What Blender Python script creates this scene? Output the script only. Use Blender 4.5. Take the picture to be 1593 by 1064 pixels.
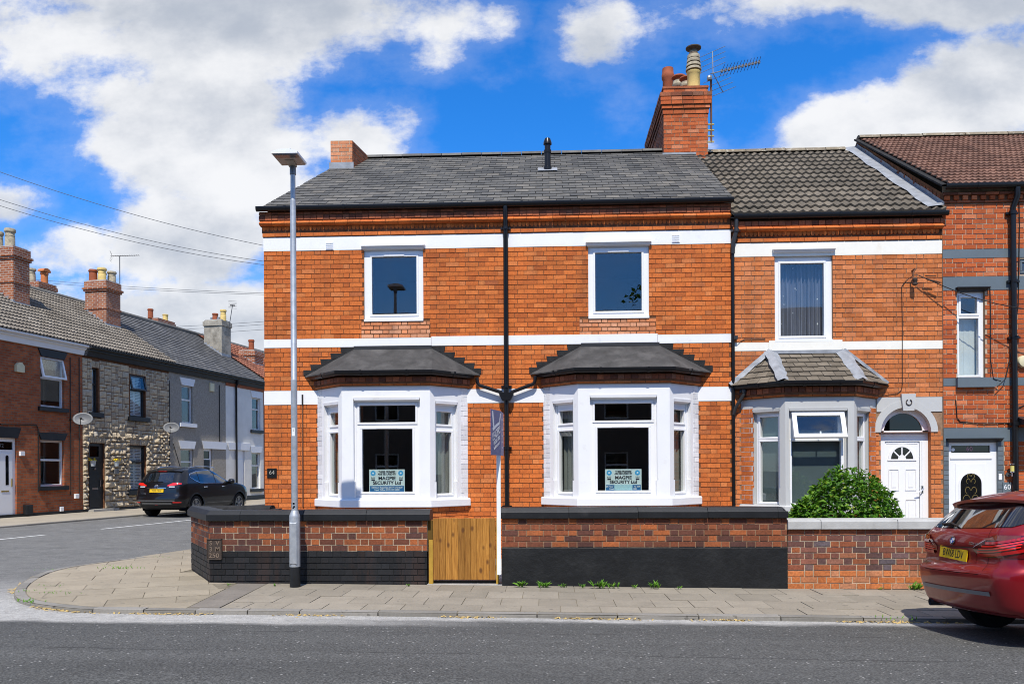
import bpy, bmesh, math, random
from mathutils import Vector, Matrix, noise
R = math.radians
rnd = random.Random(7)
sc = bpy.context.scene
for o in list(bpy.data.objects): bpy.data.objects.remove(o)
COL = sc.collection

# ------------------------------------------------------------------ camera
F, CX, HY = 1250.0, 796.5, 730.0          # focal length, principal point and horizon, in pixels of the 1593 px wide photo
YAW, ROLL, CAMZ = R(2.5), R(0.3), 1.62
cam_d = bpy.data.cameras.new('camera'); cam = bpy.data.objects.new('camera', cam_d); COL.objects.link(cam)
cam.location = (0, 0, CAMZ)
cam.rotation_euler = (Matrix.Rotation(YAW, 3, 'Z') @ Matrix.Rotation(R(90), 3, 'X') @ Matrix.Rotation(-ROLL, 3, 'Z')).to_euler()
cam_d.sensor_width = 36; cam_d.lens = 36 * F / 1593; cam_d.shift_y = (HY - 532) / 1593
cam_d.clip_end = 2000; cam_d.clip_start = 0.05
sc.camera = cam

# ------------------------------------------------------------------ world, sun, exposure
SUN = Vector((-0.005, -1.0, 1.48)).normalized()       # direction towards the sun
SUN_EL = math.asin(SUN.z); SUN_AZ = math.atan2(SUN.x, SUN.y)
W = bpy.data.worlds.new('World'); sc.world = W; W.use_nodes = True
wt = W.node_tree; wt.nodes.clear()
def wn(t, **k):
    n = wt.nodes.new(t)
    for a, b in k.items(): setattr(n, a, b)
    return n
def wl(a, b): wt.links.new(a, b)
def wmath(op, a, b=None, c=None, clamp=False):
    n = wn('ShaderNodeMath', operation=op, use_clamp=clamp)
    for i, v in enumerate((a, b, c)):
        if v is None: continue
        if isinstance(v, (int, float)): n.inputs[i].default_value = v
        else: wl(v, n.inputs[i])
    return n.outputs[0]
sky = wn('ShaderNodeTexSky', sky_type='NISHITA', sun_disc=False)
sky.sun_elevation = SUN_EL; sky.sun_rotation = math.atan2(SUN.x, SUN.y)
sky.air_density = 1.0; sky.dust_density = 0.3; sky.ozone_density = 2.0; sky.altitude = 60
hs = wn('ShaderNodeHueSaturation'); hs.inputs['Saturation'].default_value = 1.05; hs.inputs['Value'].default_value = 1.0
tint = wn('ShaderNodeMixRGB', blend_type='MULTIPLY'); tint.inputs[0].default_value = 1; 
sep0 = wn('ShaderNodeSeparateXYZ'); tc0 = wn('ShaderNodeTexCoord'); wl(tc0.outputs['Generated'], sep0.inputs[0])
el = wn('ShaderNodeMapRange', interpolation_type='SMOOTHSTEP'); wl(sep0.outputs[2], el.inputs[0]); el.inputs[1].default_value = -.05; el.inputs[2].default_value = .42
tcol = wn('ShaderNodeMixRGB'); wl(el.outputs[0], tcol.inputs[0]); tcol.inputs[1].default_value = (.62, .80, 1.12, 1); tcol.inputs[2].default_value = (.30, .74, 1.28, 1); wl(tcol.outputs[0], tint.inputs[2])
wl(sky.outputs[0], tint.inputs[1]); wl(tint.outputs[0], hs.inputs['Color'])
tc = wn('ShaderNodeTexCoord')
sep = wn('ShaderNodeSeparateXYZ'); wl(tc.outputs['Generated'], sep.inputs[0])
ymx = wmath('MAXIMUM', sep.outputs[1], 0.02)
# clouds lie on a flat layer overhead; sx / sz = where a direction points on an upright plane, used to lay the big banks out
sx = wmath('DIVIDE', sep.outputs[0], wmath('ABSOLUTE', wmath('ADD', sep.outputs[1], 0.0001)))
sz = wmath('DIVIDE', sep.outputs[2], wmath('ABSOLUTE', wmath('ADD', sep.outputs[1], 0.0001)))
comb = wn('ShaderNodeCombineXYZ'); wl(sx, comb.inputs[0]); wl(wmath('MULTIPLY', sz, 1.5), comb.inputs[1])
wl(wmath('MULTIPLY', wmath('SIGN', sep.outputs[1]), 3.3), comb.inputs[2])
def wnoise(scale, detail, rough, off=(0, 0, 0), dist=0.0):
    mp = wn('ShaderNodeMapping'); mp.inputs['Location'].default_value = off; wl(comb.outputs[0], mp.inputs[0])
    n = wn('ShaderNodeTexNoise'); n.inputs['Scale'].default_value = scale; n.inputs['Detail'].default_value = detail
    n.inputs['Roughness'].default_value = rough; n.inputs['Distortion'].default_value = dist
    wl(mp.outputs[0], n.inputs['Vector']); return n.outputs['Fac']
nbig = wnoise(3.4, 15, 0.58, (0.3, 0.1, 0), 0.0)
nbig2 = wnoise(3.4, 15, 0.58, (0.325, 0.15, 0), 0.0)       # the same field shifted towards the light, for relief
nfine = wnoise(13.0, 12, 0.66, (4.3, 2.1, 0), 0.0)
nsh = wnoise(2.0, 8, 0.55, (7.3, 5.1, 0), 0.0)
def px_dir(px, py):
    dx, dy = px - CX, HY - py
    a, b = dx * math.cos(ROLL) + dy * math.sin(ROLL), -dx * math.sin(ROLL) + dy * math.cos(ROLL)
    return Vector((a * math.cos(YAW) - F * math.sin(YAW), a * math.sin(YAW) + F * math.cos(YAW), b))
def bank(px, py, rx, ry, ang=0.0, amp=1.0):
    """one cloud bank: an elliptical bump around a direction"""
    d = px_dir(px, py); cx, cz = d.x / d.y, d.z / d.y
    ax, az = rx / F, ry / F
    c, s = math.cos(ang), math.sin(ang)
    ux = wmath('SUBTRACT', sx, cx); uz = wmath('SUBTRACT', sz, cz)
    p = wmath('DIVIDE', wmath('ADD', wmath('MULTIPLY', ux, c), wmath('MULTIPLY', uz, s)), ax)
    q = wmath('DIVIDE', wmath('SUBTRACT', wmath('MULTIPLY', uz, c), wmath('MULTIPLY', ux, s)), az)
    r2 = wmath('ADD', wmath('MULTIPLY', p, p), wmath('MULTIPLY', q, q))
    return wmath('MULTIPLY', wmath('POWER', 2.718, wmath('MULTIPLY', r2, -1.0)), amp)
cov = None
for b in [(330, 20, 620, 150, 0, 1.0), (330, 210, 330, 150, -0.30, 1.0), (560, 215, 150, 85, -0.1, .95), (690, 45, 150, 90, .35, 1.0), (40, 60, 210, 120, 0, 1.05), (560, 30, 220, 100, 0, 1.0), (770, 25, 90, 60, 0, .9), (620, 190, 90, 70, 0, .85),
          (905, 50, 95, 90, .7, 1.0), (1390, -10, 390, 85, 0, 1.05), (1480, 165, 300, 120, .25, 1.1), (1300, 205, 150, 75, .35, 1.0), (1560, 130, 150, 90, .2, 1.1),
          (290, 372, 200, 95, 0, .95), (110, 385, 140, 60, .1, .72), (260, 510, 420, 95, 0, .95), (15, 328, 90, 50, 0, .8), (1085, 225, 60, 30, 0, .55), (840, 100, 30, 40, 0, .3)]:
    v = bank(*b); cov = v if cov is None else wmath('MAXIMUM', cov, v)
back = wmath('MULTIPLY', wmath('LESS_THAN', sep.outputs[1], 0.0), 0.48)      # behind the camera: the same broken cloud
front = wmath('GREATER_THAN', sep.outputs[1], 0.0)
outer = wn('ShaderNodeMapRange', interpolation_type='SMOOTHSTEP'); wl(wmath('MAXIMUM', wmath('SUBTRACT', wmath('ABSOLUTE', sx), .78), wmath('SUBTRACT', sz, .66)), outer.inputs[0])
outer.inputs[1].default_value = 0; outer.inputs[2].default_value = .25; outer.inputs[4].default_value = .62     # the broken cloud goes on outside the frame
cov = wmath('ADD', wmath('MULTIPLY', wmath('MAXIMUM', cov, outer.outputs[0]), front), back)
dens = wmath('ADD', cov, wmath('MULTIPLY', wmath('SUBTRACT', nbig, 0.5), 2.0))
dens = wmath('ADD', dens, wmath('MULTIPLY', wmath('SUBTRACT', nfine, 0.5), 0.75))
mask = wn('ShaderNodeMapRange', interpolation_type='SMOOTHSTEP'); wl(dens, mask.inputs[0])
mask.inputs[1].default_value = 0.42; mask.inputs[2].default_value = 0.80
wisp = wn('ShaderNodeMapRange', interpolation_type='SMOOTHSTEP'); wl(dens, wisp.inputs[0]); wisp.inputs[1].default_value = .15; wisp.inputs[2].default_value = .60; wisp.inputs[4].default_value = .14
relief = wmath('MULTIPLY', wmath('SUBTRACT', nbig2, nbig), 3.6)
thick = wn('ShaderNodeMapRange', interpolation_type='SMOOTHSTEP'); wl(wmath('ADD', wmath('ADD', wmath('MULTIPLY', dens, .55), relief), wmath('MULTIPLY', wmath('SUBTRACT', nsh, 0.5), 2.4)), thick.inputs[0])
thick.inputs[1].default_value = -0.05; thick.inputs[2].default_value = 1.35
ccol = wn('ShaderNodeMixRGB'); wl(thick.outputs[0], ccol.inputs[0])
ccol.inputs[1].default_value = (5.6, 5.6, 5.6, 1); ccol.inputs[2].default_value = (2.9, 3.15, 3.55, 1)
skymix = wn('ShaderNodeMixRGB'); wl(wmath('MULTIPLY', wmath('MAXIMUM', mask.outputs[0], wisp.outputs[0]), 0.95), skymix.inputs[0]); wl(hs.outputs[0], skymix.inputs[1]); wl(ccol.outputs[0], skymix.inputs[2])
bg = wn('ShaderNodeBackground'); bg.inputs[1].default_value = 0.135; wl(skymix.outputs[0], bg.inputs[0])
wo = wn('ShaderNodeOutputWorld'); wl(bg.outputs[0], wo.inputs[0])

sun_d = bpy.data.lights.new('sun', 'SUN'); sun = bpy.data.objects.new('sun', sun_d); COL.objects.link(sun)
sun_d.energy = 4.3; sun_d.angle = R(0.53); sun_d.color = (1.0, 0.94, 0.845)
sun.rotation_euler = (-SUN).to_track_quat('-Z', 'Y').to_euler(); sun.location = (0, -20, 30)
sc.view_settings.view_transform = 'Standard'; sc.view_settings.look = 'None'
sc.view_settings.exposure = 0.36; sc.view_settings.gamma = 1.0
try: sc.view_settings.use_curve_mapping = False
except Exception: pass
sc.render.engine = 'CYCLES'
sc.cycles.max_bounces = 8; sc.cycles.transparent_max_bounces = 16; sc.cycles.diffuse_bounces = 3; sc.cycles.glossy_bounces = 4
sc.cycles.caustics_reflective = False; sc.cycles.caustics_refractive = False
sc.cycles.use_denoising = True; sc.cycles.filter_width = 1.0

# ------------------------------------------------------------------ layout helpers
def at(px, py, Y):
    """the world point that lies on the upright plane y = Y behind a pixel of the photo"""
    d = px_dir(px, py); t = Y / d.y
    return Vector((d.x * t, Y, CAMZ + d.z * t))
def atn(px, py, P, N):
    d = px_dir(px, py); C = Vector((0, 0, CAMZ)); N = Vector(N)
    t = (Vector(P) - C).dot(N) / d.dot(N); return C + d * t
def gz(x): return -0.009 * max(-25.0, min(25.0, x))   # the street falls gently to the right
def atg(px, py, dz=0.0):
    d = px_dir(px, py); x = 0.0
    for _ in range(12):
        t = (gz(x) + dz - CAMZ) / d.z; x = d.x * t
    return Vector((d.x * t, d.y * t, gz(x) + dz))

class Fr:
    def __init__(s, O, U, V=(0, 0, 1)):
        s.O = Vector(O); s.U = Vector(U).normalized(); s.V = Vector(V).normalized(); s.N = s.U.cross(s.V)
    def p(s, u, v, d=0.0): return s.O + s.U * u + s.V * v + s.N * d

class MB:
    def __init__(s): s.v = []; s.f = []; s.m = []
    def face(s, pts, mi=0):
        i = len(s.v); s.v += [tuple(p) for p in pts]; s.f.append(tuple(range(i, i + len(pts)))); s.m.append(mi)
    def hexa(s, a, b, mi=0, skip=()):
        """a = 4 points of the back, b = the 4 matching points of the front"""
        i = len(s.v); s.v += [tuple(p) for p in a] + [tuple(p) for p in b]
        F_ = {'back': (3, 2, 1, 0), 'front': (4, 5, 6, 7), 'bot': (0, 1, 5, 4), 'right': (1, 2, 6, 5), 'top': (2, 3, 7, 6), 'left': (3, 0, 4, 7)}
        for k, q in F_.items():
            if k in skip: continue
            s.f.append(tuple(i + j for j in q)); s.m.append(mi)
    def box(s, x0, x1, y0, y1, z0, z1, mi=0, skip=()):
        s.hexa([(x0, y1, z0), (x1, y1, z0), (x1, y1, z1), (x0, y1, z1)], [(x0, y0, z0), (x1, y0, z0), (x1, y0, z1), (x0, y0, z1)], mi, skip)
    def obox(s, fr, u0, u1, v0, v1, d0, d1, mi=0, skip=()):
        s.hexa([fr.p(u0, v0, d0), fr.p(u1, v0, d0), fr.p(u1, v1, d0), fr.p(u0, v1, d0)],
               [fr.p(u0, v0, d1), fr.p(u1, v0, d1), fr.p(u1, v1, d1), fr.p(u0, v1, d1)], mi, skip)
    def bbox(s, fr, u0, u1, v0, v1, d0, d1, b=0.006, mi=0):
        """a box with a chamfered front"""
        s.hexa([fr.p(u0, v0, d0), fr.p(u1, v0, d0), fr.p(u1, v1, d0), fr.p(u0, v1, d0)],
               [fr.p(u0, v0, d1 - b), fr.p(u1, v0, d1 - b), fr.p(u1, v1, d1 - b), fr.p(u0, v1, d1 - b)], mi, ('front',))
        s.hexa([fr.p(u0, v0, d1 - b), fr.p(u1, v0, d1 - b), fr.p(u1, v1, d1 - b), fr.p(u0, v1, d1 - b)],
               [fr.p(u0 + b, v0 + b, d1), fr.p(u1 - b, v0 + b, d1), fr.p(u1 - b, v1 - b, d1), fr.p(u0 + b, v1 - b, d1)], mi, ('back',))
    def prism(s, fr, poly, d0, d1, mi=0, caps=(True, True)):
        n = len(poly); i = len(s.v)
        s.v += [tuple(fr.p(u, v, d0)) for u, v in poly] + [tuple(fr.p(u, v, d1)) for u, v in poly]
        for k in range(n):
            j = (k + 1) % n; s.f.append((i + k, i + j, i + n + j, i + n + k)); s.m.append(mi)
        if caps[0]: s.f.append(tuple(i + n - 1 - k for k in range(n))); s.m.append(mi)
        if caps[1]: s.f.append(tuple(i + n + k for k in range(n))); s.m.append(mi)
    def tube(s, path, r, n=8, mi=0, caps=True):
        P = [Vector(p) for p in path]; rr = r if isinstance(r, (list, tuple)) else [r] * len(P)
        i0 = len(s.v); up = None
        for k, p in enumerate(P):
            t = (P[min(k + 1, len(P) - 1)] - P[max(k - 1, 0)]).normalized()
            if up is None: up = Vector((0, 0, 1)) if abs(t.z) < 0.9 else Vector((1, 0, 0))
            a = t.cross(up).normalized(); b = a.cross(t).normalized(); up = b
            for q in range(n):
                w = 2 * math.pi * q / n; s.v.append(tuple(p + (a * math.cos(w) + b * math.sin(w)) * rr[k]))
        for k in range(len(P) - 1):
            for q in range(n):
                a, b = i0 + k * n + q, i0 + k * n + (q + 1) % n
                s.f.append((a, a + n, b + n, b)); s.m.append(mi)
        if caps:
            s.f.append(tuple(i0 + q for q in range(n))); s.m.append(mi)
            e = i0 + (len(P) - 1) * n; s.f.append(tuple(e + n - 1 - q for q in range(n))); s.m.append(mi)
    def lathe(s, c, prof, n=16, axis=(0, 0, 1), mi=0, cap=True):
        c = Vector(c); ax = Vector(axis).normalized(); h = Vector((1, 0, 0)) if abs(ax.x) < 0.9 else Vector((0, 1, 0))
        a = ax.cross(h).normalized(); b = ax.cross(a); i0 = len(s.v)
        for r, z in prof:
            for q in range(n):
                w = 2 * math.pi * q / n; s.v.append(tuple(c + ax * z + (a * math.cos(w) + b * math.sin(w)) * r))
        for k in range(len(prof) - 1):
            for q in range(n):
                x, y = i0 + k * n + q, i0 + k * n + (q + 1) % n
                s.f.append((x, y, y + n, x + n)); s.m.append(mi)
        if cap:
            s.f.append(tuple(i0 + n - 1 - q for q in range(n))); s.m.append(mi)
            e = i0 + (len(prof) - 1) * n; s.f.append(tuple(e + q for q in range(n))); s.m.append(mi)
    def sweep(s, path, prof, mi=0, caps=True, ends=None):
        """path: (x, y, z) polyline; prof: closed loop of (out, up); out is to the right of travel"""
        P = [Vector(p) for p in path]; n = len(prof); i0 = len(s.v)
        nr = []
        for k in range(len(P) - 1):
            t = P[k + 1] - P[k]; t.z = 0; t.normalize(); nr.append(Vector((t.y, -t.x, 0)))
        for k, p in enumerate(P):
            if k == 0: m = nr[0]
            elif k == len(P) - 1: m = nr[-1]
            else:
                m = (nr[k - 1] + nr[k]); m = m / max(0.3, m.dot(nr[k]))
            for d, z in prof: s.v.append(tuple(p + m * d + Vector((0, 0, z))))
        for k in range(len(P) - 1):
            for q in range(n):
                a, b = i0 + k * n + q, i0 + k * n + (q + 1) % n
                s.f.append((a, b, b + n, a + n)); s.m.append(mi)
        if caps:
            s.f.append(tuple(i0 + n - 1 - q for q in range(n))); s.m.append(mi)
            e = i0 + (len(P) - 1) * n; s.f.append(tuple(e + q for q in range(n))); s.m.append(mi)
    def sheet(s, fr, u0, u1, v0, v1, holes=(), d=0.0, mi=0):
        us = sorted({u0, u1, *[h[0] for h in holes], *[h[1] for h in holes]}); vs = sorted({v0, v1, *[h[2] for h in holes], *[h[3] for h in holes]})
        us = [u for u in us if u0 - 1e-6 <= u <= u1 + 1e-6]; vs = [v for v in vs if v0 - 1e-6 <= v <= v1 + 1e-6]
        for a, b in zip(us, us[1:]):
            for c, e in zip(vs, vs[1:]):
                mu, mv = (a + b) / 2, (c + e) / 2
                if any(h[0] < mu < h[1] and h[2] < mv < h[3] for h in holes): continue
                s.face([fr.p(a, c, d), fr.p(b, c, d), fr.p(b, e, d), fr.p(a, e, d)], mi)
    def slab(s, fr, u0, u1, v0, v1, holes, d0, d1, mi=0, back=True):
        """a plate with rectangular openings, with edges and reveals"""
        s.sheet(fr, u0, u1, v0, v1, holes, d1, mi)
        if back:
            k = len(s.f); s.sheet(fr, u0, u1, v0, v1, holes, d0, mi)
            s.f[k:] = [tuple(reversed(q)) for q in s.f[k:]]
        for (a, b, c, e), o in [((u0, u1, v0, v1), 1)] + [(h, -1) for h in holes]:
            L = [(a, c), (b, c), (b, e), (a, e)]
            for k in range(4):
                p, q = L[k], L[(k + 1) % 4]
                Q = [fr.p(*p, d0), fr.p(*q, d0), fr.p(*q, d1), fr.p(*p, d1)]
                s.face(Q if o > 0 else Q[::-1], mi)
    def build(s, name, mats, parent=None, smooth=None, kind=None, weld=False):
        me = bpy.data.meshes.new(name); me.from_pydata(s.v, [], s.f)
        mats = mats if isinstance(mats, (list, tuple)) else [mats]
        for m in mats: me.materials.append(m)
        if len(mats) > 1: me.polygons.foreach_set('material_index', s.m)
        me.update()
        if weld:
            bm = bmesh.new(); bm.from_mesh(me); bmesh.ops.remove_doubles(bm, verts=bm.verts, dist=1e-5); bm.to_mesh(me); bm.free()
        if smooth is not None:
            me.shade_smooth(); me.set_sharp_from_angle(angle=R(smooth))
        o = bpy.data.objects.new(name, me); COL.objects.link(o)
        if parent: adopt(o, parent)
        if kind: o['kind'] = kind
        return o

ORG = {}
def org(o):
    return ORG.get(o.name, Vector((0, 0, 0)))
def adopt(o, parent):
    o.parent = parent; o.matrix_parent_inverse = Matrix.Translation(-org(parent))
def thing(name, label, cat, loc, group=None):
    o = bpy.data.objects.new(name, None); COL.objects.link(o); o.empty_display_size = 0.2
    o.location = loc; ORG[o.name] = Vector(loc)
    o['label'] = label; o['category'] = cat
    if group: o['group'] = group
    return o
def tag(o, label, cat, group=None):
    o['label'] = label; o['category'] = cat
    if group: o['group'] = group
    return o
def struct(o): o['kind'] = 'structure'; return o
def text_obj(name, body, fr, u, v, d, size, mat, parent=None, align='CENTER', bold=0.0, ext=0.002, xs=1.0):
    """flat lettering standing on a surface; real mesh letters"""
    cu = bpy.data.curves.new(name, 'FONT'); cu.body = body; cu.size = size; cu.align_x = align; cu.align_y = 'CENTER'; cu.extrude = ext; cu.offset = bold
    cu.resolution_u = 3
    o = bpy.data.objects.new(name, cu); COL.objects.link(o)
    M = Matrix((( *fr.U, 0), (*fr.V, 0), (*fr.N, 0), (0, 0, 0, 1))).transposed()
    M.translation = fr.p(u, v, d)
    M = M @ Matrix.Diagonal((xs, 1, 1, 1))
    dg = bpy.context.evaluated_depsgraph_get(); ev = o.evaluated_get(dg); me = bpy.data.meshes.new_from_object(ev)
    me.transform(M); bpy.data.objects.remove(o)
    me.materials.clear(); me.materials.append(mat)
    m = bpy.data.objects.new(name, me); COL.objects.link(m)
    if parent: adopt(m, parent)
    return m

# ------------------------------------------------------------------ materials
MAT = {}
def lin(c): return tuple(((x / 255 + 0.055) / 1.055) ** 2.4 if x > 10 else x / 255 / 12.92 for x in c)
class NT:
    def __init__(s, name):
        s.mat = bpy.data.materials.new(name); s.mat.use_nodes = True; s.t = s.mat.node_tree; s.t.nodes.clear()
        s.out = s.n('ShaderNodeOutputMaterial')
    def n(s, t, **k):
        x = s.t.nodes.new(t)
        for a, b in k.items(): setattr(x, a, b)
        return x
    def l(s, a, b): s.t.links.new(a, b)
    def set(s, sock, v):
        if isinstance(v, (int, float)): sock.default_value = v
        elif isinstance(v, (tuple, list)): sock.default_value = tuple(v) + ((1,) if len(v) == 3 and len(sock.default_value) == 4 else ())
        else: s.l(v, sock)
    def math(s, op, a, b=None, clamp=False):
        x = s.n('ShaderNodeMath', operation=op, use_clamp=clamp); s.set(x.inputs[0], a)
        if b is not None: s.set(x.inputs[1], b)
        return x.outputs[0]
    def pos(s):
        return s.n('ShaderNodeNewGeometry').outputs['Position']
    def noise(s, scale, detail=4, rough=0.55, vec=None, dist=0, stretch=None):
        x = s.n('ShaderNodeTexNoise'); x.inputs['Scale'].default_value = scale; x.inputs['Detail'].default_value = detail
        x.inputs['Roughness'].default_value = rough; x.inputs['Distortion'].default_value = dist
        v = vec if vec is not None else s.pos()
        if stretch:
            m = s.n('ShaderNodeMapping'); m.inputs['Scale'].default_value = stretch; s.l(v, m.inputs[0]); v = m.outputs[0]
        s.l(v, x.inputs['Vector']); return x.outputs['Fac']
    def ramp(s, fac, stops, interp='LINEAR'):
        x = s.n('ShaderNodeValToRGB'); x.color_ramp.interpolation = interp
        e = x.color_ramp.elements
        while len(e) < len(stops): e.new(0.5)
        for q, (p, c) in zip(e, stops): q.position = p; q.color = tuple(c) + (1,) if len(c) == 3 else c
        s.l(fac, x.inputs[0]); return x.outputs[0]
    def range(s, fac, a, b, c=0.0, d=1.0):
        x = s.n('ShaderNodeMapRange'); s.set(x.inputs[0], fac)
        for i, v in enumerate((a, b, c, d)): x.inputs[i + 1].default_value = v
        return x.outputs[0]
    def mix(s, fac, a, b, mode='MIX'):
        x = s.n('ShaderNodeMixRGB', blend_type=mode); s.set(x.inputs[0], fac); s.set(x.inputs[1], a); s.set(x.inputs[2], b); return x.outputs[0]
    def rand(s):
        a = s.n('ShaderNodeObjectInfo').outputs['Random']; b = s.n('ShaderNodeNewGeometry').outputs['Random Per Island']
        return s.math('FRACT', s.math('ADD', s.math('MULTIPLY', a, 7.31), b))
    def rand2(s, r): return s.math('FRACT', s.math('MULTIPLY', r, 37.77))
    def bump(s, h, strength=0.3, dist=0.01):
        x = s.n('ShaderNodeBump'); x.inputs['Strength'].default_value = strength; x.inputs['Distance'].default_value = dist; s.l(h, x.inputs['Height']); return x.outputs[0]
    def bsdf(s, col, rough=0.6, spec=0.5, metal=0.0, normal=None, coat=0.0, coat_r=0.05):
        b = s.n('ShaderNodeBsdfPrincipled'); s.set(b.inputs['Base Color'], col); s.set(b.inputs['Roughness'], rough)
        s.set(b.inputs['Metallic'], metal); b.inputs['Specular IOR Level'].default_value = spec
        b.inputs['Coat Weight'].default_value = coat; b.inputs['Coat Roughness'].default_value = coat_r
        if normal is not None: s.l(normal, b.inputs['Normal'])
        s.l(b.outputs[0], s.out.inputs[0]); return b
def M_plain(name, col, rough=0.6, spec=0.4, var=0.12, nscale=6.0, metal=0.0, bump=0.0, bscale=60.0, coat=0.0, dirt=None, bdist=0.01):
    t = NT(name)
    n = t.noise(nscale, 5, 0.6); k = t.range(n, 0.3, 0.7, 1 - var, 1 + var)
    c = t.mix(1.0, col, k, 'MULTIPLY')
    if dirt: c = t.mix(t.range(t.noise(dirt[1], 6, 0.65), dirt[2], dirt[3], 0, dirt[4] if len(dirt) > 4 else 0.7), c, dirt[0])
    nm = t.bump(t.noise(bscale, 4, 0.6), bump, bdist) if bump else None
    t.bsdf(c, rough, spec, metal, nm, coat); MAT[name] = t.mat; return t.mat
def M_brick(name, stops, mot=0.25, rough=0.85, dark=None, bump=0.35, stain=None):
    t = NT(name); r = t.rand()
    c = t.ramp(r, stops)
    r2 = t.rand2(r); c = t.mix(1.0, c, t.range(r2, 0, 1, 0.86, 1.12), 'MULTIPLY')
    n = t.noise(38, 5, 0.65); c = t.mix(1.0, c, t.range(n, 0.3, 0.75, 1 + mot, 1 - mot), 'MULTIPLY')
    g = t.noise(0.9, 6, 0.65); c = t.mix(1.0, c, t.range(g, 0.3, 0.7, 0.80, 1.12), 'MULTIPLY')
    sp = t.noise(120, 2, 0.5); c = t.mix(t.range(sp, 0.66, 0.74, 0, 0.35), c, (0.16, 0.07, 0.04))
    c = t.mix(t.range(t.noise(1.6, 6, .65, stretch=(1.6, 1.6, .22)), .50, .74, 0, .40), c, (.10, .045, .025))
    if stain: c = t.mix(t.range(t.noise(stain[1], 5, 0.7), stain[2], stain[3], 0, 0.8), c, stain[0])
    nm = t.bump(t.noise(90, 4, 0.6), bump, 0.006)
    t.bsdf(c, rough, 0.3, 0, nm); MAT[name] = t.mat; return t.mat
M_brick('brick_orange', [(0, (.42, .102, .022)), (.12, (.48, .120, .025)), (.5, (.525, .134, .027)), (.85, (.57, .155, .033)), (.965, (.56, .18, .052)), (1, (.36, .096, .030))], mot=.28)
M_brick('brick_pale', [(0, (.47, .135, .035)), (.5, (.53, .165, .048)), (.93, (.57, .20, .075)), (1, (.40, .12, .04))])
M_brick('brick_red', [(0, (.36, .075, .020)), (.5, (.44, .095, .024)), (.85, (.50, .125, .036)), (1, (.52, .19, .09))])
M_brick('brick_patch', [(0, (.56, .19, .07)), (.5, (.62, .24, .11)), (1, (.66, .32, .18))])
M_brick('brick_wall', [(0, (.075, .034, .028)), (.25, (.115, .042, .027)), (.5, (.18, .056, .028)), (.75, (.26, .078, .030)), (.9, (.36, .105, .032)), (1, (.095, .036, .024))], mot=.35)
M_brick('brick_wall_mauve', [(0, (.09, .052, .048)), (.2, (.145, .058, .042)), (.5, (.21, .065, .033)), (.7, (.31, .095, .036)), (.85, (.19, .078, .058)), (.93, (.10, .082, .09)), (1, (.30, .11, .05))], mot=.35)
M_brick('brick_wall_low', [(0, (.40, .12, .033)), (.6, (.47, .155, .05)), (1, (.42, .19, .10))], mot=.4)
M_brick('brick_dark', [(0, (.13, .045, .025)), (.4, (.24, .07, .03)), (.7, (.34, .10, .04)), (1, (.19, .085, .05))], mot=.35)  # darker brick mix: eaves headers, gables, some chimney faces
M_brick('brick_black', [(0, (.010, .011, .012)), (.5, (.014, .015, .017)), (1, (.019, .020, .022))], mot=.2, rough=.55)
M_brick('brick_white', [(0, (.75, .755, .76)), (1, (.765, .77, .775))], mot=.04, rough=.6)
M_brick('brick_grey', [(0, (.10, .125, .145)), (1, (.13, .155, .175))], mot=.08, rough=.6)
M_plain('mortar', (.26, .165, .105), .95, .1, .3, 9, bump=.5, bscale=80)
M_plain('mortar_dark', (.15, .070, .036), .95, .1, .35, 9, bump=.5, bscale=80)
M_plain('mortar_pale', (.44, .35, .25), .95, .1, .25, 9, bump=.5, bscale=80)
M_plain('mortar_black', (.012, .013, .014), .8, .2, .2, 9)
M_plain('paint_white', (.75, .755, .76), .5, .35, .025, 3, bump=.06, bscale=40, dirt=((.50, .47, .41), 5.0, .60, .82, .42))
M_plain('paint_cream', (.78, .76, .68), .55, .3, .04, 3, bump=.06, bscale=40, dirt=((.55, .42, .22), 1.6, .60, .78, .45))
M_plain('paint_grey', (.47, .475, .465), .55, .3, .04, 3, bump=.06, bscale=40)
M_plain('paint_slate', (.115, .145, .165), .5, .35, .06, 3, bump=.06, bscale=40)
M_plain('upvc', (.78, .785, .79), .28, .5, .015, 2)
M_plain('black_paint', (.011, .012, .0135), .45, .35, .25, 4, bump=.12, bscale=25, dirt=((.05, .05, .05), 3, .58, .8, .5))
M_plain('render_black', (.0095, .0105, .0115), .55, .3, .25, 2.5, bump=.45, bscale=9, dirt=((.034, .035, .035), 2.4, .52, .8, .6), bdist=.03)
M_plain('black_plastic', (.008, .008, .009), .32, .3, .1, 4)
M_plain('black_plastic_worn', (.022, .023, .024), .45, .45, .2, 8)
M_plain('lead', (.25, .265, .285), .55, .5, .25, 7, bump=.25, bscale=20)
M_plain('felt', (.062, .060, .058), .95, .15, .3, 4, bump=.6, bscale=120, dirt=((.12, .115, .11), 3.5, .5, .75, .8))
M_plain('felt_dark', (.028, .028, .028), .95, .15, .3, 9, bump=.8, bscale=70)
M_plain('galv', (.40, .425, .45), .5, .5, .16, 9, metal=.55, bump=.08, bscale=30, dirt=((.52, .54, .55), 14, .5, .7, .6))
M_plain('galv_dark', (.16, .175, .19), .5, .5, .2, 9, metal=.4)
M_plain('cast_iron', (.045, .032, .024), .6, .4, .35, 22, bump=.3, bscale=60)
M_plain('cast_iron_raised', (.17, .125, .09), .6, .4, .3, 22)
M_plain('terracotta', (.30, .085, .038), .8, .25, .15, 8)
M_plain('terracotta_bright', (.50, .17, .06), .8, .25, .15, 8)
M_plain('buff_clay', (.64, .47, .17), .75, .25, .12, 6, dirt=((.22, .17, .10), 5, .58, .8, .55))
M_plain('buff_clay_old', (.42, .36, .25), .85, .25, .2, 9, dirt=((.10, .09, .075), 6, .45, .7, .75))
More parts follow.
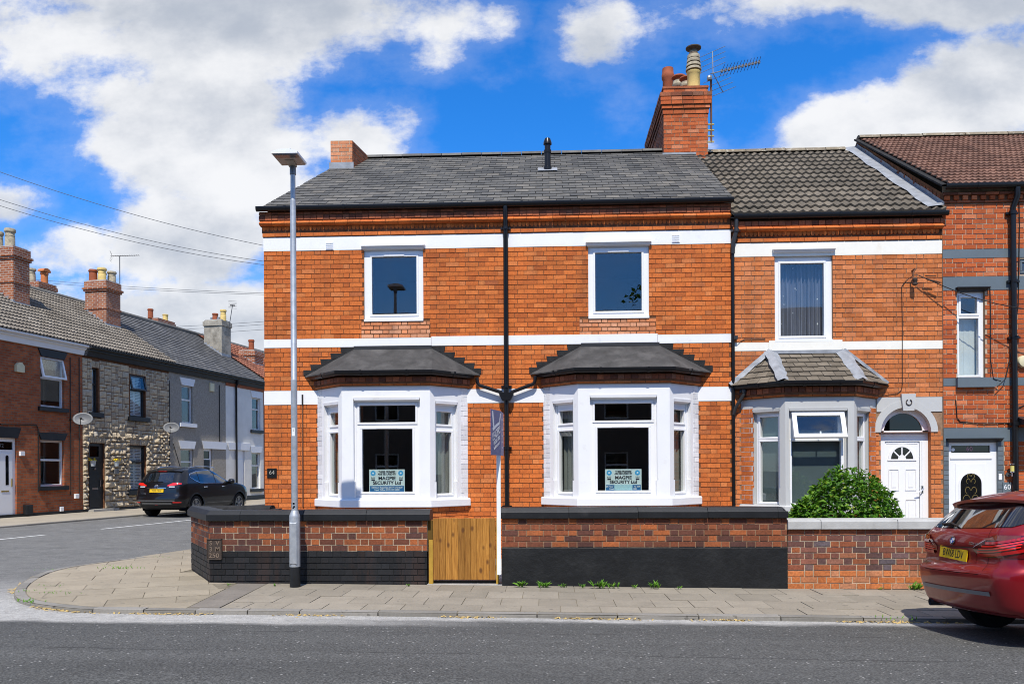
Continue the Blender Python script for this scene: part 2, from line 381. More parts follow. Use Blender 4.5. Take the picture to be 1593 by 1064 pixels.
M_plain('cowl_dark', (.10, .075, .055), .8, .3, .4, 20)
M_plain('stain_soot', (.05, .045, .04), .9, .2, .3, 20)
M_plain('flaunch', (.42, .40, .36), .95, .1, .2, 10, bump=.4)
M_plain('concrete', (.36, .345, .31), .92, .2, .16, 3.5, bump=.4, bscale=90)
M_plain('coping_grey', (.40, .40, .385), .85, .25, .12, 5, bump=.3, bscale=60, dirt=((.22, .21, .19), 4, .58, .8, .6))
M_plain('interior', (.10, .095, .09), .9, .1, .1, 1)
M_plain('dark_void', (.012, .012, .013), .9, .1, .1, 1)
M_plain('steel_dark', (.10, .10, .10), .5, .5, .2, 10, metal=.5)
M_plain('rust', (.14, .06, .03), .8, .3, .3, 30)
M_plain('aerial_metal', (.30, .30, .30), .45, .5, .2, 10, metal=.7)
M_plain('cable_black', (.015, .015, .015), .6, .3, .1, 5)
M_plain('wire_grey', (.10, .105, .11), .6, .3, .1, 5)
M_plain('post_paint', (.74, .76, .74), .5, .4, .06, 6)
M_plain('brass', (.55, .40, .13), .35, .5, .1, 10, metal=.8)
M_plain('chrome', (.62, .63, .65), .18, .5, .03, 5, metal=1.0)
def glass_mat(name, tint=(.94, .96, .95), ior=1.78, rough=0.0, wav=0.0):
    t = NT(name)
    lw = t.n('ShaderNodeLayerWeight'); lw.inputs[0].default_value = .5      # facing: 1 - |cos|
    f0 = ((ior - 1) / (ior + 1)) ** 2
    fac = t.math('ADD', t.math('MULTIPLY', t.math('POWER', lw.outputs['Facing'], 5.0), 1 - f0), f0)
    tr = t.n('ShaderNodeBsdfTransparent'); tr.inputs[0].default_value = tint + (1,)
    gl = t.n('ShaderNodeBsdfAnisotropic') if False else t.n('ShaderNodeBsdfGlossy'); gl.inputs['Roughness'].default_value = rough
    if wav:
        nm = t.bump(t.noise(1.1, 2, .5), wav, .05); t.l(nm, gl.inputs['Normal'])
    m = t.n('ShaderNodeMixShader'); t.l(fac, m.inputs[0]); t.l(tr.outputs[0], m.inputs[1]); t.l(gl.outputs[0], m.inputs[2])
    t.l(m.outputs[0], t.out.inputs[0]); MAT[name] = t.mat; return t.mat
glass_mat('glass', wav=.012)
glass_mat('glass_dark', (.10, .11, .11), 1.6)
# ------------------------------------------------------------------ bricks and other repeated pieces
UNIT = {}
def unit_block(mat):
    """one brick: a unit block without a back, shared by every single brick of that material"""
    if mat not in UNIT:
        b = 0.0
        me = bpy.data.meshes.new('brick')
        v = [(-.5, -.5, 0), (.5, -.5, 0), (.5, .5, 0), (-.5, .5, 0), (-.495, -.47, 1), (.495, -.47, 1), (.495, .47, 1), (-.495, .47, 1)]
        f = [(4, 5, 6, 7), (0, 1, 5, 4), (1, 2, 6, 5), (2, 3, 7, 6), (3, 0, 4, 7)]
        me.from_pydata(v, [], f); me.materials.append(MAT[mat]); me.update(); UNIT[mat] = me
    return UNIT[mat]
def fmat(fr, u, v, d, su=1, sv=1, sd=1):
    M = Matrix(((*(fr.U * su), 0), (*(fr.V * sv), 0), (*(fr.N * sd), 0), (0, 0, 0, 1))).transposed(); M.translation = fr.p(u, v, d); return M
def place(name, me, M, parent):
    o = bpy.data.objects.new(name, me); COL.objects.link(o); o.parent = parent
    o.matrix_parent_inverse = Matrix.Translation(-org(parent)); o.matrix_basis = M; return o
def lay(out, fr, u0, u1, v0, v1, holes=(), mat='brick_orange', ch=.086, L=.229, H=.110, j=.007, proud=.006, bond='flemish', phase=0.0, vis=1.0, jit=.0015):
    n = max(1, round((v1 - v0) / ch)); c = (v1 - v0) / n
    for k in range(n):
        a, b = v0 + k * c, v0 + (k + 1) * c
        iv = [(u0, u1)]
        for h in holes:
            ov = min(b, h[3]) - max(a, h[2])
            if ov > .4 * c:
                nv = []
                for p, q in iv:
                    if h[1] <= p or h[0] >= q: nv.append((p, q)); continue
                    if h[0] > p: nv.append((p, h[0]))
                    if h[1] < q: nv.append((h[1], q))
                iv = nv
        if bond == 'flemish': seq = [L, H]; off = (k % 2) * ((L + H + 2 * j) / 2 + (L - H) / 2 * 0)
        elif bond == 'header': seq = [H]; off = (k % 2) * (H + j) / 2
        elif bond == 'english': seq = [L] if k % 3 else [H]; off = (k % 2) * (L + j) / 2
        else: seq = [L]; off = (k % 2) * (L + j) / 2
        per = sum(seq) + j * len(seq)
        for p, q in iv:
            u = u0 - off - phase - per; i = 0
            while u < q:
                w = seq[i % len(seq)]; a2, b2 = max(u, p), min(u + w, q)
                if b2 - a2 > .03:
                    g = rnd.uniform(-jit, jit)
                    out.append((fr, a2, b2, a + j / 2 + g * .5, b - j / 2 + g * .5, proud + rnd.uniform(-.0025, .0025), mat, vis))
                u += w + j; i += 1
CAMP = Vector((0, 0, CAMZ))
def finish_bricks(parent, specs, limit=300, name='brick'):
    """the bricks that show largest become parts of their own, the rest one joined part"""
    def size(s):
        fr, a, b, c, d, pr, m, vis = s
        P = fr.p((a + b) / 2, (c + d) / 2); D = CAMP - P
        return (b - a) * (d - c) * max(0, D.normalized().dot(fr.N)) / D.length_squared * vis
    specs = sorted(specs, key=size, reverse=True)
    for fr, a, b, c, d, pr, m, vis in specs[:limit]:
        place(name, unit_block(m), fmat(fr, (a + b) / 2, (c + d) / 2, -.02, b - a, d - c, .02 + pr), parent)
    rest = specs[limit:]
    if rest:
        mats = sorted({s[6] for s in rest}); mb = MB()
        for fr, a, b, c, d, pr, m, vis in rest:
            e = min(.004, (d - c) * .03)
            mb.hexa([fr.p(a, c, -.02), fr.p(b, c, -.02), fr.p(b, d, -.02), fr.p(a, d, -.02)],
                    [fr.p(a + e * .4, c + e, pr), fr.p(b - e * .4, c + e, pr), fr.p(b - e * .4, d - e, pr), fr.p(a + e * .4, d - e, pr)], mats.index(m), ('back',))
        mb.build('brickwork', [MAT[m] for m in mats], parent, kind='stuff')
def finish_pieces(parent, name, me, mats4, limit=300, jname='roof_covering', key=None):
    """mats4: list of matrices; the first `limit` by key become objects sharing one mesh, the rest one joined mesh"""
    if key is None: key = lambda M: -(M.translation - CAMP).length
    ms = sorted(mats4, key=key, reverse=True)
    for M in ms[:limit]: place(name, me, M, parent)
    rest = ms[limit:]
    if rest:
        mb = MB(); vs = [v.co.copy() for v in me.vertices]; fs = [tuple(p.vertices) for p in me.polygons]
        for M in rest:
            i = len(mb.v); mb.v += [tuple(M @ v) for v in vs]; mb.f += [tuple(i + k for k in f) for f in fs]
        mb.m = [0] * len(mb.f)
        mb.build(jname, list(me.materials), parent, kind='stuff')

# ------------------------------------------------------------------ windows
def window(parent, fr, u0, u1, v0, v1, panes, d=-.06, mat='upvc', gmat='glass', name='window', depth=.07, sash=.038, proud=.014, sill=True, bead=True):
    """frame with glass openings; panes = [(u0, u1, v0, v1)] in the frame's own plane"""
    mb = MB(); mb.slab(fr, u0, u1, v0, v1, panes, d - depth, d)
    if bead:
        for (a, b, c, e) in panes:
            w = sash
            for (p, q, r_, s_) in ((a - w, b + w, e, e + w), (a - w, b + w, c - w, c), (a - w, a, c, e), (b, b + w, c, e)):
                mb.bbox(fr, p, q, r_, s_, d - .005, d + proud, .006)
    o = mb.build(name, MAT[mat], parent)
    for (a, b, c, e) in panes:
        g = MB(); g.obox(fr, a - .004, b + .004, c - .004, e + .004, d - .032, d - .026); g.build('pane', MAT[gmat], o)
    return o
def rail(mb, fr, u0, u1, v, h, d0, d1, out=.03):
    """a moulded head: widens towards the top"""
    prof = [(0, d0), (0, d0 + .012), (h * .35, d1 * .55), (h * .75, d1 * .8), (h * .8, d1), (h, d1)]
    L = [(u0 + out * (1 - t[0] / h), v + t[0], t[1]) for t in prof]; Rr = [(u1 - out * (1 - t[0] / h), v + t[0], t[1]) for t in prof]
    for k in range(len(prof) - 1):
        mb.face([fr.p(*L[k]), fr.p(*Rr[k]), fr.p(*Rr[k + 1]), fr.p(*L[k + 1])])
        mb.face([fr.p(L[k][0], L[k][1], d0), fr.p(*L[k]), fr.p(*L[k + 1]), fr.p(L[k + 1][0], L[k + 1][1], d0)])
        mb.face([fr.p(*Rr[k]), fr.p(Rr[k][0], Rr[k][1], d0), fr.p(Rr[k + 1][0], Rr[k + 1][1], d0), fr.p(*Rr[k + 1])])
    mb.face([fr.p(*L[-1]), fr.p(*Rr[-1]), fr.p(u1, v + h, d0), fr.p(u0, v + h, d0)])
    mb.face([fr.p(L[0][0], v, d0), fr.p(Rr[0][0], v, d0), fr.p(*Rr[0]), fr.p(*L[0])])
GUT = [(0, .035), (0, -.01), (.012, -.034), (.04, -.047), (.07, -.045), (.092, -.03), (.102, -.004), (.102, .036), (.092, .036), (.090, .0), (.05, -.03), (.012, .0)]

# ------------------------------------------------------------------ roofs
def slate_roof(parent, P0, P1, Q0, Q1, mat, gauge=.2, width=.25, limit=300, name='slate', thick=.012, clip=None, wave=False, jname='slating', roughness=1.0, lift=.012):
    """P0-P1 eaves (left, right), Q0-Q1 ridge; pieces clipped to the sides by dropping and narrowing"""
    P0, P1, Q0, Q1 = map(Vector, (P0, P1, Q0, Q1))
    U = (P1 - P0).normalized(); S = ((Q0 + Q1) / 2 - (P0 + P1) / 2); S = (S - U * S.dot(U)); SL = S.length; V = S.normalized()
    fr = Fr(P0, U, V); n = round(SL / gauge); g = SL / n
    out = []
    for k in range(n):
        t0, t1 = k / n, (k + 1) / n
        e0 = P0.lerp(Q0, t0); e1 = P1.lerp(Q1, t0); f0 = P0.lerp(Q0, t1); f1 = P1.lerp(Q1, t1)
        a = max((e0 - P0).dot(U), (f0 - P0).dot(U)) if not wave else ((e0 - P0).dot(U) + (f0 - P0).dot(U)) / 2
        b = min((e1 - P0).dot(U), (f1 - P0).dot(U)) if not wave else ((e1 - P0).dot(U) + (f1 - P0).dot(U)) / 2
        if not wave: a -= width * .15; b += width * .15
        off = (k % 2) * width / 2 if not wave else 0.0
        u = math.floor((a - off) / width) * width + off
        while u < b - .02:
            p, q = max(u, a), min(u + width, b)
            if q - p > .04:
                if clip is None or not clip((p + q) / 2, (k + .5) * g):
                    gap = .009 if not wave else 0.0
                    tilt = lift / g
                    dv = rnd.uniform(-.014, .010) * roughness
                    du = rnd.uniform(-.002, .002)
                    fr2 = Fr(fr.p((p + q) / 2, k * g + dv - .01, lift + rnd.uniform(-.0015, .003) * roughness), U + V * rnd.uniform(-.016, .016) * roughness, (V - fr.N * tilt * 1.0))
                    out.append(Matrix(((*(fr2.U * (q - p - gap)), 0), (*(fr2.V * (g * 1.12)), 0), (*(fr2.N * 1.0), 0), (0, 0, 0, 1))).transposed())
                    out[-1].translation = fr2.O
            u += width
    me = bpy.data.meshes.new(name)
    if not wave:
        v = [(-.5, 0, -thick), (.5, 0, -thick), (.5, 1, -thick), (-.5, 1, -thick), (-.5, 0, 0), (.5, 0, 0), (.5, 1, 0), (-.5, 1, 0)]
        me.from_pydata(v, [], [(4, 5, 6, 7), (0, 1, 5, 4), (1, 2, 6, 5), (3, 0, 4, 7)])
    else:
        N_, H_ = wave; m = 16 if N_ > 1 else 8; vv = []; ff = []
        for i in range(m + 1):
            x = -.5 + i / m; ph = (i / m * N_) % 1.0
            h = H_ * (0.5 + 0.5 * math.cos(2 * math.pi * ph)) ** 1.3
            vv += [(x, .01, h - .055), (x, 0, h), (x, 1, h)]
        for i in range(m):
            a = i * 3; ff += [(a, a + 3, a + 4, a + 1), (a + 1, a + 4, a + 5, a + 2)]
        me.from_pydata(vv, [], ff)
    me.materials.append(MAT[mat]); me.update()
    finish_pieces(parent, name, me, out, limit, jname)
    return fr
def M_slate(name, stops, lich=None, rough=.75, mossy=None, spec=.35):
    t = NT(name); r = t.rand(); c = t.ramp(r, stops)
    c = t.mix(1.0, c, t.range(t.noise(6, 5, .65), .3, .7, .78, 1.2), 'MULTIPLY')
    c = t.mix(1.0, c, t.range(t.noise(0.7, 4, .6), .3, .7, .85, 1.15), 'MULTIPLY')
    c = t.mix(t.range(t.noise(45, 3, .6), .62, .75, 0, .35), c, (.26, .25, .23))
    if lich: c = t.mix(t.range(t.noise(lich[1], 4, .6), lich[2], lich[2] + .04, 0, .85), c, lich[0])
    if mossy: c = t.mix(t.range(t.noise(mossy[1], 4, .6), mossy[2], mossy[2] + .03, 0, .9), c, mossy[0])
    t.bsdf(c, rough, spec, 0, t.bump(t.noise(50, 4, .6), .3, .006)); MAT[name] = t.mat
M_slate('slate', [(0, (.060, .059, .056)), (.3, (.085, .082, .075)), (.7, (.108, .103, .092)), (.92, (.142, .130, .110)), (1, (.066, .065, .062))])
M_slate('slate_far', [(0, (.085, .085, .087)), (.5, (.115, .115, .115)), (1, (.15, .147, .14))])
M_slate('slate_far_dark', [(0, (.055, .055, .055)), (.5, (.075, .074, .072)), (1, (.10, .098, .092))])
M_slate('tile_brown', [(0, (.105, .088, .065)), (.5, (.138, .115, .085)), (1, (.17, .143, .107))], lich=((.30, .29, .26), 9, .69), mossy=((.45, .26, .03), 3.1, .735), rough=.9)
M_slate('tile_red', [(0, (.135, .070, .048)), (.5, (.175, .090, .060)), (1, (.225, .120, .082))], rough=.9)
M_slate('tile_far', [(0, (.145, .125, .10)), (.5, (.18, .157, .127)), (1, (.21, .185, .15))], lich=((.33, .31, .28), 5, .68), rough=.9)
M_slate('tile_orange', [(0, (.20, .075, .045)), (.5, (.26, .10, .06)), (1, (.31, .13, .08))], rough=.9)
M_slate('ridge_grey', [(0, (.10, .097, .09)), (1, (.15, .145, .13))], rough=.9)
M_slate('ridge_brown', [(0, (.17, .14, .10)), (1, (.23, .19, .13))], lich=((.36, .33, .26), 12, .58), rough=.9)
def ridge_tiles(parent, A, B, mat, L=.45, r=.13, limit=300):
    A, B = Vector(A), Vector(B); n = max(1, round((B - A).length / L)); U = (B - A).normalized()
    side = U.cross(Vector((0, 0, 1)))
    me = bpy.data.meshes.new('ridge_tile'); vv = []; ff = []
    for x in (-.5, .5):
        for i in range(7):
            w = math.pi * i / 6; vv.append((x, r * math.cos(w), r * .75 * math.sin(w) - .03))
    for i in range(6): ff.append((i, i + 1, i + 8, i + 7))
    ff += [tuple(range(6, -1, -1)), tuple(range(7, 14))]
    me.from_pydata(vv, [], ff); me.materials.append(MAT[mat]); me.update(); me.shade_smooth(); me.set_sharp_from_angle(angle=R(50))
    for k in range(n):
        c = A.lerp(B, (k + .5) / n); l = (B - A).length / n - .012
        M = Matrix(((*(U * l), 0), (*(-side), 0), (0, 0, 1, 0), (0, 0, 0, 1))).transposed(); M.translation = c + Vector((0, 0, rnd.uniform(-.006, .006)))
        place('ridge_tile', me, M, parent)

# ------------------------------------------------------------------ chimneys
def pot(parent, c, h, r, mat, style='plain', name='chimney_pot'):
    mb = MB()
    if style == 'plain': pr = [(r * 1.02, 0), (r, h * .1), (r * .95, h * .8), (r * 1.12, h * .83), (r * 1.15, h * .9), (r * 1.05, h * .92), (r * 1.02, h), (r * .8, h), (r * .78, h * .9)]
    elif style == 'banded': pr = [(r * .98, 0), (r * .95, h * .55), (r * .88, h * .6), (r * .95, h * .64), (r * .86, h * .68), (r * .88, h * .8), (r * 1.08, h * .84), (r * 1.12, h * .93), (r * 1.0, h), (r * .75, h), (r * .72, h * .9)]
    mb.lathe(c, pr, 18); return mb.build(name, MAT[mat], parent, smooth=40)
# ------------------------------------------------------------------ ground
def M_road():
    t = NT('asphalt')
    p = t.pos()
    c = t.ramp(t.noise(55, 3, .7), [(.36, (.036, .0365, .035)), (.5, (.076, .0765, .073)), (.64, (.128, .1285, .123))])
    c = t.mix(1.0, c, t.range(t.noise(.55, 5, .6, stretch=(.22, 2.6, 1)), .32, .68, .86, 1.16), 'MULTIPLY')
    c = t.mix(1.0, c, t.range(t.noise(9, 4, .65), .3, .7, .90, 1.12), 'MULTIPLY')
    v = t.n('ShaderNodeTexVoronoi', feature='F1'); v.inputs['Scale'].default_value = 22; t.l(p, v.inputs['Vector'])
    vc = t.n('ShaderNodeSeparateColor'); t.l(v.outputs['Color'], vc.inputs[0])
    sp = t.math('MULTIPLY', t.math('LESS_THAN', v.outputs['Distance'], .20), t.math('GREATER_THAN', vc.outputs[0], .86))
    c = t.mix(t.math('MULTIPLY', sp, .8), c, (.40, .39, .37))
    # pale dust and grit lying along the kerbs and round the corner
    xy = t.n('ShaderNodeSeparateXYZ'); t.l(p, xy.inputs[0])
    nz = t.noise(1.3, 5, .65); nz2 = t.noise(7, 4, .7)
    yy = t.math('ADD', xy.outputs[1], t.math('MULTIPLY', t.math('SUBTRACT', nz, .5), .45))
    band = t.math('MULTIPLY', t.range(yy, 8.62, 8.84), t.range(xy.outputs[0], -9, -5.0, .85, 1))
    # wider on the left near the junction mouth
    wide = t.math('MULTIPLY', t.range(t.math('ADD', xy.outputs[1], t.math('MULTIPLY', t.math('SUBTRACT', nz, .5), .35)), 8.22, 8.42), t.range(xy.outputs[0], -.5, -3.0))
    band = t.math('MAXIMUM', band, wide)
    south = t.range(xy.outputs[1], 12.5, 9.6)
    side = t.math('MULTIPLY', t.range(t.noise(2.5, 5, .7), .3, .7, .12, .36), t.range(xy.outputs[1], 8.6, 10.5))
    fac = t.math('MULTIPLY', t.math('MAXIMUM', t.math('MULTIPLY', band, south), side), t.range(nz2, .25, .65, .55, 1.0))
    c = t.mix(fac, c, t.mix(1.0, (.42, .41, .385), t.range(t.noise(60, 3, .7), .35, .65, .6, 1.25), 'MULTIPLY'))
    # a wandering crack and a seam along the main road
    for y_, k_, w_ in ((6.75, .012, .010), (7.9, -.02, .006)):
        e = t.math('ABSOLUTE', t.math('SUBTRACT', t.math('ADD', xy.outputs[1], t.math('MULTIPLY', xy.outputs[0], k_)), t.math('ADD', t.math('MULTIPLY', t.noise(1.7, 5, .6), .22), y_ - .11)))
        c = t.mix(t.math('MULTIPLY', t.range(e, w_, w_ * 2.2, 1, 0), t.range(t.noise(.8, 3, .5), .42, .55, 0, .65)), c, (.022, .022, .021))
    t.bsdf(c, .9, .3, 0, t.bump(t.noise(48, 4, .65), .8, .012)); MAT['asphalt'] = t.mat
M_road()
def M_slabmat(name, a, b, sc=1.0):
    t = NT(name); r = t.rand()
    c = t.ramp(r, [(0, a), (.5, tuple((x + y) / 2 for x, y in zip(a, b))), (1, b)])
    c = t.mix(1.0, c, t.range(t.noise(2.2, 5, .65), .3, .7, .86, 1.12), 'MULTIPLY')
    c = t.mix(1.0, c, t.range(t.noise(40, 4, .7), .3, .7, .88, 1.1), 'MULTIPLY')
    c = t.mix(t.range(t.noise(60, 2, .5), .68, .72, 0, .45), c, (.16, .15, .13)); c = t.mix(t.range(t.noise(14, 1, .3), .74, .755, 0, .6), c, (.09, .085, .075)); c = t.mix(t.range(t.noise(1.1, 5, .7), .55, .75, 0, .35), c, (.13, .115, .09))
    t.bsdf(c, .93, .2, 0, t.bump(t.noise(110, 3, .6), .35, .004)); MAT[name] = t.mat
M_slabmat('paving', (.225, .20, .158), (.285, .252, .20))
M_slabmat('paving_corner', (.255, .22, .163), (.32, .275, .205))
M_slabmat('kerb_granite', (.185, .175, .155), (.25, .235, .21))
M_slabmat('patch_tarmac', (.185, .165, .14), (.20, .18, .155))
M_plain('bedding', (.185, .162, .122), 1, .05, .3, 6)
M_plain('yard_concrete', (.30, .285, .255), .95, .1, .2, 2, bump=.3)
M_plain('road_paint', (.62, .62, .60), .8, .3, .2, 14, dirt=((.20, .20, .20), 16, .55, .8, .5))
M_plain('dry_grass', (.46, .33, .13), .95, .1, .35, 30)

KY, WY, FY = 9.02, 11.17, 14.5           # kerb face, boundary wall face, house face
mb = MB()
def rdz(x, y): return gz(x) - .05 + .05 * max(0, min(9.0 - y, 3.2)) - .05 * max(0, min(2.8 - y, 3.2))     # the road is cambered
xs = [-300, -25, -12, -6, 0, 6, 12, 25, 300]; ys = [-200, -20, -.4, 2.8, 4.2, 5.0, 5.8, 6.6, 7.4, 8.2, 9.0, 12, 40, 400]
for a, b in zip(xs, xs[1:]):
    for c, d in zip(ys, ys[1:]): mb.face([(a, c, rdz(a, c)), (b, c, rdz(b, c)), (b, d, rdz(b, d)), (a, d, rdz(a, d))])
struct(mb.build('road', MAT['asphalt'], weld=True, smooth=30))

def clip_poly(poly, a, b):
    """keep what lies to the left of a -> b"""
    out = []
    def sd(p): return (b[0] - a[0]) * (p[1] - a[1]) - (b[1] - a[1]) * (p[0] - a[0])
    for i, p in enumerate(poly):
        q = poly[(i + 1) % len(poly)]; s, t = sd(p), sd(q)
        if s >= 0: out.append(p)
        if s * t < 0:
            k = s / (s - t); out.append((p[0] + (q[0] - p[0]) * k, p[1] + (q[1] - p[1]) * k))
    return out
def area(poly): return abs(sum(poly[i][0] * poly[(i + 1) % len(poly)][1] - poly[(i + 1) % len(poly)][0] * poly[i][1] for i in range(len(poly)))) / 2

SD = Vector((math.sin(R(9.5)), math.cos(R(9.5)), 0))           # direction of the side street
SN = Vector((SD.y, -SD.x, 0))
# kerb line: the side street, the rounded corner, then the front street
KPX = [(284.7, 859), (144.6, 877), (78, 886.5), (39, 903), (21, 919), (23, 931), (40, 938), (81, 944), (127, 949), (178, 952.5), (271, 954)]
KP = [atg(x, y, -.02) for x, y in KPX]
end = KP[0] + SD * 26
KP = [end, KP[0]] + KP[1:]
fixed = []
for p in KP: fixed.append((p.x, max(p.y, KY - .02)))
fixed = [q for q in fixed] + [(-3.2, KY), (30, KY)]
# smooth the corner a little
def chaikin(P, n=2):
    for _ in range(n):
        Q = [P[0]]
        for a, b in zip(P, P[1:]):
            Q += [(a[0] * .75 + b[0] * .25, a[1] * .75 + b[1] * .25), (a[0] * .25 + b[0] * .75, a[1] * .25 + b[1] * .75)]
        Q.append(P[-1]); P = Q
    return P
corner = chaikin(fixed[1:-1], 2)
KERB = [fixed[0]] + corner + [fixed[-1]]
# resample by length
def resample(P, step):
    out = [Vector((*P[0], 0))]; acc = 0
    for a, b in zip(P, P[1:]):
        a, b = Vector((*a, 0)), Vector((*b, 0)); L = (b - a).length; t = step - acc
        while t <= L: out.append(a.lerp(b, t / L)); t += step
        acc = (acc + L) % step if L + acc >= step else acc + L
    return out
KR = resample(KERB, .15)
pav = None
mb = MB()
# bedding under the slabs: from the kerb back to the far side of the yards
inner = [(p.x, p.y) for p in KR]
top = [(end.x + 9, end.y)]
poly = inner + [(30, 40), (end.x + 3, 40)]
mb.face([(x, y, gz(x) - .006) for x, y in reversed(poly)] if area(poly) else [])
pav = struct(mb.build('pavement', MAT['bedding']))
bm = bmesh.new(); bm.from_mesh(pav.data); bmesh.ops.triangulate(bm, faces=bm.faces); bmesh.ops.recalc_face_normals(bm, faces=bm.faces)
if sum(f.normal.z for f in bm.faces) < 0: bmesh.ops.reverse_faces(bm, faces=bm.faces)
bm.to_mesh(pav.data); bm.free()
# kerb stones
k = 0; stone = 6; nk = 0
while k < len(KR) - 1:
    straight = KR[k].y < KY + .02 and KR[k].x > -3.0
    m = stone if straight else 4
    seg = KR[k:min(len(KR), k + m + 1)]
    if len(seg) >= 2 and seg[0].x < 13 and (seg[0].y < 24):
        seg = [seg[0].lerp(seg[1], .04)] + seg[1:-1] + [seg[-1].lerp(seg[-2], .04)]
        g = MB(); jz = rnd.uniform(-.006, .004)
        flip = seg
        g.sweep([(p.x, p.y, gz(p.x) + jz) for p in flip], [(-.125, -.08), (0.004, -.08), (.0, -.012), (-.012, .0), (-.125, .002)])
        g.build('kerb_stone', MAT['kerb_granite'], pav)
    k += m
# slabs on the front pavement, four rows
WALLC = [(-4.77, WY), (-5.68, 12.6)]
def slab_obj(poly, mat, h=.0, name='paving_slab'):
    if len(poly) < 3 or area(poly) < .012: return
    cx = sum(p[0] for p in poly) / len(poly); cy = sum(p[1] for p in poly) / len(poly)
    sh = [(cx + (x - cx) * (1 - .007 / max(.1, math.hypot(x - cx, y - cy))), cy + (y - cy) * (1 - .007 / max(.1, math.hypot(x - cx, y - cy)))) for x, y in poly]
    g = MB(); tl = (rnd.uniform(-.006, .006), rnd.uniform(-.006, .006)); hz = h + rnd.uniform(-.002, .003)
    n = len(sh); T = [(x, y, gz(x) + hz + tl[0] * (x - cx) + tl[1] * (y - cy)) for x, y in sh]
    B = [(x, y, z - .03) for x, y, z in T]
    g.face(T)
    for i in range(n): g.face([B[i], B[(i + 1) % n], T[(i + 1) % n], T[i]])
    g.build(name, MAT[mat], pav)
SL = (-4.16, -3.80, -4.36, -3.95)      # tarmac strip: left and right at the kerb, left and right at the wall
y = KY + .128; rows = [.40, .52, .55, .60]; x_lim = -3.35
for ri, rw in enumerate(rows):
    y1 = min(y + rw, WY - .005) if ri < 3 else WY - .004
    x = -4.9 + (ri % 2) * .22 + rnd.uniform(-.03, .03)
    while x < 11.5:
        w = .46
        poly = [(x, y), (x + w, y), (x + w, y1), (x, y1)]
        # the slanting end of the rows near the corner, where a strip of dark tarmac crosses
        poly = clip_poly(poly, (SL[3] + .02, WY), (SL[1] + .02, KY))
        if poly: slab_obj(poly, 'paving')
        x += w
    y = y1
slab_obj([(SL[0], KY + .13), (SL[1], KY + .13), (SL[3], WY - .02), (SL[2], WY - .02)], 'patch_tarmac', -.001, 'tarmac_strip')
# corner slabs, laid on a slant
reg = [(p.x, p.y) for p in KR if p.x < -3.9 and p.y < 24]
ang = R(24); ca, sa = math.cos(ang), math.sin(ang)
kin = []
for i, p in enumerate(KR):
    a, b = KR[max(0, i - 1)], KR[min(len(KR) - 1, i + 1)]; t = (b - a).normalized(); nrm = Vector((t.y, -t.x, 0)); kin.append(p - nrm * .135)
hp_ = [(p.x, p.y) for p in kin if p.x < -3.0 and p.y < 26]; hull = []
for q in hp_:            # keep only the convex outline
    while len(hull) > 1 and (hull[-1][0] - hull[-2][0]) * (q[1] - hull[-2][1]) - (hull[-1][1] - hull[-2][1]) * (q[0] - hull[-2][0]) < 1e-6: hull.pop()
    hull.append(q)
def corner_cells():
    s = .50; w = .78
    for i in range(-26, 40):
        for j in range(-30, 40):
            o = (i % 2) * w / 2
            c = [(j * w + o, i * s), (j * w + o + w, i * s), (j * w + o + w, i * s + s), (j * w + o, i * s + s)]
            yield [(-6 + x * ca - y * sa, 11 + x * sa + y * ca) for x, y in c]
def side_of(p, a, b): return (b[0] - a[0]) * (p[1] - a[1]) - (b[1] - a[1]) * (p[0] - a[0])
for cell in corner_cells():
    P = cell
    cx = sum(p[0] for p in P) / 4; cy = sum(p[1] for p in P) / 4
    if not (-12 < cx < -3 and KY - .6 < cy < 20): continue
    for a, b in zip(hull, hull[1:]):       # travel order of the kerb keeps the pavement on its left
        P = clip_poly(P, a, b)
        if not P: break
    if not P: continue
    # left of the tarmac strip
    q = clip_poly(P, (SL[0] - .02, KY + .1), (SL[2] - .02, WY))
    if not q: continue
    P = q
    # in front of the walls
    A, B = WALLC
    if cy > 12.6: P = clip_poly(P, (-5.66, 12.6), (-5.66 + SD.x * 9, 12.6 + SD.y * 9))
    elif cx < -4.6: P = clip_poly(P, A, B) if side_of((-9, 11), A, B) > 0 else clip_poly(P, B, A)
    else: P = clip_poly(P, (0, WY - .004), (-10, WY - .004)) if False else clip_poly(P, (-10, WY - .004), (0, WY - .004)) if side_of((-4, 9), (-10, WY), (0, WY)) > 0 else clip_poly(P, (0, WY - .004), (-10, WY - .004))
    if P: slab_obj(P, 'paving_corner', -.001)
# yards behind the boundary walls
mb = MB(); mb.face([(-4.68, WY + .1, gz(-4.7) + .004), (12, WY + .1, gz(12) + .004), (12, 15.2, gz(12) + .004), (-5.0, 15.2, gz(-5.2) + .004), (-5.5, 12.75, gz(-5.5) + .004)])
struct(mb.build('yard', MAT['yard_concrete']))
# ------------------------------------------------------------------ the corner house
FF = Fr((0, FY, 0), (1, 0, 0))
def fx(px, py=600, Y=FY): return at(px, py, Y).x
def fz(py, px=774, Y=FY): return at(px, py, Y).z
HL, HR = fx(411.3, 560), fx(1137.3, 560)
NXR = fx(1466, 560)                       # right edge of the middle house
SKEW = math.tan(R(9.5))                   # the gable follows the side street
B1 = (fz(385.2), fz(364.2)); B2 = (fz(537.2), fz(524.0)); B3 = (fz(626.7), fz(605.0))     # white bands (bottom, top)
EAVE = fz(330, 500) ; YB = FY - .6
house = thing('brick_house', 'orange brick corner house with two white bay windows and slate roof', 'house', ((HL + HR) / 2, FY, 0))
def upper_window(px0, px1, py0, py1, g0, g1, gy0, gy1):
    pm = (px0 + px1) / 2
    return (fx(px0, 450), fx(px1, 450), fz(py1, pm), fz(py0, pm)), (fx(g0, 450), fx(g1, 450), fz(gy1, pm), fz(gy0, pm))
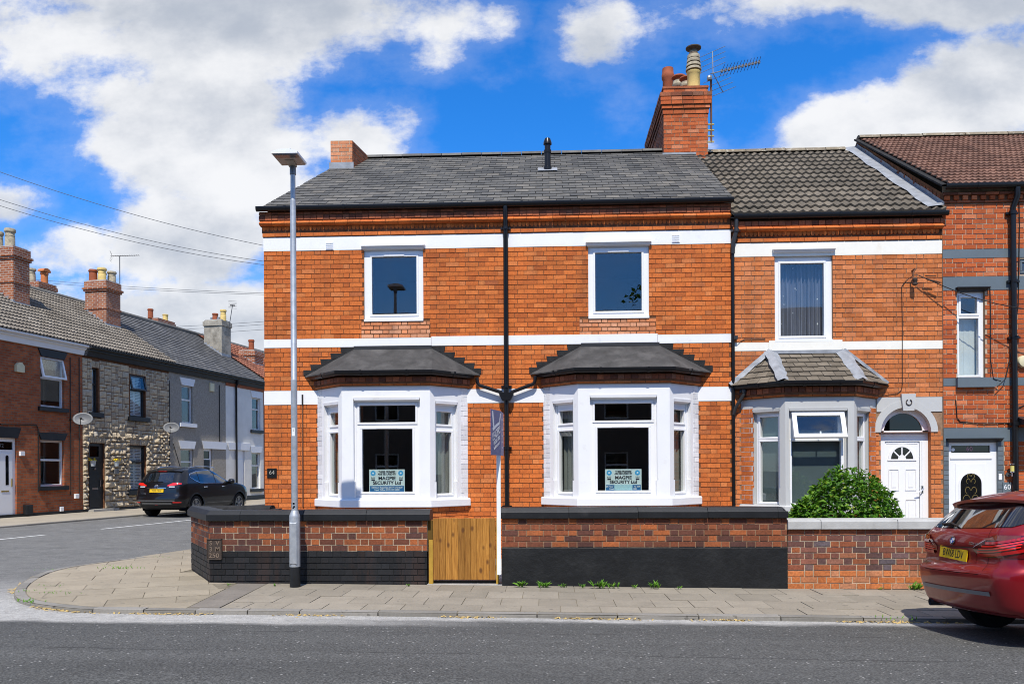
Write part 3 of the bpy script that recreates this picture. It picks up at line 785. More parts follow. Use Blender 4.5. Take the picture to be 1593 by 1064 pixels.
W1, G1 = upper_window(566.3, 658.5, 389.5, 499, 578.3, 647.6, 399, 488.5)
W2, G2 = upper_window(915.2, 1009.7, 384, 494.5, 926.2, 998.5, 392.5, 483.5)
def bay_geo(pl, pr, a, d=.6):
    """back corners from the photo, front half-width a"""
    xl, xr = fx(pl, 640), fx(pr, 640); return (xl + xr) / 2, (xr - xl) / 2
BAYS = []
for pl, pr in ((494, 727.5), (845.5, 1086.5)):
    c, b = bay_geo(pl, pr, 0); BAYS.append((c, b - .6, b))
bay_holes = [(c - b + .12, c + b - .12, .45, B3[0] + .12) for c, a, b in BAYS]
ZTOP = EAVE - .02
mb = MB(); holes = [W1, W2] + bay_holes
mb.sheet(FF, HL, HR, -.4, ZTOP, holes, -.001)
mb.build('mortar_bed', MAT['mortar_dark'], house)
# reveals of the openings, gable, back and party walls, floors: the shell
def reveal(parent, fr, rect, mat, d=-.25, name='window_reveal'):
    a, b, c, e = rect; g = MB(); L = [(a, c), (b, c), (b, e), (a, e)]
    for k in range(4):
        p, q = L[k], L[(k + 1) % 4]; g.face([fr.p(*q, d), fr.p(*p, d), fr.p(*p, .002), fr.p(*q, .002)])
    g.build(name, MAT[mat], parent)
for r in (W1, W2): reveal(house, FF, r, 'mortar_dark')
RY, RZ = 18.3, None
RZ = at(900, 239.5, RY).z
DEP = 2 * (RY - FY) + .1
def gx(y): return HL + (y - FY) * SKEW
mb = MB()
mb.face([(gx(FY + DEP), FY + DEP, -.4), (HL, FY + .002, -.4), (HL, FY + .002, ZTOP), (gx(RY), RY, RZ - .02), (gx(FY + DEP), FY + DEP, ZTOP)])
mb.build('gable_wall', MAT['brick_dark'], house)
mb = MB()
mb.face([(HR, FY + DEP, -.4), (gx(FY + DEP), FY + DEP, -.4), (gx(FY + DEP), FY + DEP, ZTOP), (HR, FY + DEP, ZTOP)])
mb.build('rear_wall', MAT['brick_dark'], house)
mb = MB()
zf = B2[0] - .1
for (y0, y1, z0, z1) in ((FY + .3, FY + 4.0, zf, zf + .25), (FY + .3, FY + 4.0, B1[1] + .1, B1[1] + .2), (FY + .3, FY + 4, -.1, .15)): mb.box(HL + .9, HR - .02, y0, y1, z0, z1)
mb.box(HL + .9, HR - .02, FY + 4.0, FY + 4.1, -.1, EAVE); mb.box(.0 + (HL + HR) / 2 - .08, (HL + HR) / 2 + .08, FY + .26, FY + 4, .15, EAVE - .3)
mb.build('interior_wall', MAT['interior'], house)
# brickwork
specs = []
lay(specs, FF, HL, HR, B2[1], B1[0], [W1, W2, (W1[0] - .05, W1[1] + .12, B2[1], W1[2]), (W2[0] - .16, W2[1] + .12, B2[1], W2[2])])
for Wn, l in ((W1, .05), (W2, .16)): lay(specs, FF, Wn[0] - l, Wn[1] + .12, B2[1], Wn[2] - .01, (), 'brick_patch', L=.215, H=.10, j=.013, proud=.004)
roof_holes = []
for c, a, b in BAYS: roof_holes.append((c - a - .02, c + a + .02, B3[1], B2[0] + .1))
lay(specs, FF, HL, HR, B3[1], B2[0], roof_holes, phase=.05)
lay(specs, FF, HL, HR, -.25, B3[0], [(c - b, c + b, -1, 3) for c, a, b in BAYS], phase=.1)
# white painted bands
mb = MB()
mb.obox(FF, HL - .004, HR, B1[0], B1[1], -.02, .012); mb.obox(FF, HL - .004, HR, B3[0], B3[1], -.02, .012)
xj = [HL - .004, fx(671, 530), fx(1023, 530), HR]
mb.obox(FF, xj[0], xj[1] - .003, B2[0], B2[1], -.02, .012); mb.obox(FF, xj[1] + .003, xj[2] - .003, B2[0] + .004, B2[1] + .02, -.02, .016); mb.obox(FF, xj[2] + .003, xj[3], B2[0], B2[1], -.02, .012)
mb.build('white_band', MAT['paint_white'], house)
# eaves cornice: stretcher course, scalloped course, roll moulding, header course
z0 = B1[1]; hh = (EAVE - .05 - z0)
c1, c2, c3, c4 = z0 + .09, z0 + .20, z0 + .29, z0 + .40
mb = MB(); mb.obox(FF, HL - .01, HR, z0 + .004, c1 - .004, -.03, .018); mb.obox(FF, HL - .03, HR, c1, c2, -.03, .010); mb.obox(FF, HL - .05, HR, c2, c3, -.03, .03); mb.obox(FF, HL - .06, HR, c3, EAVE, -.03, .055)
mb.build('cornice_bed', MAT['mortar_dark'], house)
lay(specs, FF, HL - .015, HR, z0 + .012, c1 - .008, (), ch=.09, bond='stretch', proud=.030)
lay(specs, FF, HL - .065, HR, c3 + .008, c4 - .01, (), ch=.12, bond='header', proud=.075, mat='brick_dark', H=.112)
lay(specs, FF, HL - .065, HR, c4, EAVE - .01, (), ch=.12, bond='header', proud=.07, mat='brick_dark', H=.112)
mb = MB(); u = HL + .01; pitch = .072
while u < HR - .03:
    arc = [(u + pitch * .46 * math.cos(t), c2 - .03 - .045 * math.sin(t)) for t in [math.pi * k / 6 for k in range(7)]]
    mb.prism(FF, [(u - pitch * .46, c2), (u - pitch * .46, c2 - .03)][::1] + [(x, z) for x, z in reversed(arc)][1:] + [(u + pitch * .46, c2)], .004, .017)
    u += pitch
mb.build('scalloped_course', MAT['brick_orange'], house, kind='stuff')
u = HL - .05; me = None
prof = [(.0, 0), (.055, .0), (.098, .014), (.112, .036), (.100, .058), (.065, .072), (.065, .086), (0, .086)]
mbs = MB(); mbs.sweep([(0, 0, 0), (.226, 0, 0)], prof); mo = mbs.build('moulded_brick', MAT['brick_orange'], house); mo.location = (0, 0, 0)
mesh_m = mo.data; bpy.data.objects.remove(mo)
while u < HR - .1:
    M = Matrix.Translation((u, FY, c2 + .003)); w = min(.232, HR - u)
    place('moulded_brick', mesh_m, M @ Matrix.Diagonal((w / .232, 1, 1, 1)), house); u += .232
# gutter along the eaves
def gutter(parent, path, name='gutter', clips=1.0):
    g = MB(); g.sweep(path, GUT)
    P = [Vector(p) for p in path]
    for a, b in zip(P, P[1:]):
        n = max(1, int((b - a).length / clips)); t = (b - a).normalized()
        for k in range(n):
            c = a.lerp(b, (k + .5) / n); o = Vector((t.y, -t.x, 0))
            g.sweep([c - t * .02, c + t * .02], [(0, .038), (-.004, -.015), (.010, -.040), (.04, -.054), (.074, -.052), (.098, -.035), (.109, -.005), (.108, .041)])
    return g.build(name, MAT['black_plastic'], parent, smooth=35)
gut_y = FY - .075
gutter(house, [(HL - .09, gut_y, EAVE + .035), (HR + .03, gut_y, EAVE + .035)])
# upper windows
def up_window(Wn, Gn, parent, vent=True, cur=None):
    o = window(parent, FF, *Wn, [Gn], d=-.035)
    mb = MB(); rail(mb, FF, Wn[0] - .045, Wn[1] + .045, Wn[3] - .005, .085, -.03, .085, .035)
    mb.build('window_head', MAT['paint_white'], o)
    mb = MB(); mb.obox(FF, Wn[0], Wn[1], Wn[2] - .012, Wn[2] + .028, -.03, .022); mb.build('window_cill', MAT['paint_white'], o)
    if vent:
        c = (Gn[0] + Gn[1]) / 2; mb = MB(); mb.bbox(FF, c - .19, c + .19, Gn[3] + .004, Gn[3] + .032, -.03, -.008, .006); mb.build('trickle_vent', MAT['upvc'], o)
    return o
up_window(W1, G1, house); up_window(W2, G2, house)
# louvred vents on the bands
for px, py, w, h in ((513, 383, .15, .15), (1051, 371.5, .15, .16), (716, 626, .12, .13)):
    p = at(px, py, FY); g = MB(); g.obox(FF, p.x - w / 2, p.x + w / 2, p.z - h / 2, p.z + h / 2, 0, .02)
    for k in range(4): g.obox(FF, p.x - w / 2 + .012, p.x + w / 2 - .012, p.z - h / 2 + .015 + k * h / 4.4, p.z - h / 2 + .032 + k * h / 4.4, .02, .03)
    g.build('air_vent', MAT['upvc'], house)

# ------------------------------------------------------------------ bays
M_plain('net_grey', (.20, .21, .19), .9, .1, .1, 3)
def bay(parent, specs, c, a, b, z_sill0, z_sill1, z_top, z_corn, z_gut, z_roof, roof_half, wallmat, front_win, side_win, edge, edge_mat, roofmat, D=.6, roofc=None, chamfer=True, flash='felt_dark', moulds=True):
    """c centre, a / b half widths of front and back, then levels, then window rects on the front / side faces"""
    L = Fr((c - b, FY, 0), (b - a, -D, 0)); C = Fr((c, FY - D, 0), (1, 0, 0)); Rr = Fr((c + a, FY - D, 0), (b - a, D, 0))
    sl = math.hypot(b - a, D)
    ring = [(c - b, FY), (c - a, FY - D), (c + a, FY - D), (c + b, FY)]
    # masonry
    mb = MB(); fw, fp = front_win
    OP = [(fr, u0, u1, h) for fr, u0, u1, h in ((C, -a, a, fw), (L, .0, sl, side_win[0]), (Rr, 0, sl, (sl - side_win[0][1], sl - side_win[0][0], side_win[0][2], side_win[0][3])))]
    for fr, u0, u1, h in OP:
        g = .035
        hb = (h[0] - g, h[1] + g, h[2], h[3] + .07)
        mb.slab(fr, u0, u1, z_sill1 - .002, z_top, [hb], -.12, -.0)
        mb.slab(fr, u0 + .03, u1 - .03, z_sill1 - .002, z_top - .01, [h], -.125, -.075)
    mb.build('bay_wall', MAT[wallmat], parent)
    # chamfered reveals with stops near the sill
    if moulds:
        mb = MB()
        for fr, u0, u1, h in OP:
            g = .035
            for s, e in ((h[0] - g, 1), (h[1] + g, -1)):
                mb.face([fr.p(s - e * .022, h[2] + .30, .0025), fr.p(s + e * .002, h[2] + .30, .0025), fr.p(s + e * .002, h[3] + .07, .0025), fr.p(s - e * .022, h[3] + .07, .0025)][::e])
                mb.obox(fr, min(s, s + e * .02), max(s, s + e * .02), h[2], h[2] + .28, -.07, .004)
            rail(mb, fr, h[0] - g, h[1] + g, h[3] + .002, .075, -.075, .012, .02)
        mb.build('bay_moulding', MAT[wallmat], parent)
    # sill
    mb = MB(); mb.sweep([(x, y, 0) for x, y in ring], [(-.16, z_sill0), (.065, z_sill0), (.07, z_sill0 + .01), (.07, z_sill1 - .02), (.05, z_sill1), (-.16, z_sill1)])
    mb.build('bay_sill', MAT[wallmat], parent)
    # dwarf wall below
    mb = MB()
    for fr, u1 in ((L, sl), (Rr, sl)): mb.obox(fr, 0, u1, -.3, z_sill0, -.1, 0)
    mb.obox(C, -a, a, -.3, z_sill0, -.1, 0); mb.build('bay_base', MAT['mortar_dark'], parent)
    lay(specs, C, -a, a, .1, z_sill0, (), 'brick_orange', vis=.2); lay(specs, Rr, 0, sl, .1, z_sill0, (), 'brick_orange', vis=.2); lay(specs, L, 0, sl, .1, z_sill0, (), 'brick_orange', vis=.2)
    # brick strip beside the house wall
    if edge:
        lay(specs, L, 0, edge, z_sill1, side_win[0][3] + (.35 if edge_mat == 'brick_white' else .1), (), edge_mat, proud=.004, vis=.5)
        lay(specs, Rr, sl - edge, sl, z_sill1, side_win[0][3] + (.35 if edge_mat == 'brick_white' else .1), (), edge_mat, proud=.004, vis=.5)
    # brick cornice under the gutter
    mb = MB(); mb.sweep([(x, y, 0) for x, y in ring], [(-.1, z_top), (.03, z_top), (.03, z_top + .035), (.05, z_top + .04), (.05, z_corn), (-.1, z_corn)])
    mb.build('bay_cornice_bed', MAT['mortar_dark'], parent)
    hc = (z_corn - z_top)
    for fr, u0, u1 in ((L, -.0, sl + .02), (C, -a - .025, a + .025), (Rr, -.02, sl)):
        lay(specs, fr, u0, u1, z_top + .004, z_top + hc * .36, (), 'brick_orange', ch=.06, bond='stretch', proud=.045)
        lay(specs, fr, u0, u1, z_top + hc * .40, z_corn - .006, (), 'brick_dark', ch=.12, bond='header', proud=.068)
    # windows
    wo = window(parent, C, *fw, fp, d=-.085)
    s0, sp = side_win
    window(parent, L, *s0, sp, d=-.085)
    window(parent, Rr, sl - s0[1], sl - s0[0], s0[2], s0[3], [(sl - q[1], sl - q[0], q[2], q[3]) for q in sp], d=-.085)
    for fr_, r_ in ((L, s0), (Rr, (sl - s0[1], sl - s0[0], s0[2], s0[3]))):
        mb = MB(); n_ = 18
        for k in range(n_):
            ua, ub = r_[0] + (r_[1] - r_[0]) * k / n_, r_[0] + (r_[1] - r_[0]) * (k + 1) / n_; da, db = -.24 + .018 * math.sin(k * 1.5), -.24 + .018 * math.sin(k * 1.5 + 1.5)
            mb.face([fr_.p(ua, r_[2], da), fr_.p(ub, r_[2], db), fr_.p(ub, r_[3], db), fr_.p(ua, r_[3], da)])
        mb.build('net_curtain', MAT['net_grey'], parent, smooth=60)
    # roof
    o = .17; rc = roofc if roofc is not None else c
    k = math.tan(math.atan2(D, b - a) / 2)
    # eaves corners pushed out by o
    e = [Vector((c - b - o * 1.41, FY, z_gut)), Vector((c - a - o * k, FY - D - o, z_gut)), Vector((c + a + o * k, FY - D - o, z_gut)), Vector((c + b + o * 1.41, FY, z_gut))]
    t0, t1 = Vector((rc - roof_half, FY, z_roof)), Vector((rc + roof_half, FY, z_roof))
    gutter(parent, [(c - b - .06, FY + .0, z_gut - .03), (c - a - .03, FY - D - .09, z_gut - .03), (c + a + .03, FY - D - .09, z_gut - .03), (c + b + .06, FY, z_gut - .03)], clips=.55)
    return L, C, Rr, e, t0, t1, wo

def bay_levels(px, y_s0, y_s1, y_top, y_corn, y_gut, y_roof):
    z = lambda y: at(px, y, YB).z
    return z(y_s0), z(y_s1), z(y_top), z(y_corn), at(px, y_gut, YB - .1).z, at(px, y_roof, FY).z
YBP = YB
def bx(px, py, c): return at(px, py, YB).x - c
DETAIL = []
for i, (c, a, b) in enumerate(BAYS):
    if i == 0:
        lv = bay_levels(600, 789, 776.5, 600.3, 586, 577, 541.5); pm = 600
        fwr = (bx(553, 700, c), bx(650.5, 700, c), at(pm, 774, YB).z, at(pm, 624.5, YB).z)
        fpn = [(bx(557.5, 640, c), bx(645, 640, c), at(pm, 656.5, YB).z, at(pm, 630, YB).z), (bx(562, 700, c), bx(640.5, 700, c), at(pm, 765, YB).z, at(pm, 667, YB).z)]
        rc = (at(552, 541, FY).x + at(671, 541, FY).x) / 2; rh = (at(671, 541, FY).x - at(552, 541, FY).x) / 2
    else:
        lv = bay_levels(969, 786.5, 773.5, 596.5, 581.5, 572.5, 536.5); pm = 969
        fwr = (bx(921, 700, c), bx(1019.5, 700, c), at(pm, 772.5, YB).z, at(pm, 620.5, YB).z)
        fpn = [(bx(925.5, 640, c), bx(1014.5, 640, c), at(pm, 653.5, YB).z, at(pm, 627, YB).z), (bx(930, 700, c), bx(1010, 700, c), at(pm, 763, YB).z, at(pm, 665, YB).z)]
        rc = (at(904.5, 536, FY).x + at(1024.5, 536, FY).x) / 2; rh = (at(1024.5, 536, FY).x - at(904.5, 536, FY).x) / 2
    sl = math.hypot(.6, .6)
    zt, zb = lv[2], lv[1]
    su0, su1 = .27, .70
    sw = (su0, su1, zb + .015, zt - .33)
    spn = [(su0 + .06, su1 - .05, zt - .66, zt - .44), (su0 + .045, su1 - .035, zb + .09, zt - .80)]
    L, C, Rr, e, t0, t1, wo = bay(house, specs, c, a, b, *lv, rh, 'paint_white', (fwr, fpn), (sw, spn), .16, 'brick_white', 'felt', roofc=rc)
    # felt roof
    mb = MB(); z = Vector((0, 0, .02))
    for q in ([e[0], e[1], t0], [e[1], e[2], t1, t0], [e[2], e[3], t1]): mb.face(q)
    for p, q in zip(e, e[1:]): mb.face([p - z, q - z, q, p])
    mb.build('bay_roof', MAT['felt'], house)
    mb = MB(); mb.obox(FF, t0.x - .01, t1.x + .01, t0.z - .025, t0.z + .035, 0, .05); mb.build('roof_flashing', MAT['black_plastic_worn'], house)
    # stepped felt flashing climbing the wall, one step to a course
    n = 5
    for s, (E, T) in ((-1, (e[0], t0)), (1, (e[3], t1))):
        mb = MB()
        for k in range(n):
            za, zb_ = E.z + (T.z - E.z) * k / n + .012, E.z + (T.z - E.z) * (k + 1) / n + .012
            xa, xb = E.x + (T.x - E.x) * k / n, E.x + (T.x - E.x) * (k + 1) / n
            out = s * (.015 if k == 0 else .055)
            poly = [(xa + out, za), (xa + out + s * .02 * (k > 0), zb_), (xb, zb_), (xb - s * .06, zb_ - .05), (xa - s * .05, za)]
            if s > 0: poly = poly[::-1]
            mb.prism(FF, poly, .0, .017 + .002 * k)
        mb.build('step_flashing', MAT['felt_dark'], house)
    mb = MB(); cc = (fpn[1][0] + fpn[1][1]) / 2; mb.bbox(C, cc - .19, cc + .19, fpn[1][3] + .005, fpn[1][3] + .035, -.085, -.058, .006); mb.build('trickle_vent', MAT['upvc'], wo)
    DETAIL.append((C, fpn))
finish_bricks(house, specs, 300)
# soft room lining behind the bays so that only what the glass shows is seen
# ------------------------------------------------------------------ main roof
EY = FY - .14
eL, eR = Vector((HL - .0, EY, EAVE + .05)), Vector((HR - .0, EY, EAVE + .05))
rL, rR = Vector((gx(RY) + .0, RY, RZ)), Vector((HR, RY, RZ))
mb = MB(); dz = Vector((0, 0, .03)); bL, bR = Vector((gx(FY + DEP), FY + DEP, EAVE)), Vector((HR, FY + DEP, EAVE))
mb.face([eL - dz, eR - dz, rR - dz, rL - dz]); mb.face([rL, rR, bR, bL]); mb.face([eL - dz * 2, rL - dz * 2, rL - dz * .5, eL - dz * .5])
mb.build('roof_deck', MAT['felt_dark'], house)
CHX0, CHX1, CHY0, CHY1 = 2.63, 3.60, 18.0, 20.7
sfr = slate_roof(house, eL, eR, rL, rR, 'slate', .215, .255, 300)
ridge_tiles(house, rL + Vector((.35, 0, .02)), Vector((CHX0 - .0, RY, RZ + .02)), 'ridge_grey', .46, .11)
# left chimney stub on the gable
GD = Vector((SKEW, 1, 0)).normalized()
c0 = at(514.5, 261, 17.35); zt = at(530, 219, 17.35).z; zb_ = 7.6
FL = Fr((c0.x, 17.35, 0), (1, 0, 0)); ws = at(548, 240, 17.35).x - c0.x; FRr = Fr(FL.p(ws, 0), GD)
specs = []
mb = MB(); P = [FL.p(0, 0), FL.p(ws, 0), FL.p(ws, 0) + GD * 1.0, FL.p(0, 0) + GD * 1.0]
lo = [p + Vector((0, 0, zb_)) for p in P]; hi = [p + Vector((0, 0, zt)) for p in P]
mb.hexa([lo[3], lo[2], hi[2], hi[3]], [lo[0], lo[1], hi[1], hi[0]]); st = mb.build('chimney_stack', MAT['mortar_pale'], house)
lay(specs, FL, 0, ws, 8.15, zt - .004, (), 'brick_patch', bond='flemish', j=.012); lay(specs, FRr, 0, 1.0, 8.15, zt - .004, (), 'brick_dark', j=.012)
mb = MB(); zfl = at(530, 253, 17.35).z; mb.obox(FL, -.03, ws + .03, zfl - .18, zfl, 0, .014); mb.face([FL.p(-.05, zfl - .15, .02), FL.p(ws + .05, zfl - .15, .02), FL.p(ws + .05, zfl - .27, .17), FL.p(-.05, zfl - .27, .17)][::-1]); mb.build('lead_flashing', MAT['lead'], st)
finish_bricks(st, specs, 60)
# right chimney on the party wall
specs = []
CF = Fr((0, CHY0, 0), (1, 0, 0)); CL = Fr((CHX0, CHY1, 0), (0, -1, 0)); CR = Fr((CHX1, CHY0, 0), (0, 1, 0))
ztop = at(1068, 138, CHY0).z; zc = [at(1068, y, CHY0).z for y in (152, 158, 164, 170, 178)]
mb = MB(); mb.box(CHX0, CHX1, CHY0, CHY1, 7.5, ztop); st = mb.build('chimney_stack', MAT['mortar'], house)
dp = CHY1 - CHY0; zbase = 8.3
for fr, w, m in ((CF, CHX1 - CHX0, 'brick_red'), (CL, dp, 'brick_dark'), (CR, dp, 'brick_red')):
    u0, u1 = (CHX0, CHX1) if fr is CF else (0, dp)
    lay(specs, fr, u0, u1, zbase, zc[4], (), m, j=.010)
    for za, zb2, pr in ((zc[4], zc[3], .02), (zc[3], zc[2], .045), (zc[2], zc[1], .07), (zc[1], zc[0], .075), (zc[0], zc[0] + .10, .085)):
        lay(specs, fr, u0 - pr, u1 + pr, zb2 - .0 if zb2 < za else za, max(za, zb2), (), m if za != zc[0] else 'brick_dark', ch=.09, bond='stretch', proud=pr, j=.010)
    lay(specs, fr, u0, u1, zc[0] + .10, ztop, (), m, j=.010, bond='stretch')
mb = MB()
for za, zb2, pr in ((zc[4], zc[3], .012), (zc[3], zc[2], .037), (zc[2], zc[0] + .09, .062)): mb.box(CHX0 - pr, CHX1 + pr, CHY0 - pr, CHY1 + pr, za, zb2)
mb.build('corbel_bed', MAT['mortar_dark'], st)
mb = MB(); mb.box(CHX0 - .02, CHX1 + .02, CHY0 - .02, CHY1 + .02, ztop, ztop + .05); mb.build('flaunching', MAT['brick_dark'], st)
zl = at(1055, 238, CHY0).z
mb = MB(); mb.obox(CF, CHX0 - .03, HR + .05, zl - .16, zl, 0, .016); mb.obox(CF, HR - .02, CHX1 + .03, zl - .42, zl - .20, 0, .016)
mb.face([CF.p(CHX0 - .1, zl - .12, .02), CF.p(HR, zl - .12, .02), CF.p(HR, zl - .24, .2), CF.p(CHX0 - .06, zl - .24, .2)][::-1]); mb.face([CF.p(HR, zl - .34, .02), CF.p(CHX1 + .1, zl - .34, .02), CF.p(CHX1 + .12, zl - .52, .26), CF.p(HR + .02, zl - .52, .26)][::-1])
mb.build('lead_flashing', MAT['lead'], st)
finish_bricks(st, specs, 220)
zp = ztop + .04
def pxr(px, Y): return at(px, 130, Y).x
# tall louvred buff pot
Yp = 18.35; x = pxr(1079, Yp); hp = at(1079, 74, Yp).z - zp; r = .145
g = MB(); g.lathe((x, Yp, zp), [(r * 1.05, 0), (r, .06), (r * .97, hp * .40), (r * 1.08, hp * .42), (r * 1.1, hp * .46), (r * .95, hp * .47)], 20)
p = g.build('chimney_pot', MAT['buff_clay'], st, smooth=40)
g = MB()
for k in range(4):
    z = zp + hp * (.49 + k * .085); g.lathe((x, Yp, z), [(r * .9, 0), (r * 1.22 - k * .012, 0), (r * 1.22 - k * .012, .035), (r * .95, .075), (r * .8, .08)], 20)
g.lathe((x, Yp, zp + hp * .45), [(r * .62, 0), (r * .62, hp * .45)], 14); g.build('louvre', MAT['buff_clay_old'], p, smooth=40)
g = MB(); g.lathe((x, Yp, zp + hp * .83), [(r * .85, 0), (r * .6, .06), (r * .62, hp * .1), (r * 1.18, hp * .135), (r * 1.2, hp * .155), (r * .9, hp * .17)], 20); g.build('cowl', MAT['cowl_dark'], p, smooth=40)
Yp = 20.2; pot(st, (pxr(1039, Yp), Yp, zp), at(1039, 109, Yp).z - zp + .02, .135, 'terracotta')
def cowl_pot(px, py, Yp, r):
    x = pxr(px, Yp); h = at(px, py, Yp).z - zp
    o = pot(st, (x, Yp, zp), h - .12, r, 'buff_clay_old')
    g = MB(); g.lathe((x, Yp, zp + h - .14), [(r * .8, 0), (r * .9, .03), (r * .75, .07), (r * 1.25, .11), (r * 1.2, .14), (r * .5, .17)], 16); g.build('cowl', MAT['terracotta'], o, smooth=40)
cowl_pot(1056, 120, 19.5, .14); cowl_pot(1067.5, 122, 19.1, .13)
# boiler flue through the slates
fy = 16.75; p = at(852, 268, fy); zt = at(851, 216, fy).z
g = MB(); H = zt - p.z + .12; g.lathe((p.x, fy, p.z - .12), [(.085, 0), (.085, .22), (.066, .23), (.064, H * .62), (.075, H * .63), (.078, H * .70), (.062, H * .71), (.062, H * .84), (.088, H * .85), (.085, H * .9), (.055, H)], 18)
fl = g.build('flue_terminal', MAT['black_plastic'], house, smooth=40)
g = MB(); sn = sfr.N; P = sfr.p((p - sfr.O).dot(sfr.U), (p - sfr.O).dot(sfr.V) + .02, .03)
f2 = Fr(P, sfr.U, sfr.V); g.obox(f2, -.2, .2, -.16, .12, 0, .006); g.build('flashing_plate', MAT['lead'], fl)
# ------------------------------------------------------------------ rainwater pipes
def pipe(parent, path, r=.034, name='downpipe', mat='black_plastic', collars=(), n=12):
    g = MB(); g.tube(path, r, n)
    for (x, y, z) in collars:
        g.lathe((x, y, z - .03), [(r * 1.05, 0), (r * 1.28, .004), (r * 1.28, .056), (r * 1.05, .06)], n)
        g.box(x - r * 2.1, x + r * 2.1, y + r * .4, y + r * 1.1 + .02, z - .02, z + .02)
    return g.build(name, MAT[mat], parent, smooth=40)
xp = fx(787.8, 560); yp = FY - .075
zh = at(789, 617, yp).z
pipe(house, [(xp, gut_y - .05, EAVE), (xp, gut_y - .05, EAVE - .10), (xp, yp, EAVE - .28), (xp, yp, zh + .05)], .044, collars=[(xp, yp, EAVE - .38), (xp, yp, zh + .18)])
pipe(house, [(xp, yp, zh - .05), (xp, yp, .1)], .042, collars=[(xp, yp, zh - .92), (xp, yp, .95)])
g = MB(); g.prism(Fr((xp, yp, zh), (1, 0, 0)), [(-.075, -.07), (.075, -.07), (.125, .03), (.13, .075), (-.13, .075), (-.125, .03)], -.06, .09); g.build('hopper', MAT['black_plastic'], house)
for s, (bc, ba, bb), pj, pk in ((1, BAYS[0], (742, 588), (743, 598)), (-1, BAYS[1], (833, 585), (832, 596))):
    q0 = at(pj[0], pj[1], FY - .1); q1 = at(pk[0], pk[1], FY - .1); q2 = Vector((xp - s * .10, FY - .1, zh + .08)); q3 = Vector((xp - s * .06, FY - .1, zh + .03))
    pipe(house, [q0, q1 + Vector((0, 0, .03)), q1 + Vector((s * .03, 0, -.015)), q2, q3], .032, 'branch_pipe')
# thin overflow pipe / cable on the left wall
g = MB(); xq = fx(471.5, 700); z0_, z1_ = fz(788, 471), fz(634, 471); g.tube([(xq, FY - .02, z0_), (xq, FY - .02, fz(631, 471))], .013, 6); g.build('wall_cable', MAT['rust'], house)
g = MB(); g.tube([(xq, FY - .022, fz(631, 471)), (xq, FY - .022, fz(614, 471))], .016, 6); g.build('wall_cable', MAT['cable_black'], house)
# ------------------------------------------------------------------ number plaque, window notices
p0, p1 = at(416, 728.5, FY), at(431, 743.5, FY)
pl = thing('number_plaque', 'black plaque with pale number 64 on the corner house wall', 'sign', ((p0.x + p1.x) / 2, FY - .01, p1.z))
M_plain('plaque_black', (.008, .009, .01), .25, .5, .1, 5); M_plain('plaque_pale', (.30, .29, .25), .5, .4, .1, 30)
g = MB(); g.bbox(FF, p0.x, p1.x, p1.z, p0.z, .004, .022, .004); g.build('plaque', MAT['plaque_black'], pl)
text_obj('numerals', '64', FF, (p0.x + p1.x) / 2, (p0.z + p1.z) / 2 + .012, .024, .105, MAT['plaque_pale'], pl)
M_plain('notice_mint', (.60, .72, .70), .5, .4, .03, 4); M_plain('notice_blue', (.020, .13, .30), .5, .4, .03, 4); M_plain('notice_ink', (.012, .016, .03), .5, .4, .03, 4)
M_plain('notice_disc', (.05, .36, .66), .5, .4, .03, 4); M_plain('notice_white', (.75, .82, .82), .5, .4, .03, 4)
def notice(C, rect, label, covered):
    u0, u1, v0, v1 = rect; d = -.135; w, h = u1 - u0, v1 - v0
    t = thing('window_notice', label, 'sign', C.p((u0 + u1) / 2, v0, d), 'security notices in the bay windows')
    g = MB(); g.obox(C, u0, u1, v0, v1, d - .004, d); g.build('board', MAT['notice_mint'], t)
    g = MB(); g.obox(C, u0 + .02 * w, u1 - .02 * w, v0, v0 + .265 * h, d, d + .0012); g.build('blue_panel', MAT['notice_blue'], t)
    T = lambda s, x, y, sz, m, b=.0, xs=1.0: text_obj('lettering', s, C, u0 + x * w, v0 + y * h, d + .0022, sz * h, MAT[m], t, bold=b * h * .8, ext=.0006, xs=xs)
    T('THESE PREMISES', .5, .885, .115, 'notice_ink', .005, .92); T('ARE SECURED BY', .5, .785, .115, 'notice_ink', .005, .92)
    T('MAGPIE', .5, .60, .205, 'notice_ink', .008, 1.1); T('SECURITY Ltd', .5, .395, .205, 'notice_ink', .008, 1.02)
    if covered:
        T('24 Hour', .12, .185, .10, 'notice_white', .002); T('43 639', .88, .185, .10, 'notice_white', .002); T('Head', .18, .08, .10, 'notice_white', .002); T('000', .82, .08, .10, 'notice_white', .002)
        g = MB(); g.obox(C, u0 + .25 * w, u1 - .25 * w, v0 + .02 * h, v0 + .28 * h, d + .003, d + .005); M_plain('blank_label', (.38, .62, .66), .5, .4, .02, 4); g.build('blank_label', MAT['blank_label'], t)
    else:
        T('24 Hour Response: 07771 343 639', .5, .19, .10, 'notice_white', .002, .98); T('Head Office: 0333 103 4000', .5, .085, .10, 'notice_white', .002, .98)
    for s in (.11, .89):
        g = MB(); g.lathe(C.p(u0 + s * w, v0 + .83 * h, d), [(.072 * w, .0), (.072 * w, .0015)], 20, axis=C.N); dd = g.build('disc', MAT['notice_disc'], t)
        g = MB(); g.lathe(C.p(u0 + s * w, v0 + .83 * h, d + .0016), [(.025 * w, .0), (.025 * w, .001)], 8, axis=C.N); g.build('disc_mark', MAT['notice_white'], dd)
        g = MB(); q = u0 + s * w; y = v0 + .57 * h
        for k in range(5): g.obox(C, q - .05 * w + .022 * k * w, q - .036 * w + .022 * k * w, y + .01 * h, y + (.06 + .03 * (k % 2 == 0)) * h, d, d + .001)
        g.obox(C, q - .05 * w, q + .052 * w, y - .075 * h, y - .01 * h, d, d + .001); g.build('crown_mark', MAT['notice_ink'], t)
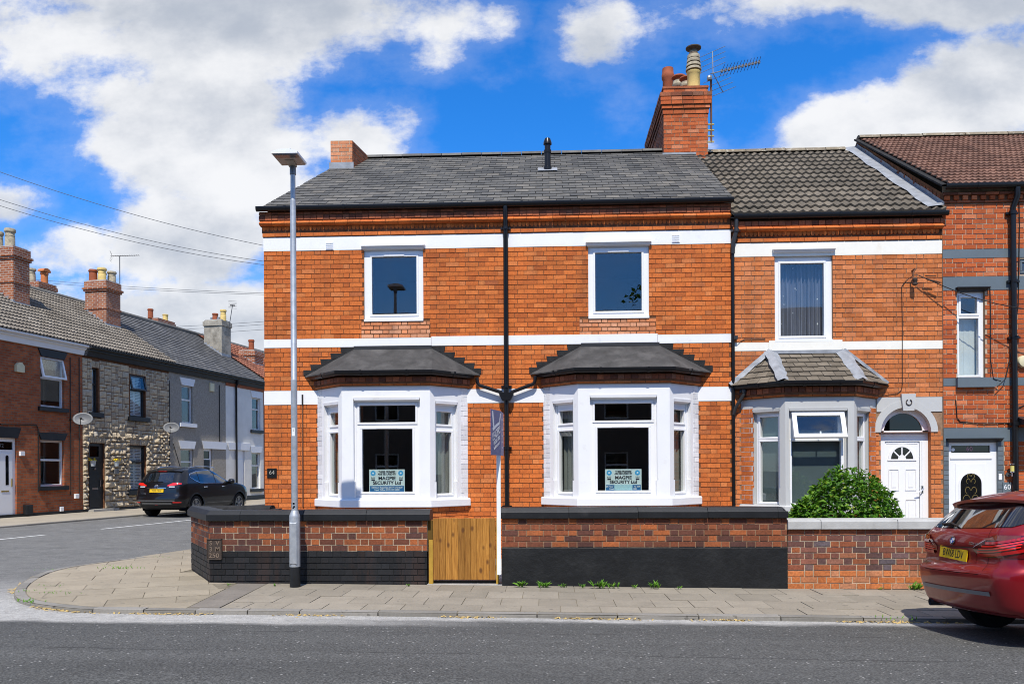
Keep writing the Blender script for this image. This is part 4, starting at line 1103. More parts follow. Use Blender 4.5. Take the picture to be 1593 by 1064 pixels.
for i, (px0, px1, pt, lab) in enumerate(((574.3, 629.5, 730, 'mint and blue security notice in the left bay window, nothing stuck over it'), (941.5, 998, 729.5, 'mint and blue security notice in the right bay window, blank label stuck over its foot'))):
    C, fpn = DETAIL[i]; Yn = YB + .13
    c = BAYS[i][0]; u0, u1 = at(px0, 745, Yn).x - c, at(px1, 745, Yn).x - c
    notice(C, (u0, u1, fpn[1][2] - .002, at((px0 + px1) / 2, pt, Yn).z), lab, i == 1)
# ------------------------------------------------------------------ boundary walls, gate, board, lamp
WF = Fr((0, WY, 0), (1, 0, 0))
def wx(px, py=850): return at(px, py, WY).x
COP = [(-.27, .0), (.05, .0), (.055, .008), (.055, .088), (.048, .096), (.0, .146), (-.012, .150), (-.208, .150), (-.22, .146), (-.27, .096), (-.275, .088), (-.275, .008)]
def coping(parent, path, z, mat, name='coping_stone', pieces=None, prof=COP):
    P = [Vector((*p, z)) for p in path]
    for a, b, in zip(P, P[1:]):
        L = (b - a).length; n = pieces or max(1, round(L / 1.1)); t = (b - a).normalized()
        for k in range(n):
            g = MB(); q0, q1 = a.lerp(b, k / n), a.lerp(b, (k + 1) / n)
            e0 = .0 if k == 0 else .003; e1 = 0 if k == n - 1 else .003
            g.sweep([q0 + t * e0 + Vector((0, 0, rnd.uniform(-.004, .004))), q1 - t * e1], prof); g.build(name, MAT[mat], parent)
# left wall with its slanting corner
xa, xb = -4.77, wx(664.5)
zA = at(500, 793.5, WY - .05).z - .15
zbr = at(500, 857.5, WY).z
wall = thing('boundary_wall', 'brick boundary wall with slanted corner, black painted base bricks and black coping', 'wall', ((xa + xb) / 2, WY, gz(-3)))
CHF = Fr((-5.68, 12.6, 0), (.91, -1.43, 0)); chl = math.hypot(.91, 1.43)
mb = MB(); mb.sweep([(-5.68, 12.6, 0), (xa, WY, 0), (xb, WY, 0)], [(-.22, -.4), (-.002, -.4), (-.002, zA), (-.22, zA)]); mb.build('wall_core', MAT['mortar_pale'], wall)
mb = MB(); mb.sweep([(-5.68, 12.6, 0), (xa, WY, 0), (xb, WY, 0)], [(-.1, -.4), (-.0, -.4), (-.0, zbr), (-.1, zbr)]); mb.build('base_bed', MAT['mortar_black'], wall)
specs = []
for fr, u0, u1 in ((WF, xa, xb), (CHF, 0, chl)):
    lay(specs, fr, u0, u1, zbr + .004, zA, (), 'brick_wall', L=.222, H=.105, j=.011, proud=.006, jit=.003)
    lay(specs, fr, u0, u1, -.02, zbr, (), 'brick_black', L=.222, H=.105, j=.007, proud=.007, jit=.004)
    lay(specs, fr, u0, u1, -.11, -.02, (), 'brick_black', L=.222, H=.105, j=.009, proud=.010, jit=.003, bond='stretch')
finish_bricks(wall, specs, 300)
coping(wall, [(-5.70, 12.63), (-4.95, WY + .283)], zA, 'black_paint', pieces=1)
g = MB(); g.sweep([(-4.95, WY + .283, zA + .001), (xa, WY, zA + .001), (xa + .45, WY, zA + .001)], COP); g.build('coping_stone', MAT['black_paint'], wall)
coping(wall, [(xa + .455, WY), (xb + .045, WY)], zA, 'black_paint', pieces=3)
# return wall inside the yard
xr0, xr1, yr = -5.5, at(432, 790, 12.45).x, 12.45
wr = thing('return_wall', 'short brick return wall with worn black coping behind the slanted corner', 'wall', ((xr0 + xr1) / 2, yr + .1, 0))
mb = MB(); mb.box(xr0, xr1 - .03, yr + .03, yr + .2, -.2, zA - .02); mb.build('wall_core', MAT['brick_wall'], wr)
g = MB(); zz = at(410, 786, yr + .1).z; g.sweep([(xr0, yr, zz - .12), (xr1 - .12, yr, zz - .12)], [(-.25, 0), (.03, 0), (.03, .07), (0, .10), (-.06, .12), (-.18, .12), (-.25, .08)]); 
g.sweep([(xr1 - .12, yr, zz - .12), (xr1, yr, zz - .12)], [(-.22, 0), (.0, 0), (.0, .04), (-.03, .06), (-.08, .07), (-.16, .07), (-.2, .05)]); g.build('coping_stone', MAT['felt_dark'], wr, smooth=25)
# middle wall with the rendered base
xa2, xb2 = wx(781), wx(1224.3)
zB = at(960, 789.5, WY - .05).z - .15; zrd = at(1000, 851.5, WY - .02).z
wall2 = thing('boundary_wall', 'brick boundary wall with smooth black rendered base and black coping beside the gate', 'wall', ((xa2 + xb2) / 2, WY, 0))
mb = MB(); mb.obox(WF, xa2, xb2, zrd - .05, zB, -.22, -.002); mb.build('wall_core', MAT['mortar'], wall2)
specs = []; lay(specs, WF, xa2, xb2, zrd + .004, zB, (), 'brick_wall', L=.222, H=.105, j=.011, jit=.003); finish_bricks(wall2, specs, 300)
mb = MB(); mb.bbox(WF, xa2 - .004, xb2 + .002, -.3, zrd, -.22, .024, .008); mb.build('rendered_base', MAT['render_black'], wall2)
coping(wall2, [(xa2 - .02, WY), (xb2 - .13, WY)], zB, 'black_paint', pieces=4)
g = MB(); e = xb2 - .128
g.sweep([(e, WY, zB), (e + .07, WY, zB), (e + .13, WY, zB)], COP); o = g.build('coping_stone', MAT['black_paint'], wall2)
for v in o.data.vertices:
    if v.co.x > e + .1 and v.co.z > zB + .1: v.co.z -= .05; v.co.x -= .01
# right wall, mauve and red bricks under a grey coping
xa3, xb3 = xb2 + .012, 10.5
zC = at(1330, 808, WY - .05).z - .135
wall3 = thing('boundary_wall', 'red and mauve brick boundary wall with pale grey stone coping behind the red car', 'wall', ((xa3 + xb3) / 2, WY, gz(5)))
W3 = Fr((0, WY + .012, 0), (1, 0, 0))
mb = MB(); mb.obox(W3, xa3, xb3, -.4, zC, -.22, -.003); mb.build('wall_core', MAT['mortar_pale'], wall3)
zlow = at(1330, 887, WY).z
specs = []; lay(specs, W3, xa3, xb3, zlow, zC, (), 'brick_wall_mauve', L=.222, H=.105, j=.012, jit=.003); lay(specs, W3, xa3, xb3, zlow - .26, zlow, (), 'brick_wall_low', L=.222, H=.105, j=.012, jit=.006)
finish_bricks(wall3, specs, 300)
cp3 = [(-.25, .0), (.05, .0), (.055, .01), (.055, .105), (.04, .13), (-.22, .14), (-.25, .12)]
cuts = [xa3 - .01, wx(1276), wx(1395), wx(1490), 7.6, 8.8, 10.5]
for a, b in zip(cuts, cuts[1:]):
    g = MB(); g.sweep([(a + .004, WY + .012, zC), (b - .004, WY + .012, zC)], cp3); g.build('coping_stone', MAT['coping_grey'], wall3, smooth=25)

# gate
M_wood = NT('gate_wood'); t = M_wood
r = t.rand(); pz = t.pos()
gr = t.noise(3.0, 6, .6, stretch=(26, 26, 1.2), dist=.6)
c = t.ramp(gr, [(.30, (.19, .075, .012)), (.5, (.33, .145, .024)), (.70, (.44, .21, .042))])
c = t.mix(1.0, c, t.range(r, 0, 1, .72, 1.2), 'MULTIPLY')
v = t.n('ShaderNodeTexVoronoi'); v.inputs['Scale'].default_value = 1.0
mp = t.n('ShaderNodeMapping'); mp.inputs['Scale'].default_value = (9, 9, 5.0); t.l(pz, mp.inputs[0]); t.l(mp.outputs[0], v.inputs['Vector'])
c = t.mix(t.range(v.outputs['Distance'], .26, .12, 0, .85), c, (.10, .038, .010))
t.bsdf(c, .7, .3, 0, t.bump(gr, .15, .004)); MAT['gate_wood'] = t.mat
M_plain('post_wood', (.42, .25, .035), .7, .3, .2, 6); M_plain('wood_dark', (.10, .058, .012), .8, .2, .2, 6)
GY = WY + .04
g0, g1 = at(673.5, 850, GY).x, at(771, 850, GY).x; gt, gb = at(720, 806, GY).z, at(720, 901.5, GY).z
gate = thing('wooden_gate', 'golden brown wooden gate of upright boards between the two walls', 'gate', ((g0 + g1) / 2, GY, gb))
GF = Fr((0, GY, 0), (1, 0, 0)); n = 10
for k in range(n):
    a, b = g0 + (g1 - g0) * k / n, g0 + (g1 - g0) * (k + 1) / n
    g = MB(); g.bbox(GF, a + .0008, b - .0008, gb, gt + rnd.uniform(-.003, .003), -.02, .0 + rnd.uniform(-.0015, .002), .004); g.build('board', MAT['gate_wood'], gate)
g = MB(); g.obox(GF, g0, g1, gb + .12, gb + .2, -.06, -.02); g.obox(GF, g0, g1, gt - .2, gt - .12, -.06, -.02); g.build('ledge_rail', MAT['post_wood'], gate)
g = MB(); g.obox(GF, g0, g1, gz(0) - .02, gb - .02, -.12, -.08); g.build('gap_shade', MAT['black_paint'], gate)  # black strip stands in for the shaded gap under the gate
pg = thing('gate_post', 'slim yellow brown wooden gate post against the left wall end', 'gate post', (wx(668.5), WY, 0), 'gate posts')
xg = wx(666.6); g = MB(); g.obox(GF, xg, wx(672.8), -.1, gt - .30, -.1, .012); g.build('lower_post', MAT['post_wood'], pg)
g = MB(); g.obox(GF, xg - .02, wx(672.4), gt - .30, gt - .03, -.11, -.004); g.build('upper_post', MAT['wood_dark'], pg)
g = MB(); g.obox(GF, wx(771.4), wx(775.2), -.1, gt + .0, -.1, .006); o = tag(g.build('gate_post', MAT['post_wood'], None), 'slim yellow brown wooden gate post beside the white board pole', 'gate post', 'gate posts')
g = MB(); g.box(wx(664), wx(783), WY - .02, WY + .22, -.1, gz(-.5) + .018); st = struct(g.build('threshold', MAT['concrete']))

# letting board on a white pole
BY = WY - .09
px_ = at(776, 800, BY).x; zlo, zhi = at(776, 893.5, BY).z, at(774, 704, BY).z; zt = at(773, 642, BY).z; zb2 = at(773, 706, BY).z
bd = thing('letting_board', 'purple blue folded letting board on a white pole beside the gate', 'sign', (px_, BY, zlo))
M_plain('board_purple', (.070, .078, .20), .4, .4, .05, 3); M_plain('board_purple_pale', (.115, .125, .30), .4, .4, .05, 3); M_plain('board_white', (.62, .64, .68), .5, .4, .05, 6)
g = MB(); g.box(px_ - .028, px_ + .028, BY - .02, BY + .02, zlo, zt - .04); g.build('pole', MAT['post_paint'], bd)
# two panels folded about the pole: the wide one faces the road to the left and is seen edge-on
A = Vector((at(764.5, 660, BY - .05).x, BY - .42, 0)); B = Vector((at(779.3, 660, BY).x, BY + .05, 0)); C_ = Vector((at(783.5, 660, BY + .12).x, BY + .42, 0))
xk = at(779.0, 660, BY - .03).x
yl = BY - .46; Al = Vector((at(764.0, 660, yl).x, yl, 0)); Bl = Vector((xk, BY - .03, 0)); Cl = Vector((at(783.3, 660, BY + .42).x, BY + .42, 0))
PF = Fr(Al, Bl - Al); pw = (Bl - Al).length
g = MB(); g.obox(PF, 0, pw, zb2 - .02, zt + .02, -.008, .0); g.build('front_panel', MAT['board_purple'], bd)
PF2 = Fr(Bl, Cl - Bl); g = MB(); g.obox(PF2, .002, (Cl - Bl).length, zb2 - .02, zt + .02, -.008, .0); g.build('return_panel', MAT['board_purple_pale'], bd)
hb = zt - zb2
# the big pale L shape and the lettering, printed on the panel
def strip(fr, pts, w, mat, parent, name, d=.0012):
    g = MB()
    for (a, b), (c, e) in zip(pts, pts[1:]):
        n_ = Vector((-(e - b), c - a)).normalized() * w / 2
        g.face([fr.p(a - n_.x, b - n_.y, d), fr.p(c - n_.x, e - n_.y, d), fr.p(c + n_.x, e + n_.y, d), fr.p(a + n_.x, b + n_.y, d)][::1])
    g.build(name, mat, parent)
zc_ = lambda t: zb2 + hb * t
strip(PF, [(pw * .14, zc_(1.0)), (pw * .26, zc_(.62))], pw * .13, MAT['board_white'], bd, 'emblem_stroke'); strip(PF, [(pw * .15, zc_(.56)), (pw * .62, zc_(.69)), (pw * .86, zc_(.74)), (pw * .97, zc_(.98))], pw * .09, MAT['board_white'], bd, 'emblem_stroke')
tf = Fr(PF.p(0, 0, 0), PF.U + Vector((0, 0, .30)), Vector((0, 0, 1)))
def slant(body, u, v, sz, xs):
    f = Fr(PF.p(u, v, .0015), PF.U * 1.0 + Vector((0, 0, .36)), Vector((-PF.U.x * .0, -PF.U.y * .0, 1)))
    f.V = Vector((0, 0, 1)); f.N = PF.N
    text_obj('lettering', body, f, 0, 0, .001, sz, MAT['board_white'], bd, ext=.0005, xs=xs, bold=.001)
slant('LEADERS', pw * .52, zc_(.475), .155, .62); slant('01332 200', pw * .55, zc_(.31), .075, .9); slant('leaders.co.uk', pw * .55, zc_(.19), .06, .85)
for t_ in (.85, .6, .45, .3, .16): 
    g = MB(); c = (Cl - Bl).length * .5; g.obox(PF2, c - .05, c + .05, zc_(t_) - .012, zc_(t_) + .012, 0, .0012); g.build('print_mark', MAT['board_white'], bd)

# street lamp
LY = 10.93; base = atg(459, 912.5); LX = base.x; LY = base.y - .0
lamp = thing('street_lamp', 'grey galvanised street lamp column with flat head and black foot', 'street lamp', (LX, LY, gz(LX)))
lz = lambda y: at(457, y, LY).z
g = MB(); g.lathe((LX, LY, gz(LX) - .05), [(.071, 0), (.071, lz(881) - gz(LX) + .05)], 24); g.build('foot', MAT['black_paint'], lamp, smooth=40)
g = MB(); g.lathe((LX, LY, 0), [(.0735, lz(881)), (.0735, lz(804)), (.07, lz(801)), (.042, lz(793.5))], 24); col = g.build('lower_column', MAT['galv'], lamp, smooth=30)
df = Fr((LX, LY - .069, 0), (1, 0, 0)); g = MB(); g.bbox(df, -.052, .052, lz(877), lz(812), -.03, .010, .012); g.build('access_door', MAT['galv'], lamp)
g = MB(); g.lathe((LX, LY, 0), [(.0425, lz(794)), (.0425, lz(592)), (.043, lz(591)), (.0405, lz(590.4)), (.039, lz(312)), (.0335, lz(311)), (.0335, lz(258))], 20); g.build('upper_column', MAT['galv'], lamp, smooth=30)
g = MB(); g.lathe((LX, LY, 0), [(.0415, lz(272)), (.0415, lz(262)), (.035, lz(256)), (.03, lz(250))], 18); g.build('spigot', MAT['galv_dark'], lamp, smooth=40)
hz = lz(254.5)
M_plain('lamp_grey', (.33, .34, .34), .45, .5, .08, 6); M_plain('lamp_under', (.30, .275, .25), .5, .4, .08, 6)
M_plain('lamp_white', (.75, .77, .78), .4, .5, .04, 6); M_plain('lamp_lens', (.10, .10, .10), .25, .5, .2, 30)
hw = .175; y0, y1 = LY - .36, LY + .05
g = MB()
# shallow vaulted cover
for s0, s1, za, zb in ((-1, -.45, .0, .028), (-.45, .45, .028, .040), (.45, 1, .028, .0)):
    za_, zb_ = (za, zb)
    g.hexa([(LX + hw * s0, y1, hz - .0), (LX + hw * s1, y1, hz - .0), (LX + hw * s1, y1, hz + .03 + zb_), (LX + hw * s0, y1, hz + .03 + za_)], [(LX + hw * s0, y0, hz - .0), (LX + hw * s1, y0, hz - .0), (LX + hw * s1, y0, hz + .025 + zb_), (LX + hw * s0, y0, hz + .025 + za_)])
head = g.build('head', MAT['lamp_white'], lamp)
g = MB(); g.box(LX - hw + .012, LX + hw - .012, y0 + .01, y1 - .01, hz - .012, hz - .001); g.build('underside', MAT['lamp_under'], head)
g = MB(); g.box(LX - hw + .02, LX + hw - .02, y0 + .02, y0 + .12, hz - .018, hz - .0125); g.build('lens_panel', MAT['lamp_lens'], head)
g = MB(); g.hexa([(LX - .05, y1 - .03, hz - .05), (LX + .05, y1 - .03, hz - .05), (LX + .05, y1 - .03, hz - .012), (LX - .05, y1 - .03, hz - .012)], [(LX - .06, y0 + .2, hz - .02), (LX + .06, y0 + .2, hz - .02), (LX + .06, y0 + .2, hz - .012), (LX - .06, y0 + .2, hz - .012)]); g.build('bracket', MAT['lamp_under'], head)
g = MB(); g.lathe((LX + .01, LY - .2, hz + .06), [(.05, 0), (.045, .025), (.02, .035)], 14); g.build('photocell', MAT['lamp_white'], head, smooth=40)
sz = lz(672); g = MB(); df2 = Fr((LX, LY, 0), (1, 0, 0))
for k in range(5):
    a0, a1 = -.5 + k * .2, -.3 + k * .2; rr = .0432
    g.face([(LX + rr * math.sin(a0), LY - rr * math.cos(a0), sz - .055), (LX + rr * math.sin(a1), LY - rr * math.cos(a1), sz - .055), (LX + rr * math.sin(a1), LY - rr * math.cos(a1), sz + .055), (LX + rr * math.sin(a0), LY - rr * math.cos(a0), sz + .055)])
g.build('number_sticker', MAT['post_paint'], lamp)
text_obj('numerals', '1', Fr((LX, LY - .0445, 0), (1, 0, 0)), 0, sz + .02, 0, .05, MAT['notice_ink'], lamp)
g = MB(); sz = lz(785)
for (a, b, rr) in ((.0, .02, .016), (.006, -.022, .013), (-.006, -.04, .012)): g.lathe((LX + a, LY - .044, sz + b), [(rr, 0), (rr * .8, .002)], 9, axis=(0, -1, 0))
g.build('sticker_scrap', MAT['plaque_black'], lamp)

# cast iron hydrant plate on the wall corner
p0, p1 = at(321.5, 838.5, WY - .03), at(345, 870.5, WY - .03)
hp = thing('hydrant_plate', 'rusty cast iron valve marker plate with raised letters on the wall corner', 'plate', ((p0.x + p1.x) / 2, WY - .02, p1.z))
g = MB(); g.bbox(WF, p0.x, p1.x, p1.z, p0.z, .002, .028, .006)
for (a, b, c, d) in ((p0.x, p1.x, p1.z, p1.z + .012), (p0.x, p1.x, p0.z - .012, p0.z), (p0.x, p0.x + .010, p1.z, p0.z), (p1.x - .010, p1.x, p1.z, p0.z)): g.bbox(WF, a, b, c, d, .02, .036, .003)
g.build('plate', MAT['cast_iron'], hp)
w_, h_ = p1.x - p0.x, p0.z - p1.z
for s, x, y, z in (('S', .27, .80, .088), ('V', .72, .80, .088), ('3', .27, .51, .088), ('M', .72, .51, .088), ('250', .48, .20, .088)):
    text_obj('raised_letter', s, WF, p0.x + x * w_, p1.z + y * h_, .028, z, MAT['cast_iron_raised'], hp, ext=.004, bold=.001, xs=1.15 if s == '250' else 1)
# ------------------------------------------------------------------ the middle house (grey bay, arched door)
h62 = thing('brick_house', 'pale orange brick terrace house with grey bay window and white arched doorway', 'house', ((HR + NXR) / 2, FY, gz(4)))
X0, X1 = HR + .012, NXR
def nz(y, px=1300, Y=FY): return at(px, y, Y).z
E2 = nz(340.5)
N1 = (nz(397.5), nz(376.5)); N2 = (nz(544.5), nz(531.5))
cs = {'W': ((fx(1206), fx(1296), nz(531, 1250), nz(395, 1250)), (fx(1216), fx(1283.5), nz(522, 1250), nz(409, 1250)))}
DW = (fx(1370, 700), fx(1448, 700), .02, nz(672, 1409))       # door opening up to the springing
dcx = (DW[0] + DW[1]) / 2; drad = (DW[1] - DW[0]) / 2
c6, b6 = (fx(1153, 650) + fx(1362.5, 650)) / 2, (fx(1362.5, 650) - fx(1153, 650)) / 2; a6 = b6 - .6
zarch = DW[3] + drad
mb = MB()
mb.sheet(FF, X0, X1, -.4, E2, [cs['W'][0], (DW[0], DW[1], -.4, zarch + .02), (c6 - b6 + .12, c6 + b6 - .12, .4, nz(625, 1260))], -.003)
mb.build('mortar_bed', MAT['mortar'], h62); reveal(h62, FF, cs['W'][0], 'mortar'); reveal(h62, FF, (DW[0], DW[1], -.1, DW[3]), 'brick_pale', -.2, 'door_reveal')
specs = []
Wr, Gr = cs['W']
z3 = (nz(640, 1450), nz(617.5, 1450))          # grey band of the arch
surround = (fx(1363.5, 640), fx(1465.5, 640), nz(672, 1409), z3[1])
lay(specs, FF, X0, X1, N2[1], N1[0], [Wr], 'brick_pale', L=.226, j=.009)
lay(specs, FF, X0, X1, z3[1], N2[0], [(c6 - b6 * .55, c6 + b6 * .55, 0, N2[0] + .1)], 'brick_pale', j=.009)
lay(specs, FF, X0, X1, -.3, z3[1], [(c6 - b6, c6 + b6, -1, 4), (DW[0], DW[1], -1, 4), surround], 'brick_pale', j=.009, phase=.1)
mb = MB(); mb.obox(FF, X0, X1, N1[0], N1[1], -.02, .010); xq = fx(1196, 540), fx(1310, 540)
mb.obox(FF, X0, xq[0] - .002, N2[0], N2[1], -.02, .010); mb.obox(FF, xq[0], xq[1], N2[0], N2[1] + .03, -.02, .018); mb.obox(FF, xq[1] + .002, X1, N2[0], N2[1], -.02, .010)
mb.build('cream_band', MAT['paint_cream'], h62)
z0 = N1[1]; q1, q2, q3, q4 = z0 + .09, z0 + .19, z0 + .275, z0 + .38
mb = MB(); mb.obox(FF, X0, X1, z0 + .004, q1, -.03, .012); mb.obox(FF, X0, X1, q1, q2, -.03, .008); mb.obox(FF, X0, X1, q2, E2 - .01, -.03, .03); mb.build('cornice_bed', MAT['mortar_dark'], h62)
lay(specs, FF, X0 + .1, X1, z0 + .012, q1 - .008, (), 'brick_orange', ch=.09, bond='stretch', proud=.028)
lay(specs, FF, X0, X1, q3 + .01, q4 - .005, (), 'brick_dark', ch=.12, bond='header', proud=.068)
mb = MB(); u = X0 + .06
while u < X1 - .04:
    arc = [(u + .033 * math.cos(t), q2 - .03 - .045 * math.sin(t)) for t in [math.pi * k / 6 for k in range(7)]]
    mb.prism(FF, [(u - .033, q2), (u - .033, q2 - .03)] + [(x, z) for x, z in reversed(arc)][1:] + [(u + .033, q2)], .006, .028); u += .072
mb.build('scalloped_course', MAT['brick_orange'], h62, kind='stuff')
u = X0 + .02
while u < X1 - .1:
    w = min(.232, X1 - u); place('moulded_brick', mesh_m, Matrix.Translation((u, FY, q2 + .002)) @ Matrix.Diagonal((w / .232, 1, 1, 1)), h62); u += .232
gutter(h62, [(X0 + .02, FY - .06, E2 + .035), (X1 + .06, FY - .06, E2 + .035)])
# window with curtains
up = window(h62, FF, *Wr, [Gr], d=-.05)
mb = MB(); rail(mb, FF, Wr[0] - .045, Wr[1] + .045, Wr[3] - .005, .085, -.03, .08, .035); mb.build('window_head', MAT['upvc'], up)
mb = MB(); mb.obox(FF, Wr[0], Wr[1], Wr[2] - .01, Wr[2] + .03, -.03, .02); mb.build('window_cill', MAT['upvc'], up)
t = NT('curtain'); r_ = t.noise(14, 2, .5, stretch=(1, 1, .05)); vv = t.n('ShaderNodeTexVoronoi'); vv.inputs['Scale'].default_value = 6; t.l(t.pos(), vv.inputs['Vector'])
cc = t.ramp(r_, [(.3, (.10, .11, .15)), (.7, (.24, .25, .32))]); cc = t.mix(t.math('LESS_THAN', vv.outputs['Distance'], .10), cc, (.8, .82, .85)); t.bsdf(cc, .9, .1); MAT['curtain'] = t.mat
mb = MB(); n = 60
for i in range(n):
    a, b = Gr[0] - .03 + (Gr[1] - Gr[0] + .06) * i / n, Gr[0] - .03 + (Gr[1] - Gr[0] + .06) * (i + 1) / n
    da, db = -.22 - .03 * math.sin(i * 1.3) - .01 * math.sin(i * .37), -.22 - .03 * math.sin((i + 1) * 1.3) - .01 * math.sin((i + 1) * .37)
    mid = abs((i + .5) / n - .38); hi = Gr[3] + .05
    mb.face([FF.p(a, Gr[2] - .03, da), FF.p(b, Gr[2] - .03, db), FF.p(b, hi, db), FF.p(a, hi, da)])
mb.build('curtain', MAT['curtain'], h62, smooth=60)
mb = MB(); zf2 = N2[0] - .1
mb.box(X0 + .02, X1 - .02, FY + 3.4, FY + 3.5, -.1, E2); mb.box(X0 + .02, X1 - .02, FY + .25, FY + 3.4, zf2, zf2 + .2); mb.box(X0 + .02, X1 - .02, FY + .25, FY + 3.4, N1[1] + .1, N1[1] + .2)
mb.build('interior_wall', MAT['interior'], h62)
# bay
lv = (at(1278, 800, YB).z, at(1278, 786, YB).z, at(1278, 617, YB).z, at(1278, 601, YB).z, at(1278, 593, YB - .1).z, at(1250, 549.5, FY).z)
bz = lambda y: at(1275, y, YB).z
fwr = (bx(1230.5, 700, c6), bx(1316, 700, c6), bz(786), bz(641))
fpn = [(bx(1240, 660, c6), bx(1307, 660, c6), bz(676), bz(647)), (bx(1234, 720, c6), bx(1311, 720, c6), bz(783), bz(686))]
zt, zb = lv[2], lv[1]
sl = math.hypot(.6, .6); su0, su1 = .26, .71
sw = (su0, su1, zb + .01, zt - .26); spn = [(su0 + .07, su1 - .035, zt - .67, zt - .32), (su0 + .07, su1 - .035, zb + .05, zt - .75)]
L, C, Rr, e, t0, t1, wo = bay(h62, specs, c6, a6, b6, *lv, (at(1310, 549, FY).x - at(1199, 549, FY).x) / 2, 'paint_grey', (fwr, fpn), (sw, spn), .24, 'brick_orange', 'tile_brown', roofc=(at(1310, 549, FY).x + at(1199, 549, FY).x) / 2)
# grey roller blinds behind the glass
M_plain('blind_grey', (.095, .125, .13), .8, .2, .05, 2)
for fr_, r_, dd in ((C, (fwr[0] + .03, fwr[1] - .03, fwr[2] + .03, fwr[3] - .3), -.19), (L, (su0 + .03, su1 - .02, zb + .03, zt - .3), -.17), (Rr, (sl - su1 + .02, sl - su0 - .03, zb + .03, zt - .3), -.17)):
    mb = MB(); mb.obox(fr_, *r_, dd - .004, dd); mb.build('roller_blind', MAT['blind_grey'], h62)
# tilted-open top sash
mb = MB(); tl = R(20); hgt = bz(641) - bz(683)
SF = Fr(C.p(0, bz(641.5), -.05), (1, 0, 0), Vector((0, -math.sin(tl), -math.cos(tl)))); SF = Fr(C.p(0, bz(641.5), -.045), (-1, 0, 0), Vector((0, -math.sin(tl), -math.cos(tl))))
u0, u1 = -bx(1314, 650, c6), -bx(1232, 650, c6)
mb.slab(SF, u0, u1, 0, hgt, [(u0 + .075, u1 - .075, .06, hgt - .065)], -.03, .03)
sash = mb.build('opening_sash', MAT['upvc'], h62)
g = MB(); g.obox(SF, u0 + .07, u1 - .07, .055, hgt - .06, -.004, .004); g.build('pane', MAT['glass'], sash)
g = MB(); g.obox(SF, -.012, .012, hgt - .13, hgt - .03, -.06, -.03); g.build('handle', MAT['upvc'], sash)
# tiled bay roof with lead hips
mb = MB()
for q in ([e[0], e[1], t0], [e[1], e[2], t1, t0], [e[2], e[3], t1]): mb.face([p - Vector((0, 0, .02)) for p in q])
mb.build('bay_roof_deck', MAT['felt_dark'], h62)
slate_roof(h62, e[1], e[2], t0, t1, 'tile_brown', .165, .2, 80, name='plain_tile', thick=.014, lift=.02, jname='tiling')
slate_roof(h62, e[0], e[1], t0 + Vector((-.02, 0, 0)), t0, 'tile_brown', .165, .2, 40, name='plain_tile', thick=.014, lift=.02, jname='tiling')
slate_roof(h62, e[2], e[3], t1, t1 + Vector((.02, 0, 0)), 'tile_brown', .165, .2, 40, name='plain_tile', thick=.014, lift=.02, jname='tiling')
def lead_strip(parent, A, B, wa, wb, lift=.03, name='lead_flashing', n1=Vector((0, -.5, 1))):
    A, B = Vector(A), Vector(B); t_ = (B - A).normalized(); s_ = t_.cross(n1.normalized()).normalized(); up_ = s_.cross(t_)
    if up_.z < 0: up_ = -up_
    g = MB(); m = 7
    for k in range(m):
        f0, f1 = k / m, (k + 1) / m; p, q = A.lerp(B, f0), A.lerp(B, f1); w0, w1 = wa + (wb - wa) * f0, wa + (wb - wa) * f1; j0 = .012 * math.sin(k * 2.1); j1 = .012 * math.sin((k + 1) * 2.1)
        g.face([p - s_ * (w0 + j0), p + up_ * lift, q + up_ * lift, q - s_ * (w1 + j1)]); g.face([p + up_ * lift, p + s_ * (w0 - j0), q + s_ * (w1 - j1), q + up_ * lift])
    return g.build(name, MAT['lead'], parent)
lead_strip(h62, e[1] + Vector((0, 0, .01)), t0 + Vector((0, 0, .03)), .10, .12, .045); lead_strip(h62, e[2] + Vector((0, 0, .01)), t1 + Vector((0, 0, .03)), .10, .12, .045)
lead_strip(h62, e[0] + Vector((.04, -.02, .02)), t0 + Vector((-.02, -.02, .05)), .07, .07, .05); lead_strip(h62, e[3] + Vector((-.04, -.02, .02)), t1 + Vector((.02, -.02, .05)), .03, .05, .04)
mb = MB(); mb.obox(FF, t0.x - .02, t1.x + .02, t0.z - .01, t0.z + .05, 0, .05); mb.build('roof_flashing', MAT['lead'], h62)
finish_bricks(h62, specs, 300)
# arched doorway
mb = MB()
def arch_pts(r, n=20, a0=0, a1=math.pi): return [(dcx + r * math.cos(a0 + (a1 - a0) * k / n), DW[3] + r * math.sin(a0 + (a1 - a0) * k / n)) for k in range(n + 1)]
ro = (fx(1463, 650) - fx(1363.5, 650)) / 2 ; ri = drad
ai, ao = arch_pts(ri), arch_pts(ro * 1.0)
for k in range(len(ai) - 1):
    mb.prism(FF, [ai[k], ao[k], ao[k + 1], ai[k + 1]], -.12, .022)
